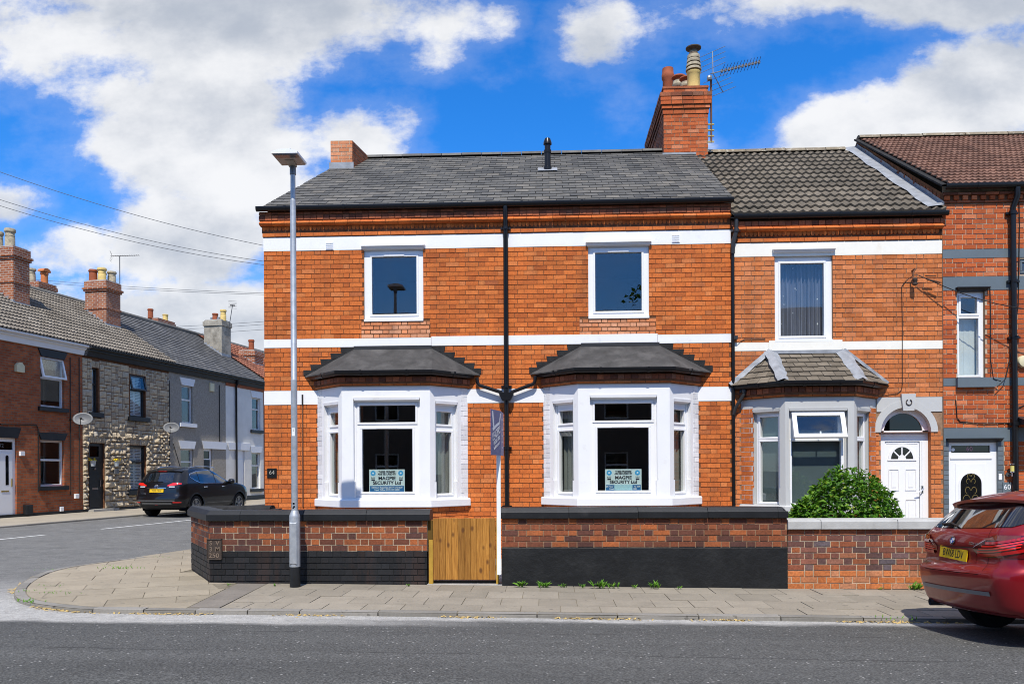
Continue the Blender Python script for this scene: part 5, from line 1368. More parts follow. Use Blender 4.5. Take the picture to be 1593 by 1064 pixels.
# spandrels of the band
for s in (0, 1):
    pts = [p for p in ao]; half = [p for p in ao if (p[0] >= dcx) == (s == 0)]
    xe = surround[1] if s == 0 else surround[0]
    half = [p for p in half if p[1] > z3[0]]
    if s: half = half
    poly = [(xe, z3[0])] + ([(half[0][0], z3[0])] if s == 0 else []) + half + ([(half[-1][0], z3[0])] if s else [])
    top_ = [(dcx, z3[1]), (xe, z3[1])]
    poly = ([(xe, z3[1]), (xe, z3[0])] + [(max(half[0][0], half[0][0]), z3[0])] + [p for p in half if p[1] < z3[1]] + [(dcx, z3[1])]) if s == 0 else ([(dcx, z3[1])] + [p for p in half if p[1] < z3[1]] + [(half[-1][0], z3[0]), (xe, z3[0]), (xe, z3[1])])
    mb.prism(FF, poly if s else poly[::-1] if False else poly, -.02, .012)
mb.build('arch_surround', MAT['paint_grey'], h62)
mb = MB(); kz0, kz1 = nz(639, 1411), nz(613, 1411); kc = fx(1411.5, 630)
mb.prism(FF, [(kc - .095, kz0), (kc + .095, kz0), (kc + .125, kz1), (kc - .125, kz1)], 0, .06); ks = mb.build('keystone', MAT['paint_grey'], h62)
g = MB(); zk = (kz0 + kz1) / 2 + .0; g.tube([FF.p(kc + .048 * math.sin(t_), zk - .050 * math.cos(t_), .068) for t_ in [R(-150) + R(300) * k / 14 for k in range(15)]], [.008 if 0 < k < 14 else .01 for k in range(15)], 6); g.build('horseshoe', MAT['cast_iron'], ks)
# frame, fanlight and leaf
dr = .10
mb = MB(); fi = arch_pts(drad - .095); fo = arch_pts(drad - .002)
for k in range(len(fi) - 1): mb.prism(FF, [fi[k], fo[k], fo[k + 1], fi[k + 1]], -dr - .05, -dr)
zs = nz(673, 1409)
dl0, dl1 = fx(1380.5, 740), fx(1435.2, 740); dtop = nz(686, 1409)
mb.obox(FF, DW[0] + .002, dl0, .02, zs + .04, -dr - .05, -dr); mb.obox(FF, dl1, DW[1] - .002, .02, zs + .04, -dr - .05, -dr); mb.obox(FF, dl0, dl1, dtop, zs + .04, -dr - .05, -dr + .002)
mb.bbox(FF, dl0 - .08, dl1 + .08, dtop + .10, dtop + .125, -dr, -dr + .02, .006)
mb.bbox(FF, dl1 + .03, dl1 + .05, .02, dtop, -dr, -dr + .012, .004)
mb.build('door_frame', MAT['upvc'], h62)
g = MB(); g.prism(FF, [(x, z) for x, z in arch_pts(drad - .09) if z > zs] , -dr - .03, -dr - .025); g.build('fanlight', MAT['glass_dark'], h62)
g = MB(); g.box(DW[0] - .1, DW[1] + .1, FY + .9, FY + 1.0, 0, zarch + .2); g.build('hall_wall', MAT['dark_void'], h62)
door = None
g = MB(); ld = -dr - .02; g.obox(FF, dl0 + .004, dl1 - .004, .04, dtop - .006, ld - .03, ld)
g.bbox(FF, dl0 + .03, dl1 - .03, dtop - .05, dtop - .028, ld, ld + .006, .003)
door = g.build('door', MAT['upvc'], h62)
dw = dl1 - dl0
def panel(u0, u1, v0, v1):
    g = MB(); w = .014
    for (a, b, c, d) in ((u0, u1, v1 - w, v1), (u0, u1, v0, v0 + w), (u0, u0 + w, v0 + w, v1 - w), (u1 - w, u1, v0 + w, v1 - w)): g.bbox(FF, a, b, c, d, ld, ld + .012, .004)
    g.bbox(FF, u0 + .05, u1 - .05, v0 + .05, v1 - .05, ld, ld + .008, .006); g.build('door_panel', MAT['upvc'], door)
dz = lambda y: nz(y, 1409)
for (ya, yb) in ((763, 729), (812, 777)):
    for (xa_, xb_) in ((1386.5, 1403), (1412.5, 1430)): panel(fx(xa_, 740), fx(xb_, 740), dz(yb + 34 if False else ya), dz(yb))
fc = fx(1407.5, 715); fzb = dz(714)
g = MB(); R2 = fx(1425, 715) - fc
og = [(fc + R2 * math.cos(math.pi * k / 14), fzb + R2 * 1.12 * math.sin(math.pi * k / 14)) for k in range(15)]
g.prism(FF, og, ld, ld + .003); fg = g.build('door_light', MAT['glass_dark'], door)
g = MB()
for k in range(14):
    a, b = og[k], og[k + 1]; s = 1.22
    g.prism(FF, [a, (fc + (a[0] - fc) * s, fzb + (a[1] - fzb) * s), (fc + (b[0] - fc) * s, fzb + (b[1] - fzb) * s), b], ld, ld + .014)
g.bbox(FF, fc - R2 * 1.3, fc + R2 * 1.3, fzb - .03, fzb, ld, ld + .014, .004)
g.prism(FF, [(fc + R2 * .36 * math.cos(math.pi * k / 8), fzb + R2 * .4 * math.sin(math.pi * k / 8)) for k in range(9)], ld, ld + .012)
for an in (R(45), R(90), R(135)):
    d = Vector((math.cos(an), math.sin(an))); nrm = Vector((-d.y, d.x)) * .011
    p, q = Vector((fc, fzb)) + d * R2 * .35, Vector((fc, fzb)) + d * R2 * 1.1; g.prism(FF, [tuple(p - nrm), tuple(q - nrm), tuple(q + nrm), tuple(p + nrm)], ld, ld + .010)
g.build('light_moulding', MAT['upvc'], door)
g = MB(); hx = fx(1439, 760); hzz = dz(760); g.bbox(FF, hx - .02, hx + .014, hzz - .09, hzz + .05, -dr, -dr + .012, .004)
g.tube([FF.p(hx, hzz, -dr + .01), FF.p(hx, hzz, -dr + .05), FF.p(hx - .05, hzz - .05, -dr + .055), FF.p(hx - .13, hzz - .075, -dr + .05)], .010, 7); g.build('handle', MAT['chrome'], door, smooth=40)
# roof
rz6 = at(1200, 238.5, RY).z
eL2, eR2 = Vector((HR - .02, FY - .14, E2 + .055)), Vector((X1, FY - .14, E2 + .055)); rL2, rR2 = Vector((HR - .02, RY, rz6)), Vector((X1, RY, rz6))
mb = MB(); dzv = Vector((0, 0, .05)); mb.face([eL2 - dzv, eR2 - dzv, rR2 - dzv, rL2 - dzv]); mb.face([rL2, rR2, rR2 + Vector((0, 3.9, -2.5)), rL2 + Vector((0, 3.9, -2.5))]); mb.build('roof_deck', MAT['felt_dark'], h62)
slate_roof(h62, eL2, eR2, rL2, rR2, 'tile_brown', .34, .31, 300, name='roof_tile', wave=(2, .034), lift=.045, roughness=.4)
ridge_tiles(h62, Vector((CHX1, RY, rz6 + .03)), Vector((X1 - .3, RY, rz6 + .03)), 'ridge_brown', .46, .13)
# party gutter end box and pipe between the houses
yb_ = FY - .06
p = at(1145.5, 352, FY - .1)
pipe(h62, [(p.x, FY - .1, E2 + .0), (p.x, FY - .1, E2 - .22), (p.x - .05, FY - .06, E2 - .42), (p.x - .055, FY - .055, E2 - .6)], .038, 'downpipe', 'black_plastic_worn', [(p.x, FY - .1, E2 - .2)])
xd = fx(1139.8, 560); pipe(h62, [(xd, FY - .04, E2 - .5), (xd, FY - .04, .1)], .030, collars=())
q = at(1157.5, 604, YB + .45); pipe(h62, [q + Vector((0, 0, .02)), q + Vector((0, 0, -.10)), Vector((xd + .03, FY - .07, q.z - .34)), Vector((xd, FY - .05, q.z - .46))], .032, 'branch_pipe', 'black_plastic_worn', [tuple(q + Vector((0, 0, -.05)))])
# lead valley against the taller house
# ------------------------------------------------------------------ the tall house on the right
h60 = thing('brick_house', 'taller red brick house with grey painted bands at the right edge', 'house', ((X1 + 12.5) / 2, FY, gz(8)))
Y6 = FY - .02; F6 = Fr((0, Y6, 0), (1, 0, 0)); XE = 12.5
def mz(y, px=1520): return at(px, y, Y6).z
def mx(px, py=560): return at(px, py, Y6).x
E6 = mz(299); bands = [(mz(401.5), mz(388)), (mz(451.5), mz(430.5)), (mz(600), mz(588)), (mz(686.5), mz(665.5))]
w6 = (mx(1489), mx(1532.5), mz(588), mz(453)); g6 = [(mx(1497.5), mx(1522.8), mz(487), mz(462)), (mx(1494.5), mx(1524.5), mz(583), mz(495))]
d6 = (mx(1476, 740), mx(1552.5, 740), .02, mz(687))
w7 = (mx(1586, 410), mx(1586, 410) + 1.0, mz(427, 1580), mz(403, 1580))
mb = MB(); mb.sheet(F6, X1 + .002, XE, -.4, E6 + .2, [w6, d6, w7], -.003); mb.build('mortar_bed', MAT['mortar_pale'], h60); reveal(h60, F6, w6, 'mortar'); reveal(h60, F6, d6, 'paint_slate', -.2, 'door_reveal')
mb = MB(); mb.face([(X1 + .004, Y6 + .1, -.3), (X1 + .004, Y6, -.3), (X1 + .004, Y6, E6), (X1 + .004, Y6 + .1, E6)]); mb.build('return_edge', MAT['mortar_pale'], h60)
specs = []; ex = X1 + .004
kw = dict(mat='brick_red', L=.222, H=.105, j=.012)
lay(specs, F6, ex, XE, bands[0][1], mz(317), (), **kw); lay(specs, F6, ex, XE, bands[1][1], bands[0][0], [w7], **kw); lay(specs, F6, ex, XE, bands[2][1], bands[1][0], [w6], **kw)
lay(specs, F6, ex, XE, bands[3][1], bands[2][0], (), **kw); lay(specs, F6, ex, XE, -.3, bands[3][0], [(d6[0] - .1, d6[1] + .11, -1, 5)], **kw)
lay(specs, F6, ex, d6[0], -.3, bands[3][0], (), 'brick_grey', L=.1, H=.1, j=.006); lay(specs, F6, d6[1], d6[1] + .10, -.3, bands[3][0], (), 'brick_grey', L=.1, H=.1, j=.006)
# dentil cornice
mb = MB(); mb.obox(F6, ex, XE, mz(316.5), E6, -.03, .02); mb.build('cornice_bed', MAT['mortar_dark'], h60)
lay(specs, F6, ex, XE, mz(316), mz(312.5), (), 'brick_dark', ch=.05, bond='stretch', proud=.035)
u = ex + .02
while u < XE: specs.append((F6, u, u + .085, mz(312), mz(305.5), .06, 'brick_red', 1.0)); u += .155
lay(specs, F6, ex, XE, mz(305), E6 - .02, (), 'brick_dark', ch=.07, bond='stretch', proud=.075)
finish_bricks(h60, specs, 300)
mb = MB()
for k, (a, b) in enumerate(bands): mb.obox(F6, ex, XE, a, b, -.02, .008)
sx0, sx1 = mx(1486), mx(1546); mb.obox(F6, sx0, sx1, bands[2][0] - .03, bands[2][1] + .003, .0, .085)
mb.build('grey_band', MAT['paint_slate'], h60)
gutter(h60, [(ex - .02, Y6 - .1, E6 + .06), (XE, Y6 - .1, E6 + .06)])
wo = window(h60, F6, *w6, g6, d=-.06)
mb = MB(); rail(mb, F6, w6[0] - .03, w6[1] + .06, w6[3] - .01, .07, -.03, .10, .05); mb.build('window_head', MAT['black_paint'], wo)
M_plain('net_white', (.62, .64, .62), .9, .1, .1, 3)
mb = MB()
for k in range(7):
    a = g6[1][0] + (g6[1][1] - g6[1][0]) * k / 7; mb.obox(F6, a, a + .05, g6[1][2], g6[1][3] + .05, -.19, -.185 + .004 * (k % 2))
mb.build('blind', MAT['net_white'], h60)
wo = window(h60, F6, *w7, [(w7[0] + .06, w7[1] - .06, w7[2] + .06, w7[3] - .06)], d=-.03, mat='paint_slate')
mb = MB(); mb.box(X1 + .1, XE, Y6 + 2.5, Y6 + 2.6, -.1, E6); mb.build('interior_wall', MAT['interior'], h60)
# door
mb = MB(); dlt = [(mx(1482, 700), mx(1543, 700), mz(704), mz(692.5))]
mb.slab(F6, d6[0], d6[1], .02, d6[3], dlt, -.10, -.05); 
mb.bbox(F6, mx(1480, 720), mx(1545, 720), mz(714), mz(710.5), -.05, -.035, .004); fr6 = mb.build('door_frame', MAT['upvc'], h60)
g = MB(); g.obox(F6, dlt[0][0], dlt[0][1], dlt[0][2], dlt[0][3], -.085, -.08); g.build('transom_light', MAT['glass_dark'], fr6)
M_plain('numeral_pink', (.45, .22, .26), .5, .4, .05, 5)
text_obj('numerals', '60', F6, mx(1511.5, 698), mz(698.2), -.077, .115, MAT['numeral_pink'], fr6)
g = MB(); g.lathe(F6.p(mx(1486, 699), mz(699), -.078), [(.03, 0), (.03, .004)], 14, axis=F6.N); g.build('sticker', MAT['upvc'], fr6)
g = MB(); cxd, rw, zb6, zt6 = mx(1512, 760), mx(1528.5, 760) - mx(1512, 760), mz(810), mz(752)
oval = [(cxd + rw * math.cos(math.pi * k / 14), zt6 + rw * math.sin(math.pi * k / 14) * 1.0) for k in range(15)]
g.bbox(F6, mx(1488, 760), mx(1536, 760), .05, mz(720.5), -.055, -.04, .006); lf = g.build('door', MAT['upvc'], h60)
g = MB()
for k in range(14):
    a, b = oval[k], oval[k + 1]; s = 1.14
    g.prism(F6, [a, (cxd + (a[0] - cxd) * s, zt6 + (a[1] - zt6) * s), (cxd + (b[0] - cxd) * s, zt6 + (b[1] - zt6) * s), b], -.04, -.026)
g.obox(F6, cxd - rw * 1.14, cxd - rw, zb6, zt6, -.04, -.026); g.obox(F6, cxd + rw, cxd + rw * 1.14, zb6, zt6, -.04, -.026); g.build('door_moulding', MAT['upvc'], lf)
g = MB(); g.prism(F6, [(cxd + rw, zb6)] + oval + [(cxd - rw, zb6)], -.04, -.036); dgl = g.build('door_light', MAT['glass_dark'], lf)
g = MB()
for s in (-1, 1):
    for (r_, zc, ph, tu) in ((.06, .0, 0, 4.5), (.045, .16, 1, 4.5), (.09, -.17, 2, 3.6), (.035, .25, .5, 4.6)):
        g.tube([F6.p(cxd + s * (.012 + r_ * (1 - math.cos(a)) * .7), zt6 - .12 + zc + r_ * math.sin(a), -.033) for a in [tu * k / 10 - ph * .3 for k in range(11)]], .004, 5)
g.build('scroll_leadwork', MAT['brass'], dgl)
g = MB(); rail(g, F6, d6[0] - .05, d6[1] + .06, d6[3] - .01, .07, -.03, .10, .02); g.build('door_head', MAT['black_paint'], h60)
# roof with the gable rising above its neighbour
RY6 = 18.3; zr6 = at(1450, 214.5, RY6).z
eLz = E6 + .08; xg6 = at(1468.5, 294, Y6 - .15).x; xr6 = at(1312, 214, RY6).x
eL6, eR6 = Vector((X1 + .0, Y6 - .16, eLz)), Vector((XE, Y6 - .16, eLz)); rL6, rR6 = Vector((X1 + .0, RY6, zr6)), Vector((XE, RY6, zr6))
mb = MB(); dz6 = Vector((0, 0, .05)); mb.face([eL6 - dz6, eR6 - dz6, rR6 - dz6, rL6 - dz6]); mb.face([rL6, rR6, rR6 + Vector((0, 3.9, -2.5)), rL6 + Vector((0, 3.9, -2.5))]); mb.build('roof_deck', MAT['felt_dark'], h60)
slate_roof(h60, eL6, eR6, rL6, rR6, 'tile_red', .235, .21, 300, name='roof_tile', wave=(2, .022), lift=.034, roughness=.5)
ridge_tiles(h60, rL6 + Vector((0, 0, .03)), rR6 + Vector((0, 0, .03)), 'ridge_brown', .45, .12)
GF6 = Fr((X1 - .012, 30, 0), (0, -1, 0))
mb = MB(); mb.face([(X1 - .005, Y6, E2 - .2), (X1 - .005, Y6, eLz - .08), (X1 - .005, RY6, zr6 - .06), (X1 - .005, RY6 + 3.8, eLz - .08), (X1 - .005, RY6 + 3.8, E2)][::-1]); mb.build('gable_wall', MAT['mortar_dark'], h60)
specs = []
nrow = 14
for k in range(60):
    v0 = E2 - .1 + k * .086
    # horizontal extent of the gable at this height
    t_ = (v0 + .09 - (eLz - .1)) / (zr6 - eLz)
    y0_ = Y6 if t_ <= 0 else Y6 + (RY6 - Y6) * t_
    if v0 + .1 > zr6: break
    lay(specs, GF6, 30 - min(RY6, y0_ + 3.0), 30 - y0_ - .02, v0, v0 + .086, (), 'brick_dark', phase=(k % 2) * .17, j=.010)
finish_bricks(h60, specs, 150, 'brick') if False else None
mbk = MB()
for fr, a, b, c, d, pr, m, vis in specs: mbk.obox(fr, a, b, c, d, -.02, pr, 0, ('back',))
mbk.build('gable_brickwork', MAT['brick_dark'], h60, kind='stuff')
mb = MB(); sw6 = (rL6 - eL6); mb.face([eL6 + Vector((-.08, 0, -.03)), eL6 + Vector((.04, 0, -.03)), rL6 + Vector((.04, 0, -.03)), rL6 + Vector((-.08, 0, -.03))][::-1]); mb.face([eL6 + Vector((-.08, 0, .005)), eL6 + Vector((.1, 0, .03)), rL6 + Vector((.1, 0, .03)), rL6 + Vector((-.08, 0, .005))]); mb.face([eL6 + Vector((-.08, 0, -.03)), eL6 + Vector((-.08, 0, .005)), rL6 + Vector((-.08, 0, .005)), rL6 + Vector((-.08, 0, -.03))][::-1]); mb.build('verge', MAT['felt_dark'], h60)
# lead flashing between the middle roof and the gable
g = MB(); m = 9; A, B = eR2 + Vector((-.0, 0, .055)), rR2 + Vector((-.0, 0, .055))
for k in range(m):
    p, q = A.lerp(B, k / m), A.lerp(B, (k + 1) / m); w0 = .30 + .03 * math.sin(k * 2.3); w1 = .30 + .03 * math.sin((k + 1) * 2.3)
    g.face([p + Vector((-w0, 0, .035)), p + Vector((-.014, 0, .06)), q + Vector((-.014, 0, .06)), q + Vector((-w1, 0, .035))]); g.face([p + Vector((-.02, 0, .06)), p + Vector((-.02, 0, .11 + .01 * (k % 2))), q + Vector((-.02, 0, .11 + .01 * (k % 2))), q + Vector((-.02, 0, .06))])
g.build('lead_flashing', MAT['lead'], h62)
# pipes, cables, alarm, lamp on the tall house
xp6 = mx(1575.5, 560); zg = E6 + .02; xt = mx(1575, 300)
pipe(h60, [(xt, Y6 - .15, zg), (xt, Y6 - .15, zg - .15), (xp6 - .03, Y6 - .08, zg - .34), (xp6 - .03, Y6 - .08, zg - .5), (xp6, Y6 - .08, .1)], .048, collars=[(xp6 - .03, Y6 - .08, zg - .42), (xp6 - .01, Y6 - .08, mz(440)), (xp6, Y6 - .08, mz(527)), (xp6, Y6 - .08, mz(660))])
# ------------------------------------------------------------------ small things on the house fronts
def cable(name, pts, r, label=None, cat=None, parent=None, mat='cable_black', group=None, n=6):
    g = MB(); g.tube(pts, r, n); o = g.build(name, MAT[mat], parent, smooth=60)
    if label: tag(o, label, cat, group)
    return o
W6 = lambda px, py, d=.02: F6.p(at(px, py, Y6).x, at(px, py, Y6).z, d)
W5 = lambda px, py, d=.02: FF.p(at(px, py, FY).x, at(px, py, FY).z, d)
cable('wall_cable', [W5(1402, 606), W5(1403, 598), W5(1403, 560), W5(1403, 500), W5(1402, 446), W5(1408, 438), W5(1418, 430, .08), W5(1424, 430, .1)], .006, parent=h62)
cable('wall_cable', [W5(1402, 606), W5(1396, 612), W5(1372, 615)], .006, parent=h62)
cable('wall_cable', [W5(1146, 533, .05), W5(1152, 531), W5(1158, 528), W5(1190, 527.5)], .006, parent=h62)
g = MB(); p = W5(1143, 526, .06); g.box(p.x - .035, p.x + .035, p.y - .03, p.y + .04, p.z - .03, p.z + .03); g.build('junction_box', MAT['black_plastic_worn'], h62)
# insulator bracket with telephone wire
ins = thing('insulator_bracket', 'rusty iron bracket with insulator on the pale brick wall above the door', 'bracket', W5(1419, 440, .0))
g = MB(); g.tube([W5(1418, 422, .0), W5(1421, 420, .10), W5(1416, 427, .12), W5(1416, 446, .12)], .014, 7); g.build('iron_arm', MAT['rust'], ins, smooth=50)
g = MB(); p = W5(1418.5, 439, .12); g.lathe(p - Vector((0, 0, .09)), [(.012, 0), (.045, .02), (.045, .05), (.03, .06), (.042, .075), (.042, .12), (.02, .14)], 10); g.build('insulator', MAT['cast_iron'], ins, smooth=40)
tw = []
a, b = W5(1424, 431, .12), W6(1610, 495, .5)
for k in range(13):
    t_ = k / 12; p = a.lerp(b, t_); p.z -= .12 * math.sin(math.pi * t_); tw.append(p)
cable('telephone_wire', tw, .008, 'dark wire running from the iron bracket across the tall house', 'wire')
g = MB(); g.tube([W5(1434, 432, .14), W5(1450, 432.5, .14)], .012, 6); g.tube([W5(1436, 437, .14), W5(1456, 443, .16)], .016, 6); g.build('wire_splice', MAT['rust'], ins)
cable('wall_cable', [W6(1486, 622), W6(1488, 650), W6(1493, 656), W6(1530, 659), W6(1571, 658)], .008, parent=h60)
cable('wall_cable', [W6(1584, 300), W6(1585, 350), W6(1583, 476), W6(1570, 560), W6(1560, 590, .09), W6(1546, 603, .1)], .008, parent=h60)
cable('wall_cable', [W6(1578, 320), W6(1578, 470)], .006, parent=h60)
cable('wall_cable', [W6(1539, 447), W6(1540, 480), W6(1540, 560), W6(1541, 590, .09), W6(1552, 594, .1)], .008, parent=h60)
cable('wall_cable', [W6(1593, 630), W6(1584, 634), W6(1580, 645)], .008, parent=h60)
# alarm bell box
p = W6(1590, 563, 0); g = MB(); g.lathe(p, [(.105, 0), (.105, .05), (.09, .075), (.05, .085)], 20, axis=F6.N); M_plain('bell_cream', (.62, .56, .36), .5, .4, .06, 8)
ab = tag(g.build('alarm_bell', MAT['bell_cream'], None, smooth=40), 'round cream alarm bell box on the tall house beside the downpipe', 'alarm')
# canopy edge at the far right
p = W6(1578, 655, 0); cn = thing('door_canopy', 'dark edge of a canopy on the tall house at the right margin', 'canopy', p)
g = MB(); zc_ = at(1585, 660, Y6).z; x0 = mx(1579.5, 660); g.hexa([(x0, Y6, zc_), (x0 + 1.2, Y6, zc_), (x0 + 1.2, Y6, zc_ + .14), (x0, Y6, zc_ + .14)], [(x0, Y6 - .5, zc_ - .04), (x0 + 1.2, Y6 - .5, zc_ - .04), (x0 + 1.2, Y6 - .5, zc_ + .0), (x0, Y6 - .5, zc_ + .0)]); g.build('canopy_roof', MAT['black_plastic_worn'], cn)
g = MB(); g.box(x0 - .01, x0 + 1.2, Y6 - .54, Y6 - .505, zc_ - .05, zc_ + .015); g.build('fascia', MAT['lamp_white'], cn)
# wall lantern and number tile
lt = thing('wall_lantern', 'small yellow wall lantern with a metal stem beside the front door of the tall house', 'lantern', W6(1569, 748, 0))
lx = mx(1569.5, 727); g = MB(); g.lathe((lx, Y6 - .10, mz(733, 1569)), [(.032, 0), (.032, .095)], 14); M_plain('lantern_glass', (.62, .55, .16), .3, .5, .05, 8); g.build('lantern_glass', MAT['lantern_glass'], lt, smooth=40)
g = MB(); g.lathe((lx, Y6 - .10, mz(733, 1569) - .02), [(.036, 0), (.036, .02)], 14); g.lathe((lx, Y6 - .10, mz(721, 1569)), [(.036, -.02), (.038, .0), (.02, .012)], 14); g.tube([(lx, Y6 - .1, mz(733, 1569) - .02), (lx, Y6 - .1, mz(741, 1569))], .010, 8); g.build('metal_caps', MAT['chrome'], lt, smooth=40)
g = MB(); g.tube([(lx, Y6 - .1, mz(738, 1569)), (lx - .03, Y6 - .06, mz(738, 1569)), (lx - .03, Y6, mz(738, 1569))], .012, 8); g.lathe((lx - .03, Y6 - .02, mz(738, 1569)), [(.04, 0), (.04, .02)], 14, axis=(0, -1, 0)); g.build('bracket', MAT['steel_dark'], lt, smooth=40)
nt = thing('number_tile', 'dark slate tile with white number 60 beside the white door', 'sign', W6(1566, 768, .0))
a_, b_ = W6(1559, 750, 0), W6(1573, 767, 0); g = MB(); g.bbox(F6, a_.x, b_.x, b_.z, a_.z, .002, .02, .003); g.build('tile', MAT['paint_slate'], nt)
text_obj('numerals', '60', F6, (a_.x + b_.x) / 2, (a_.z + b_.z) / 2 + .01, .022, .125, MAT['lamp_white'], nt)
g = MB(); a_, b_ = W6(1553, 737, 0), W6(1558, 746.5, 0); g.bbox(F6, a_.x, b_.x, b_.z, a_.z, .009, .02, .004); tag(g.build('door_bell', MAT['upvc'], None), 'small white door bell on the grey door jamb', 'door bell')
# black railing by the tall house's step
rl = thing('hand_rail', 'black metal handrail beside the step of the white door', 'handrail', (mx(1476, 800), Y6 - .5, 0))
g = MB(); g.tube([(mx(1475, 800), Y6 - .25, .0), (mx(1475, 800), Y6 - .25, mz(785)), (mx(1479, 800), Y6 - .75, mz(800))], .018, 7); g.tube([(mx(1479, 800), Y6 - .75, 0), (mx(1479, 800), Y6 - .75, mz(800))], .014, 6); g.build('rail', MAT['black_paint'], rl)
# television aerial on the right chimney
AY = CHY0 + .05; ax = at(1106.3, 170, AY).x; z0_, z1_ = at(1106, 222, AY).z, at(1105, 123, AY).z
ae = thing('tv_aerial', 'many-pronged television aerial on a rusty mast beside the tall chimney', 'aerial', (ax, AY, z0_))
g = MB(); g.tube([(ax, AY, z0_), (ax, AY, z1_)], .022, 8); g.build('mast', MAT['rust'], ae, smooth=50)
g = MB()
for y in (194, 203, 212, 221): zz = at(1106, y, AY).z; g.box(CHX1 - .02, ax + .06, AY - .02, AY + .02, zz - .012, zz + .012)
g.build('clamp', MAT['brass'], ae)
b0, b1 = Vector((at(1103, 122, AY).x, AY - .2, at(1103, 122, AY).z)), Vector((0, AY + .9, 0)); b1 = at(1181, 97, AY + .9)
g = MB(); g.tube([b0, b1], .013, 6); g.build('boom', MAT['aerial_metal'], ae)
dr_ = (b1 - b0).normalized(); nrm = dr_.cross(Vector((0, 0, 1))).normalized(); upv = nrm.cross(dr_)
g = MB()
for k in range(12):
    p = b0.lerp(b1, .22 + .78 * k / 11); l = .22 - .006 * k; g.tube([p - nrm * l * .5 - upv * .1, p + nrm * l * .5 + upv * .1], .006, 5); g.box(p.x - .022, p.x + .022, p.y - .022, p.y + .022, p.z - .03, p.z + .03)
g.build('element', MAT['steel_dark'], ae, kind='stuff')
g = MB()
for s in (1, -1):
    v = (upv * .85 * s + dr_ * .35 + nrm * 0).normalized(); g.tube([b0 + dr_ * .08, b0 + dr_ * .08 + v * .48], .010, 5)
    for k in range(4):
        p = b0 + dr_ * .08 + v * (.12 + .115 * k); g.tube([p - nrm * .26 - upv * .0 + dr_ * -.12, p + nrm * .26 + dr_ * .12], .006, 5)
g.build('reflector', MAT['aerial_metal'], ae)
g = MB(); g.lathe((b0.x, b0.y + .15, b0.z - .03), [(.05, -.04), (.06, 0), (.05, .05)], 10); g.build('mast_clamp', MAT['aerial_metal'], ae)
# ------------------------------------------------------------------ the side street and its terrace
RO = atg(0, 806); RO.z = 0
RF = Fr((RO.x, RO.y, 0), SD); GR = .14
def RU(px, py):
    P = atn(px, py, RO, SN); return (P - RO).dot(SD), P.z
def ru(px, py=700): return RU(px, py)[0]
def rz(px, py): return RU(px, py)[1]
def rrect(px0, px1, py0, py1):
    pm = (px0 + px1) / 2; ym = (py0 + py1) / 2
    return (ru(px0, ym), ru(px1, ym), rz(pm, py1), rz(pm, py0))
ZE = rz(60, 527); HD, RISE = 3.9, 2.73
UA = [-3.2, 3.6, 8.6, 12.9, 16.4, 21.5]
# pavement on the far side
mb = MB(); p0, p1 = -14.0, 45.0; PW = 2.75
def rp(u, perp, z): P = RF.p(u, 0, perp); return Vector((P.x, P.y, z))
for a, b in zip(range(-14, 44, 2), range(-12, 46, 2)):
    za, zb = GR + .02, GR + .02
    mb.face([rp(a, -.1, za + .0), rp(a, PW, za - .03), rp(b, PW, zb - .03), rp(b, -.1, zb)])
M_slabmat('paving_far', (.30, .265, .205), (.35, .31, .245))
fp = struct(mb.build('far_pavement', MAT['paving_far'], weld=True))
for k in range(-14, 30):
    g = MB(); g.sweep([rp(k + .01, PW, GR - .01), rp(k + .99, PW, GR - .01)], [(0, 0.0), (.13, -.002), (.135, -.015), (.14, -.2), (0, -.2)]); g.build('kerb_stone', MAT['kerb_granite'], fp)
for (a, b) in ((-9.5, -4.5), (-2.55, 2.4), (4.4, 9.4)):
    g = MB(); n = 6
    for k in range(n):
        u0, u1 = a + (b - a) * k / n, a + (b - a) * (k + 1) / n; q = [rp(u0, 5.70, 0), rp(u0, 5.80, 0), rp(u1, 5.80, 0), rp(u1, 5.70, 0)]
        g.face([(p.x, p.y, gz(p.x) - .046) for p in q])
    o = g.build('road_marking', MAT['road_paint']); struct(o)

def M_brickwall(name, ca, cb, mort, sc_=1.0):
    t = NT(name); p = t.pos()
    def dot(v):
        x = t.n('ShaderNodeVectorMath', operation='DOT_PRODUCT'); t.l(p, x.inputs[0]); x.inputs[1].default_value = v; return x.outputs['Value']
    cmb = t.n('ShaderNodeCombineXYZ'); t.l(t.math('ADD', dot(tuple(SD)), t.math('MULTIPLY', dot(tuple(SN)), 1.0)), cmb.inputs[0]); t.l(dot((0, 0, 1)), cmb.inputs[1])
    b = t.n('ShaderNodeTexBrick'); t.l(cmb.outputs[0], b.inputs['Vector']); b.inputs['Scale'].default_value = 1.0
    b.inputs['Brick Width'].default_value = .235; b.inputs['Row Height'].default_value = .083; b.inputs['Mortar Size'].default_value = .012; b.inputs['Mortar Smooth'].default_value = .2
    b.inputs['Color1'].default_value = ca + (1,); b.inputs['Color2'].default_value = cb + (1,); b.inputs['Mortar'].default_value = mort + (1,); b.inputs['Bias'].default_value = -.1
    c = t.mix(1.0, b.outputs['Color'], t.range(t.noise(2.5, 5, .65), .3, .7, .75, 1.2), 'MULTIPLY')
    c = t.mix(t.range(t.noise(9, 4, .6), .6, .72, 0, .7), c, (.42, .12, .035))
    t.bsdf(c, .9, .2, 0, t.bump(b.outputs['Fac'], -.8, .012)); MAT[name] = t.mat
M_brickwall('brick_far_red', (.27, .068, .028), (.42, .118, .042), (.19, .13, .085))
M_brickwall('brick_far_chim', (.25, .075, .035), (.36, .115, .045), (.40, .34, .28))
M_plain('pebbledash', (.40, .37, .32), .97, .1, .22, 14, bump=1.0, bscale=45, dirt=((.34, .31, .26), 30, .5, .62, .8), bdist=.06)
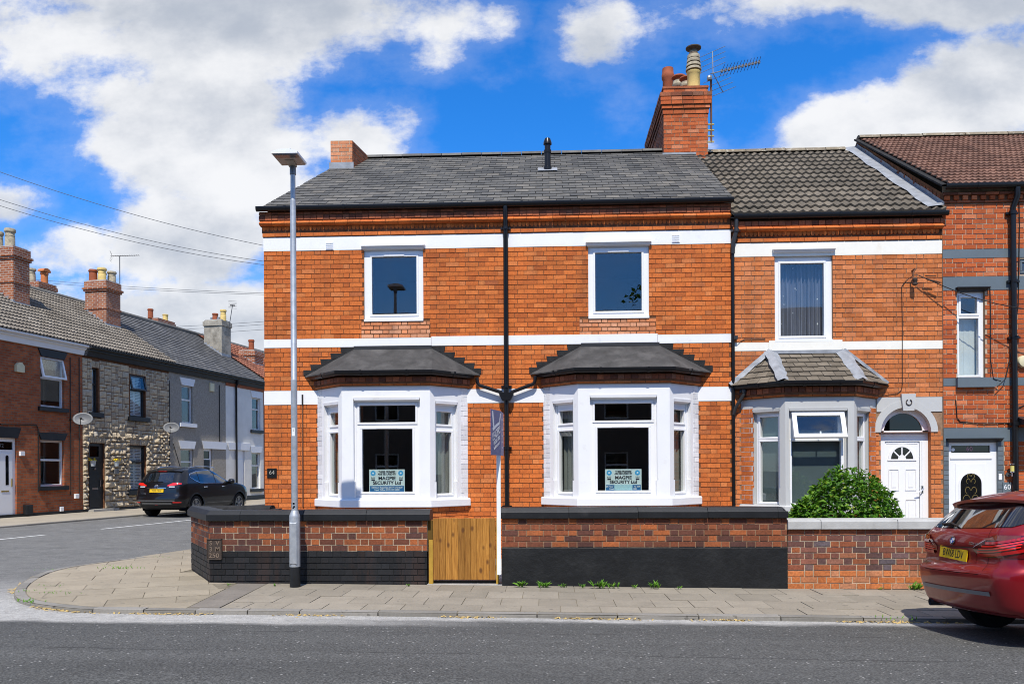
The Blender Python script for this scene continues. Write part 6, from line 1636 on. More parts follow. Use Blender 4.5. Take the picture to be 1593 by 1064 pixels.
M_plain('white_far', (.72, .71, .66), .7, .2, .07, 2, bump=.1, bscale=10)
M_plain('white_trim', (.74, .75, .76), .5, .3, .03, 3)
M_plain('stucco_old', (.36, .33, .27), .95, .1, .3, 3, bump=.5, bscale=30, dirt=((.14, .125, .10), 2.4, .48, .7, .8))
M_plain('blind_white', (.72, .76, .80), .6, .3, .04, 3)
M_plain('dish_grey', (.125, .13, .135), .5, .4, .08, 8)

def row_house(label, wallmat, u0, u1, holes, base='black_paint', name='terrace_house'):
    t = thing(name, label, 'house', RF.p((u0 + u1) / 2, GR, 0), 'terrace along the side street')
    mb = MB(); mb.sheet(RF, u0, u1, -.5, ZE, holes, 0.0)
    for (a, b, c, e) in holes:
        L = [(a, c), (b, c), (b, e), (a, e)]
        for k in range(4):
            p, q = L[k], L[(k + 1) % 4]; mb.face([RF.p(*q, -.14), RF.p(*p, -.14), RF.p(*p, .0), RF.p(*q, .0)])
    mb.build('wall', MAT[wallmat], t)
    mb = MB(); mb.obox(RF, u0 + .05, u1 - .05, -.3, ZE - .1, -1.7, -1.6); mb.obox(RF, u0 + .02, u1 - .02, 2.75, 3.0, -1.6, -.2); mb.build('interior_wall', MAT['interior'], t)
    return t
def lintel(parent, r, mat, h=.24, over=.12, d=.03, splay=.10, name='lintel'):
    g = MB(); g.prism(RF, [(r[0] - over + splay, r[3]), (r[1] + over - splay, r[3]), (r[1] + over + .04, r[3] + h), (r[0] - over - .04, r[3] + h)], -.02, d); g.build(name, MAT[mat], parent)
def sill(parent, r, mat, h=.14, over=.12, d=.10, name='sill'):
    g = MB(); g.obox(RF, r[0] - over, r[1] + over, r[2] - h, r[2], -.02, d); g.build(name, MAT[mat], parent)
def rwin(parent, r, split=.42, mat='upvc', open_top=False, gm='glass'):
    a, b, c, e = r; m = e - (e - c) * split; w = .065
    ps = [(a + w, b - w, c + w, m - w / 2), (a + w, b - w, m + w / 2, e - w)]
    o = window(parent, RF, a, b, c, e, ps if not open_top else [ps[0], (a + .02, b - .02, m + w / 2, e - .02)], d=-.09, mat=mat, sash=.02, gmat=gm)
    if open_top:
        tl = R(13); h = (e - m); SFr = Fr(RF.p((a + b) / 2, e - .01, -.06), -SD, Vector((0, 0, -1)) * math.cos(tl) + SN * math.sin(tl)); wd = (b - a) / 2
        g = MB(); g.slab(SFr, -wd, wd, 0, h, [(-wd + .07, wd - .07, .06, h - .06)], -.025, .025); s = g.build('opening_sash', MAT[mat], parent)
        g = MB(); g.obox(SFr, -wd + .06, wd - .06, .05, h - .05, -.004, .004); g.build('pane', MAT[gm], s)
    return o
def shutters(parent, r, name='louvre_shutter'):
    g = MB(); a, b, c, e = r; m = (a + b) / 2
    for (p, q) in ((a, m - .01), (m + .01, b)):
        for x0, x1, y0, y1 in ((p, p + .03, c, e), (q - .03, q, c, e), (p, q, c, c + .04), (p, q, e - .04, e)): g.obox(RF, x0, x1, y0, y1, -.20, -.17)
        n = int((e - c) / .06)
        for k in range(n):
            v = c + .05 + k * .06
            g.hexa([RF.p(p + .03, v, -.20), RF.p(q - .03, v, -.20), RF.p(q - .03, v + .035, -.205), RF.p(p + .03, v + .035, -.205)], [RF.p(p + .03, v - .01, -.17), RF.p(q - .03, v - .01, -.17), RF.p(q - .03, v + .01, -.165), RF.p(p + .03, v + .01, -.165)])
    g.build(name, MAT['blind_white'], parent)
def row_roof(parent, u0, u1, mat, gauge, width, wave, over=.30, lift=.03, rough=.5, ridge='ridge_grey', jname='tiling'):
    e0, e1 = RF.p(u0, ZE + .06, over), RF.p(u1, ZE + .06, over); q0, q1 = RF.p(u0, ZE + RISE, -HD), RF.p(u1, ZE + RISE, -HD)
    mb = MB(); d = Vector((0, 0, .06)); mb.face([e0 - d, e1 - d, q1 - d, q0 - d]); mb.face([q0, q1, RF.p(u1, ZE, -2 * HD), RF.p(u0, ZE, -2 * HD)]); mb.build('roof_deck', MAT['felt_dark'], parent)
    slate_roof(parent, e0, e1, q0, q1, mat, gauge, width, 0, name='roof_tile', wave=wave, lift=lift, roughness=rough, jname=jname)
    g = MB(); g.tube([q0 + Vector((0, 0, .0)), q1 + Vector((0, 0, .0))], .13, 8); g.build('ridge', MAT[ridge], parent, smooth=60)
def eaves(parent, u0, u1, gm, fm):
    g = MB(); g.sweep([RF.p(u0, ZE - .0, .02), RF.p(u1, ZE - .0, .02)], [(-.05, -.28), (.06, -.28), (.10, -.12), (.18, -.08), (.18, .0), (-.05, .0)]); g.build('eaves_board', MAT[fm], parent)
    g = MB(); g.sweep([RF.p(u0, ZE + .02, .20), RF.p(u1, ZE + .02, .20)], GUT); g.build('gutter', MAT[gm], parent, smooth=40)

# --- number 72, dark red brick
wu = rrect(63, 100, 557, 634); wlw = rrect(63, 100, 685, 756); dr72 = (ru(-26, 740), ru(26, 740), .16, rz(10, 681))
hA = row_house('dark red brick terrace house with white door and black lintels', 'brick_far_red', UA[0], UA[1], [wu, wlw, dr72])
rwin(hA, wu, .42, open_top=True); rwin(hA, wlw, .43)
for r in (wu, wlw): lintel(hA, r, 'black_paint', .26, .08, .04); sill(hA, r, 'black_paint')
lintel(hA, dr72, 'black_paint', .34, .12, .04)
mb = MB(); trz = dr72[3] - .12; mb.slab(RF, *dr72, [(dr72[0] + .12, dr72[1] - .08, trz - .26, trz)], -.12, -.06); fA = mb.build('door_frame', MAT['upvc'], hA)
g = MB(); g.obox(RF, dr72[0] + .1, dr72[1] - .07, trz - .27, trz + .01, -.10, -.095); g.build('transom_light', MAT['glass_dark'], fA)
text_obj('numerals', '72', RF, ru(6, 690), trz - .13, -.09, .17, MAT['dish_grey'], fA)
g = MB(); a, b = dr72[0] + .16, dr72[1] - .12; g.bbox(RF, a, b, .2, trz - .36, -.06, -.04, .01); dA = g.build('door', MAT['upvc'], hA)
for x in (.34, .78):
    u = a + (b - a) * x; g = MB(); n = 10
    g.prism(RF, [(u + .06, 1.2)] + [(u + .06 * math.cos(math.pi * k / n), 2.1 + .06 * math.sin(math.pi * k / n)) for k in range(n + 1)] + [(u - .06, 1.2)], -.04, -.036); g.build('door_light', MAT['glass_dark'], dA)
g = MB(); g.bbox(RF, b - .45, b - .15, .98, 1.03, -.04, -.03, .004); g.build('letter_plate', MAT['brass'], dA); g = MB(); g.bbox(RF, b - .06, b - .02, 1.15, 1.4, -.04, -.02, .004); g.build('handle', MAT['brass'], dA)
g = MB(); c0 = rrect(22.5, 35, 564, 579); g.prism(RF, [(c0[0], c0[2]), (c0[1], c0[2]), (c0[1], c0[3] - .1), ((c0[0] + c0[1]) / 2 + .06, c0[3]), ((c0[0] + c0[1]) / 2 - .06, c0[3]), (c0[0], c0[3] - .1)], 0, .09); g.build('alarm_box', MAT['bell_cream'], hA)
for r in (rrect(29.5, 36.5, 702, 709), rrect(115, 121, 768, 775), rrect(92, 97, 788, 795)): g = MB(); g.bbox(RF, *r, 0, .07, .01); g.build('wall_box', MAT['upvc'], hA)
r = rrect(36, 47, 785, 800); g = MB(); g.bbox(RF, *r, 0, .12, .01); g.build('meter_box', MAT['black_paint'], hA)
cable('wall_cable', [RF.p(ru(0, 660), rz(0, 660), .02), RF.p(ru(56, 660), rz(56, 661), .02), RF.p(ru(59, 680), rz(59, 668), .02), RF.p(ru(59, 700), rz(59, 765), .02)], .015, parent=hA)
for px in (109, 123): cable('wall_cable', [RF.p(ru(px, 650), rz(px, 556), .02), RF.p(ru(px, 700), rz(px, 770), .02)], .013, parent=hA)
g = MB(); g.obox(RF, UA[0], UA[1] - .01, -.3, rz(60, 797), 0, .03); g.build('plinth', MAT['black_paint'], hA)
eaves(hA, UA[0], UA[1] + .15, 'upvc', 'white_trim')
row_roof(hA, UA[0], UA[1], 'tile_far', .32, .30, (2, .04), lift=.055)
# --- stone-clad house
w1 = rrect(142.3, 153, 572.5, 642); w2 = rrect(202.5, 226, 584, 649); w3 = rrect(201, 227, 693, 763); dB = rrect(138.3, 162.5, 689.5, 800); dB = (dB[0], dB[1], .15, dB[3])
hB = row_house('stone clad terrace house with black door and white shutters', 'mortar_dark', UA[1], UA[2], [w1, w2, w3, dB])
for r, op in ((w1, False), (w2, True), (w3, False)):
    rwin(hB, r, .36 if r is not w3 else .36, 'black_plastic_worn', op); shutters(hB, (r[0] + .05, r[1] - .05, r[2] + .05, r[3] - .05)); sill(hB, r, 'black_paint', .16, .16, .12)
mb = MB(); mb.slab(RF, *dB, [(dB[0] + .14, dB[1] - .2, dB[3] - .5, dB[3] - .1)], -.12, -.07); fB = mb.build('door_frame', MAT['black_plastic_worn'], hB)
g = MB(); g.obox(RF, dB[0] + .13, dB[1] - .19, dB[3] - .51, dB[3] - .09, -.11, -.105); g.build('transom_light', MAT['glass_dark'], fB)
g = MB(); g.bbox(RF, dB[0] + .08, dB[1] - .1, .2, dB[3] - .56, -.07, -.05, .01); ddB = g.build('door', MAT['black_paint'], hB)
g = MB(); cb = (dB[0] + dB[1]) / 2; g.bbox(RF, cb - .18, cb + .12, .95, 1.03, -.05, -.04, .004); g.lathe(RF.p(cb - .05, 1.72, -.05), [(.045, 0), (.045, .03)], 10, axis=SN); g.bbox(RF, dB[1] - .2, dB[1] - .16, 1.05, 1.3, -.05, -.02, .004); g.build('door_furniture', MAT['chrome'], ddB)
# stones
t = NT('cladding_stone'); r_ = t.rand(); c = t.ramp(r_, [(0, (.32, .265, .19)), (.3, (.42, .345, .245)), (.6, (.50, .41, .285)), (.85, (.54, .445, .30)), (1, (.36, .335, .29))]); c = t.mix(1.0, c, t.range(t.noise(14, 4, .6), .3, .7, .8, 1.15), 'MULTIPLY'); t.bsdf(c, .93, .15, 0, t.bump(t.noise(40, 4, .6), .5, .02)); MAT['cladding_stone'] = t.mat
rs = random.Random(3); STM = []
for q in range(6):
    me = bpy.data.meshes.new('stone_block'); vv = []; ff = []
    for i in range(4):
        for j in range(4):
            e_ = i in (0, 3) or j in (0, 3); vv.append((-.48 + .32 * i, -.47 + .313 * j, .25 if e_ else .75 + rs.uniform(-.3, .3)))
    for i in range(3):
        for j in range(3): a = i * 4 + j; ff.append((a, a + 4, a + 5, a + 1))
    k = len(vv); ed = [(0, 0), (1, 0), (2, 0), (3, 0), (3, 1), (3, 2), (3, 3), (2, 3), (1, 3), (0, 3), (0, 2), (0, 1)]
    for (i, j) in ed: vv.append((-.5 + i / 3, -.5 + j / 3, 0))
    for m in range(12):
        n_ = (m + 1) % 12; A, B = ed[m], ed[n_]; ff.append((k + m, k + n_, B[0] * 4 + B[1], A[0] * 4 + A[1]))
    me.from_pydata(vv, [], ff); me.materials.append(MAT['cladding_stone']); me.update(); STM.append(me)
zpl = rz(200, 788)
cell = .125; nu, nv = int((UA[2] - UA[1]) / cell), int((ZE - .25 - zpl) / cell); occ = [[False] * nv for _ in range(nu)]
HB = [w1, w2, w3, dB]
for i in range(nu):
    for j in range(nv):
        u, v = UA[1] + (i + .5) * cell, zpl + (j + .5) * cell
        if any(h[0] - .02 < u < h[1] + .02 and h[2] - (.17 if h is not dB else 9) < v < h[3] + .26 for h in HB): occ[i][j] = True
stones = []
for j in range(nv):
    for i in range(nu):
        if occ[i][j]: continue
        w, h = rs.choice(((2, 1), (3, 1), (2, 2), (2, 2), (1, 1), (3, 2), (2, 2), (4, 2), (1, 2)))
        while w > 1 and (i + w > nu or any(occ[i + k][j] for k in range(w))): w -= 1
        if h == 2 and (j + 1 >= nv or any(occ[i + k][j + 1] for k in range(w))): h = 1
        for k in range(w):
            for l in range(h): occ[i + k][j + l] = True
        u, v = UA[1] + (i + w / 2) * cell, zpl + (j + h / 2) * cell
        dep = .13 if v < 3.1 else .055 + max(0, (3.5 - v)) * .05
        stones.append((u, v, w * cell - .014, h * cell - .014, dep * rs.uniform(.75, 1.15)))
for h in HB:     # soldier stones over the openings
    n = max(2, int((h[1] - h[0] + .1) / .11))
    for k in range(n): stones.append((h[0] - .05 + (k + .5) * (h[1] - h[0] + .1) / n, h[3] + .135, (h[1] - h[0] + .1) / n - .012, .24, .05))
stones.sort(key=lambda s: -s[2] * s[3] / (6 + s[0]) ** 2)
jb = MB()
for k, (u, v, w, h, d) in enumerate(stones):
    M = fmat(RF, u, v, -.005, w, h, d); me = STM[k % 6]
    if k < 300: place('stone_block', me, M, hB)
    else:
        i = len(jb.v); jb.v += [tuple(M @ x.co) for x in me.vertices]; fs = [tuple(p.vertices) for p in me.polygons]; jb.f += [tuple(i + q for q in f) for f in fs]; jb.m += [0] * len(fs)
jb.build('stone_cladding', MAT['cladding_stone'], hB, kind='stuff')
g = MB(); g.obox(RF, UA[1], dB[0] - .12, -.3, zpl, 0, .05); g.obox(RF, dB[1] + .1, UA[2], -.3, zpl, 0, .05); g.build('plinth', MAT['black_paint'], hB)
g = MB(); g.obox(RF, dB[0] - .1, dB[1] + .45, 0, .24, -.1, .28); g.build('door_step', MAT['concrete'], hB)
g = MB(); r = rrect(174, 180, 730, 737); g.bbox(RF, *r, .08, .14, .005); g.build('number_tile', MAT['dish_grey'], hB)
eaves(hB, UA[1], UA[2], 'black_plastic', 'black_paint')
row_roof(hB, UA[1], UA[2], 'tile_far', .32, .30, (2, .04), lift=.055)
# pots of yellow flowers either side of the door
M_plain('flower_yellow', (.75, .55, .02), .8, .2, .2, 20); M_plain('zinc', (.42, .47, .50), .5, .5, .1, 8)
for px, lab in ((135.5, 'grey wall bucket of yellow flowers left of the black door'), (172.5, 'grey wall bucket of yellow flowers right of the black door')):
    t = thing('wall_planter', lab, 'planter', RF.p(ru(px, 720), rz(px, 725), .2), 'flower buckets by the black door')
    c = RF.p(ru(px, 720), rz(px, 725), .25); g = MB(); g.lathe(c, [(.07, 0), (.10, .20), (.11, .21), (.09, .21)], 12); g.build('bucket', MAT['zinc'], t, smooth=40)
    g = MB()
    for k in range(26):
        q = c + Vector((rs.uniform(-.12, .12), rs.uniform(-.12, .12), .20 + rs.uniform(0, .08))); s = .035; n1 = Vector((rs.uniform(-1, 1), rs.uniform(-1, 1), 1)).normalized(); a = n1.orthogonal().normalized() * s; b = n1.cross(a)
        g.face([q - a, q + b, q + a, q - b])
    g.build('flowers', MAT['flower_yellow'], t, kind='stuff')
# --- pebbledashed house
w4 = rrect(282.5, 299.5, 600, 658.5); w5 = rrect(281, 301, 698, 742); w5 = (w5[0], w5[1], 1.0, w5[3]); d5 = rrect(317, 330.5, 698, 790); d5 = (d5[0], d5[1], .1, d5[3]); en = (ru(344, 740), ru(357, 740), .0, rz(350, 702))
hC = row_house('grey pebbledashed terrace house with white lintels', 'pebbledash', UA[2], UA[3], [w4, w5, d5])
rwin(hC, w4, .38); rwin(hC, w5, .36)
lintel(hC, w4, 'white_trim', .32, .12, .04); sill(hC, w4, 'white_trim', .16, .2, .10); lintel(hC, w5, 'white_trim', .34, .12, .04); lintel(hC, (d5[0], UA[3] - .1, 0, d5[3]), 'white_trim', .34, .12, .05)
mb = MB(); mb.slab(RF, *d5, [(d5[0] + .1, d5[1] - .12, d5[3] - .45, d5[3] - .1)], -.12, -.07); fC = mb.build('door_frame', MAT['upvc'], hC)
g = MB(); g.obox(RF, d5[0] + .1, d5[1] - .12, d5[3] - .46, d5[3] - .09, -.11, -.10); g.build('transom_light', MAT['glass_dark'], fC)
g = MB(); g.bbox(RF, d5[0] + .1, d5[1] - .12, .15, d5[3] - .5, -.07, -.05, .01); g.build('door', MAT['black_paint'], hC)
g = MB(); r = rrect(325, 331.5, 596, 609); g.bbox(RF, *r, 0, .08, .02); g.build('alarm_box', MAT['bell_cream'], hC)
cable('wall_cable', [RF.p(ru(341, 650), rz(341, 599), .02), RF.p(ru(341, 650), rz(341, 690), .02)], .02, parent=hC); cable('wall_cable', [RF.p(ru(262.5, 600), rz(262.5, 592), .03), RF.p(ru(262.5, 700), rz(262.5, 730), .03)], .02, parent=hC)
cable('wall_cable', [RF.p(ru(268, 690), rz(268, 690), .05), RF.p(ru(279, 728), rz(279, 728), .05)], .014, parent=hC)
eaves(hC, UA[2], UA[3], 'black_plastic', 'black_paint')
row_roof(hC, UA[2], UA[3], 'slate_far', .24, .30, False, lift=.028, rough=.3, jname='slating')
# --- white house
w6_ = rrect(392, 405, 619, 669); w7_ = rrect(391.5, 405, 704, 760); d7 = rrect(367.5, 381, 700, 790); d7 = (d7[0], d7[1], .0, d7[3])
hD = row_house('white rendered terrace house with black downpipe', 'white_far', UA[3], UA[4], [w6_, w7_, d7])
rwin(hD, w6_, .36); rwin(hD, w7_, .36)
for r in (w6_, w7_): lintel(hD, r, 'white_trim', .32, .14, .04); sill(hD, r, 'black_paint', .15, .16, .10)
lintel(hD, (UA[3] + .2, d7[1] + .4, 0, d7[3]), 'white_trim', .34, .05, .05)
g = MB(); g.slab(RF, *d7, [], -.12, -.07); g.bbox(RF, d7[0] + .1, d7[1] - .1, .2, d7[3] - .45, -.07, -.05, .01); g.build('door', MAT['upvc'], hD)
g = MB(); g.obox(RF, UA[3], UA[4] + .1, ZE - .42, ZE - .25, 0, .04); g.build('brick_course', MAT['brick_dark'], hD)
g = MB(); g.obox(RF, UA[3] + .1, UA[4], -.3, .38, 0, .04); g.build('plinth', MAT['black_paint'], hD)
u = ru(366, 700); pipe(hD, [RF.p(u, ZE, .16), RF.p(u, ZE - .25, .14), RF.p(u, ZE - .4, .07), RF.p(u, .1, .07)], .05)
eaves(hD, UA[3], UA[4] + .2, 'black_plastic', 'black_paint')
row_roof(hD, UA[3], UA[4], 'slate_far_dark', .24, .30, False, lift=.016, rough=.6, jname='slating')
# --- red tiled house beyond
hE = row_house('far terrace house with red tiled roof, mostly hidden', 'brick_far_red', UA[4], UA[5], [])
eaves(hE, UA[4], UA[5], 'black_plastic', 'black_paint'); row_roof(hE, UA[4], UA[5], 'tile_orange', .32, .30, (2, .04), lift=.055)
hF = row_house('farthest terrace house beside the red tiled roof', 'brick_far_red', UA[5], UA[5] + 10, [])
eaves(hF, UA[5], UA[5] + 10, 'black_plastic', 'black_paint'); row_roof(hF, UA[5], UA[5] + 10, 'tile_far', .32, .30, (2, .04))
# the other side of the side street goes on behind the corner house
g0_, g1_ = Vector((HL, FY, 0)) + GD * 9.0, Vector((HL, FY, 0)) + GD * 34.0; BF = Fr(g1_, -GD); bl = (g1_ - g0_).length
bk = thing('rear_terrace', 'brick terrace behind the corner house, mirrored in the black car', 'house', (g0_ + g1_) / 2)
wn_ = [(k * 2.6 + .8, k * 2.6 + 1.9, z_, z_ + 1.5) for k in range(9) for z_ in (1.0, 3.7)]
mb = MB(); mb.slab(BF, 0, bl, -.4, 5.6, wn_, -.25, 0); mb.build('wall', MAT['brick_far_red'], bk)
for w_ in wn_: window(bk, BF, *w_, [(w_[0] + .07, w_[1] - .07, w_[2] + .07, w_[3] - .07)], d=-.1, bead=False, gmat='glass_dark')
mb = MB(); mb.face([BF.p(0, 5.6, .2), BF.p(bl, 5.6, .2), BF.p(bl, 8.0, -3.6), BF.p(0, 8.0, -3.6)]); mb.face([BF.p(bl, 5.6, -7.2), BF.p(0, 5.6, -7.2), BF.p(0, 8.0, -3.6), BF.p(bl, 8.0, -3.6)]); mb.build('roof', MAT['slate_far'], bk)
mb = MB(); mb.obox(BF, 0, bl, -.4, 5.5, -7.0, -6.9); mb.build('rear_wall', MAT['brick_far_red'], bk)
# party line mortar fillets and chimneys
rn = SD.cross((RF.p(0, ZE + RISE, -HD) - RF.p(0, ZE + .06, .3))).normalized()
if rn.z < 0: rn = -rn
def roof_pt(px, py): return atn(px, py, RF.p(0, ZE + .06, .3), rn)
def row_chimney(parent, px, py, topy, wd, ws, mat, courses=True, back=0.0, name='chimney_stack'):
    """corner nearest the street and the camera stands at a pixel on the roof"""
    P = roof_pt(px, py); u = (P - RF.O).dot(SD); perp = (P - RF.O).dot(SN) - back; z = P.z
    if back: Q = RF.p(u, 0, perp); sc_ = 1
    C0 = RF.p(u, 0, perp)
    zt = atn(px, topy, Vector((C0.x, C0.y, 0)), SN if False else Vector((0, 1, 0))).z
    g = MB(); zb = z - 1.0
    def blk(o, z0, z1): g.obox(RF, u - o, u + ws + o, z0, z1, perp - wd - o, perp + o)
    blk(0, zb, zt - .05)
    if courses:
        h = zt - z
        blk(.05, zt - .42, zt - .34); blk(.09, zt - .34, zt - .26); blk(.03, zt - .26, zt); blk(.03, z + h * .38, z + h * .38 + .08)
    else: blk(.05, zt - .28, zt - .06); blk(.0, zt - .06, zt)
    st = g.build(name, MAT[mat], parent)
    g = MB(); g.obox(RF, u + .04, u + ws - .04, zt, zt + .05, perp - wd + .04, perp - .04); g.build('flaunching', MAT['flaunch'], st)
    # stepped lead at the foot
    g = MB(); sl = Vector((0, 0, 0))
    for k in range(6):
        d0 = perp - wd * k / 6; zz = z + (RISE + .0) / (HD + .3) * (perp - d0)
        g.obox(RF, u - .015, u + .01, zz - .12, zz + .16, d0 - wd / 6, d0)
    g.obox(RF, u - .02, u + ws + .02, z - .1, z + .12, perp - .01, perp + .015); g.build('lead_flashing', MAT['lead'], st)
    return st, u, perp, zt
P_ = lambda st, u, d, z, h, r, m, s='banded': pot(st, RF.p(u, z, d), h, r, m, s)
st, u, d, z = row_chimney(hA, 21, 473, 383, 1.25, .72, 'brick_far_chim'); P_(st, u + .3, d - .42, z, .72, .17, 'buff_clay_old'); P_(st, u + .35, d - .95, z, .66, .15, 'buff_clay_old')
st2, u, d, z = row_chimney(hB, 165.5, 507, 436, 1.0, .85, 'brick_far_chim'); P_(st2, u + .2, d - .78, z, .52, .16, 'terracotta', 'plain'); P_(st2, u + .25, d - .40, z, .58, .17, 'buff_clay'); P_(st2, u + .65, d - .25, z, .52, .17, 'buff_clay_old'); P_(st2, u + .65, d - .7, z, .5, .15, 'buff_clay_old')
AER = (u + .95, d - .1, z)
st3, u, d, z = row_chimney(hD, 345, 553, 497.5, 1.0, .85, 'stucco_old', False); P_(st3, u + .3, d - .55, z, .40, .14, 'terracotta', 'plain'); P_(st3, u + .35, d - .12, z, .58, .15, 'buff_clay')
g = MB()
for o in (-.36, -.72): g.lathe(RF.p(u + .3, z, d + o), [(.09, 0), (.09, .2)], 10)
g.build('metal_flue', MAT['aerial_metal'], st3, smooth=40)
AER3 = (u + .5, d + .06, z)
# chimneys rising behind the ridge
def rear_chimney(parent, px0, px1, ytop, ybot, perp, mat):
    C = RF.p(0, 0, perp); a, b = atn(px0, ytop, C, SN), atn(px1, ytop, C, SN); ua, ub = (a - RF.O).dot(SD), (b - RF.O).dot(SD); zt = (a.z + b.z) / 2
    g = MB(); g.obox(RF, ua, ub, zt - 2.5, zt, perp - .9, perp); g.obox(RF, ua - .04, ub + .04, zt - .28, zt - .12, perp - .94, perp + .04); st = g.build('chimney_stack', MAT[mat], parent); return st, ua, ub, zt
st, ua, ub, zt = rear_chimney(hA, 60, 88, 441, 460, -6.4, 'brick_far_chim'); P_(st, ua - .0 + .15, -6.9, zt, .6, .17, 'buff_clay_old'); P_(st, ua + .55, -6.6, zt, .5, .15, 'terracotta_bright', 'plain')
g = MB(); c = RF.p(ua + .55, zt + .52, -6.6); g.prism(Fr(c, SD), [(-.2, 0)] + [(.22 * math.cos(math.pi * (1 - k / 8)), .16 * math.sin(math.pi * k / 8)) for k in range(9)] + [(.2, 0)], -.16, .16); g.build('hood', MAT['terracotta_bright'], st)
st, ua, ub, zt = rear_chimney(hC, 246, 272, 498, 515, -6.4, 'brick_far_chim'); P_(st, ua + .05, -6.9, zt, .5, .14, 'terracotta', 'plain'); P_(st, ua + .9, -6.6, zt, .35, .14, 'buff_clay', 'plain')
st, u, d, z = row_chimney(hE, 396, 568, 545, 1.0, .9, 'brick_far_chim', False); P_(st, u + .2, d - .3, z, .62, .15, 'terracotta', 'plain')
# aerials
def small_aerial(label, base, h, boom, nel, lean=(0, 0)):
    b = RF.p(base[0], base[2] - .6, base[1]); top = b + Vector((lean[0], lean[1], h + .6))
    t = thing('tv_aerial', label, 'aerial', b); g = MB(); g.tube([b, top], .018, 6); g.build('mast', MAT['steel_dark'], t)
    d = Vector(boom); g = MB(); p0, p1 = top - d * .32, top + d * .68; g.tube([p0, p1], .014, 5); g.build('boom', MAT['steel_dark'], t)
    n = d.cross(Vector((0, 0, 1))).normalized(); g = MB()
    for k in range(nel): q = p0.lerp(p1, .1 + .9 * k / (nel - 1)); g.tube([q - n * .12, q + n * .12], .006, 4)
    for s in (-1, 1):
        for k in range(3): q = p0 + d * .04 + Vector((0, 0, s * (.05 + .07 * k))) - d * .02 * k; g.tube([q - n * .2, q + n * .2], .006, 4)
    g.build('elements', MAT['steel_dark'], t, kind='stuff'); return t
small_aerial('television aerial on a tall thin mast behind the brick chimney', AER, 1.25, (SD * .55 + SN * .95 + Vector((0, 0, .12))) , 12)
small_aerial('television aerial leaning from the grey rendered chimney', AER3, .85, (SD * .5 - SN * .3 + Vector((0, 0, .05))), 7, (.22, .05))
# satellite dishes
def dish(label, px, py, w, perp=.55):
    P = atn(px, py, RF.p(0, 0, perp), SN); n = Vector((.28, -.90, .34)).normalized(); a = n.cross(Vector((0, 0, 1))).normalized(); b = a.cross(n)
    t = thing('satellite_dish', label, 'satellite dish', P, 'satellite dishes on the terrace')
    g = MB(); m = 24; rings = 5; i0 = 0
    for k in range(rings + 1):
        r = w / 2 * k / rings
        for q in range(m):
            an = 2 * math.pi * q / m; g.v.append(tuple(P + a * r * math.cos(an) + b * r * .72 * math.sin(an) + n * (.07 * (k / rings) ** 2 - .06)))
    for k in range(rings):
        for q in range(m): x, y = k * m + q, k * m + (q + 1) % m; g.f.append((x, x + m, y + m, y)); g.m.append(0)
    o = g.build('reflector', MAT['dish_grey'], t, smooth=60)
    md = o.modifiers.new('thick', 'SOLIDIFY'); md.thickness = .012
    g = MB(); g.tube([P - b * .26, P - b * .30 + n * .22, P - b * .10 + n * .34], .012, 6); g.build('arm', MAT['black_plastic'], t)
    g = MB(); q = P - b * .09 + n * .34; g.tube([q, q - n * .12], .035, 8); g.build('receiver', MAT['black_plastic'], t)
    g = MB(); wl_ = RF.p((P - RF.O).dot(SD), P.z, 0); g.tube([P - n * .05, wl_ + Vector((0, 0, -.02)), wl_ - SN * .02], .02, 6); g.build('bracket', MAT['black_plastic'], t)
dish('grey satellite dish between the red brick and stone houses', 129, 651.5, .66); dish('grey satellite dish at the edge of the pebbledashed house', 266.5, 665, .64)
# overhead wires
def wire(label, a, b, sag, r=.008):
    pts = []
    for k in range(17): t_ = k / 16; p = Vector(a).lerp(Vector(b), t_); p.z -= sag * 4 * t_ * (1 - t_); pts.append(p)
    o = cable('overhead_wire', pts, r, label, 'wire', mat='wire_grey', group='overhead wires', n=5)
wire('highest overhead wire crossing the sky at the far left', at(-60, 246, 21), at(470, 393, 24), .25)
wire('upper wire of the close pair crossing the sky left of the house', at(-60, 291, 22), at(470, 414, 25), .3); wire('lower wire of the close pair crossing the sky left of the house', at(-60, 301, 22), at(470, 419, 25), .3)
wire('upper of two thin wires running behind the brick chimney', at(20, 432, 52), at(470, 458, 46), .15, .012); wire('lower of two thin wires running behind the brick chimney', at(20, 436, 52), at(470, 460, 46), .15, .012)
wire('upper thin wire behind the rendered chimney', at(250, 509, 60), at(470, 496, 55), .05, .013); wire('middle thin wire behind the rendered chimney', at(250, 514, 60), at(470, 500, 55), .05, .013); wire('lowest thin wire behind the rendered chimney', at(250, 522, 60), at(470, 508, 55), .05, .013)
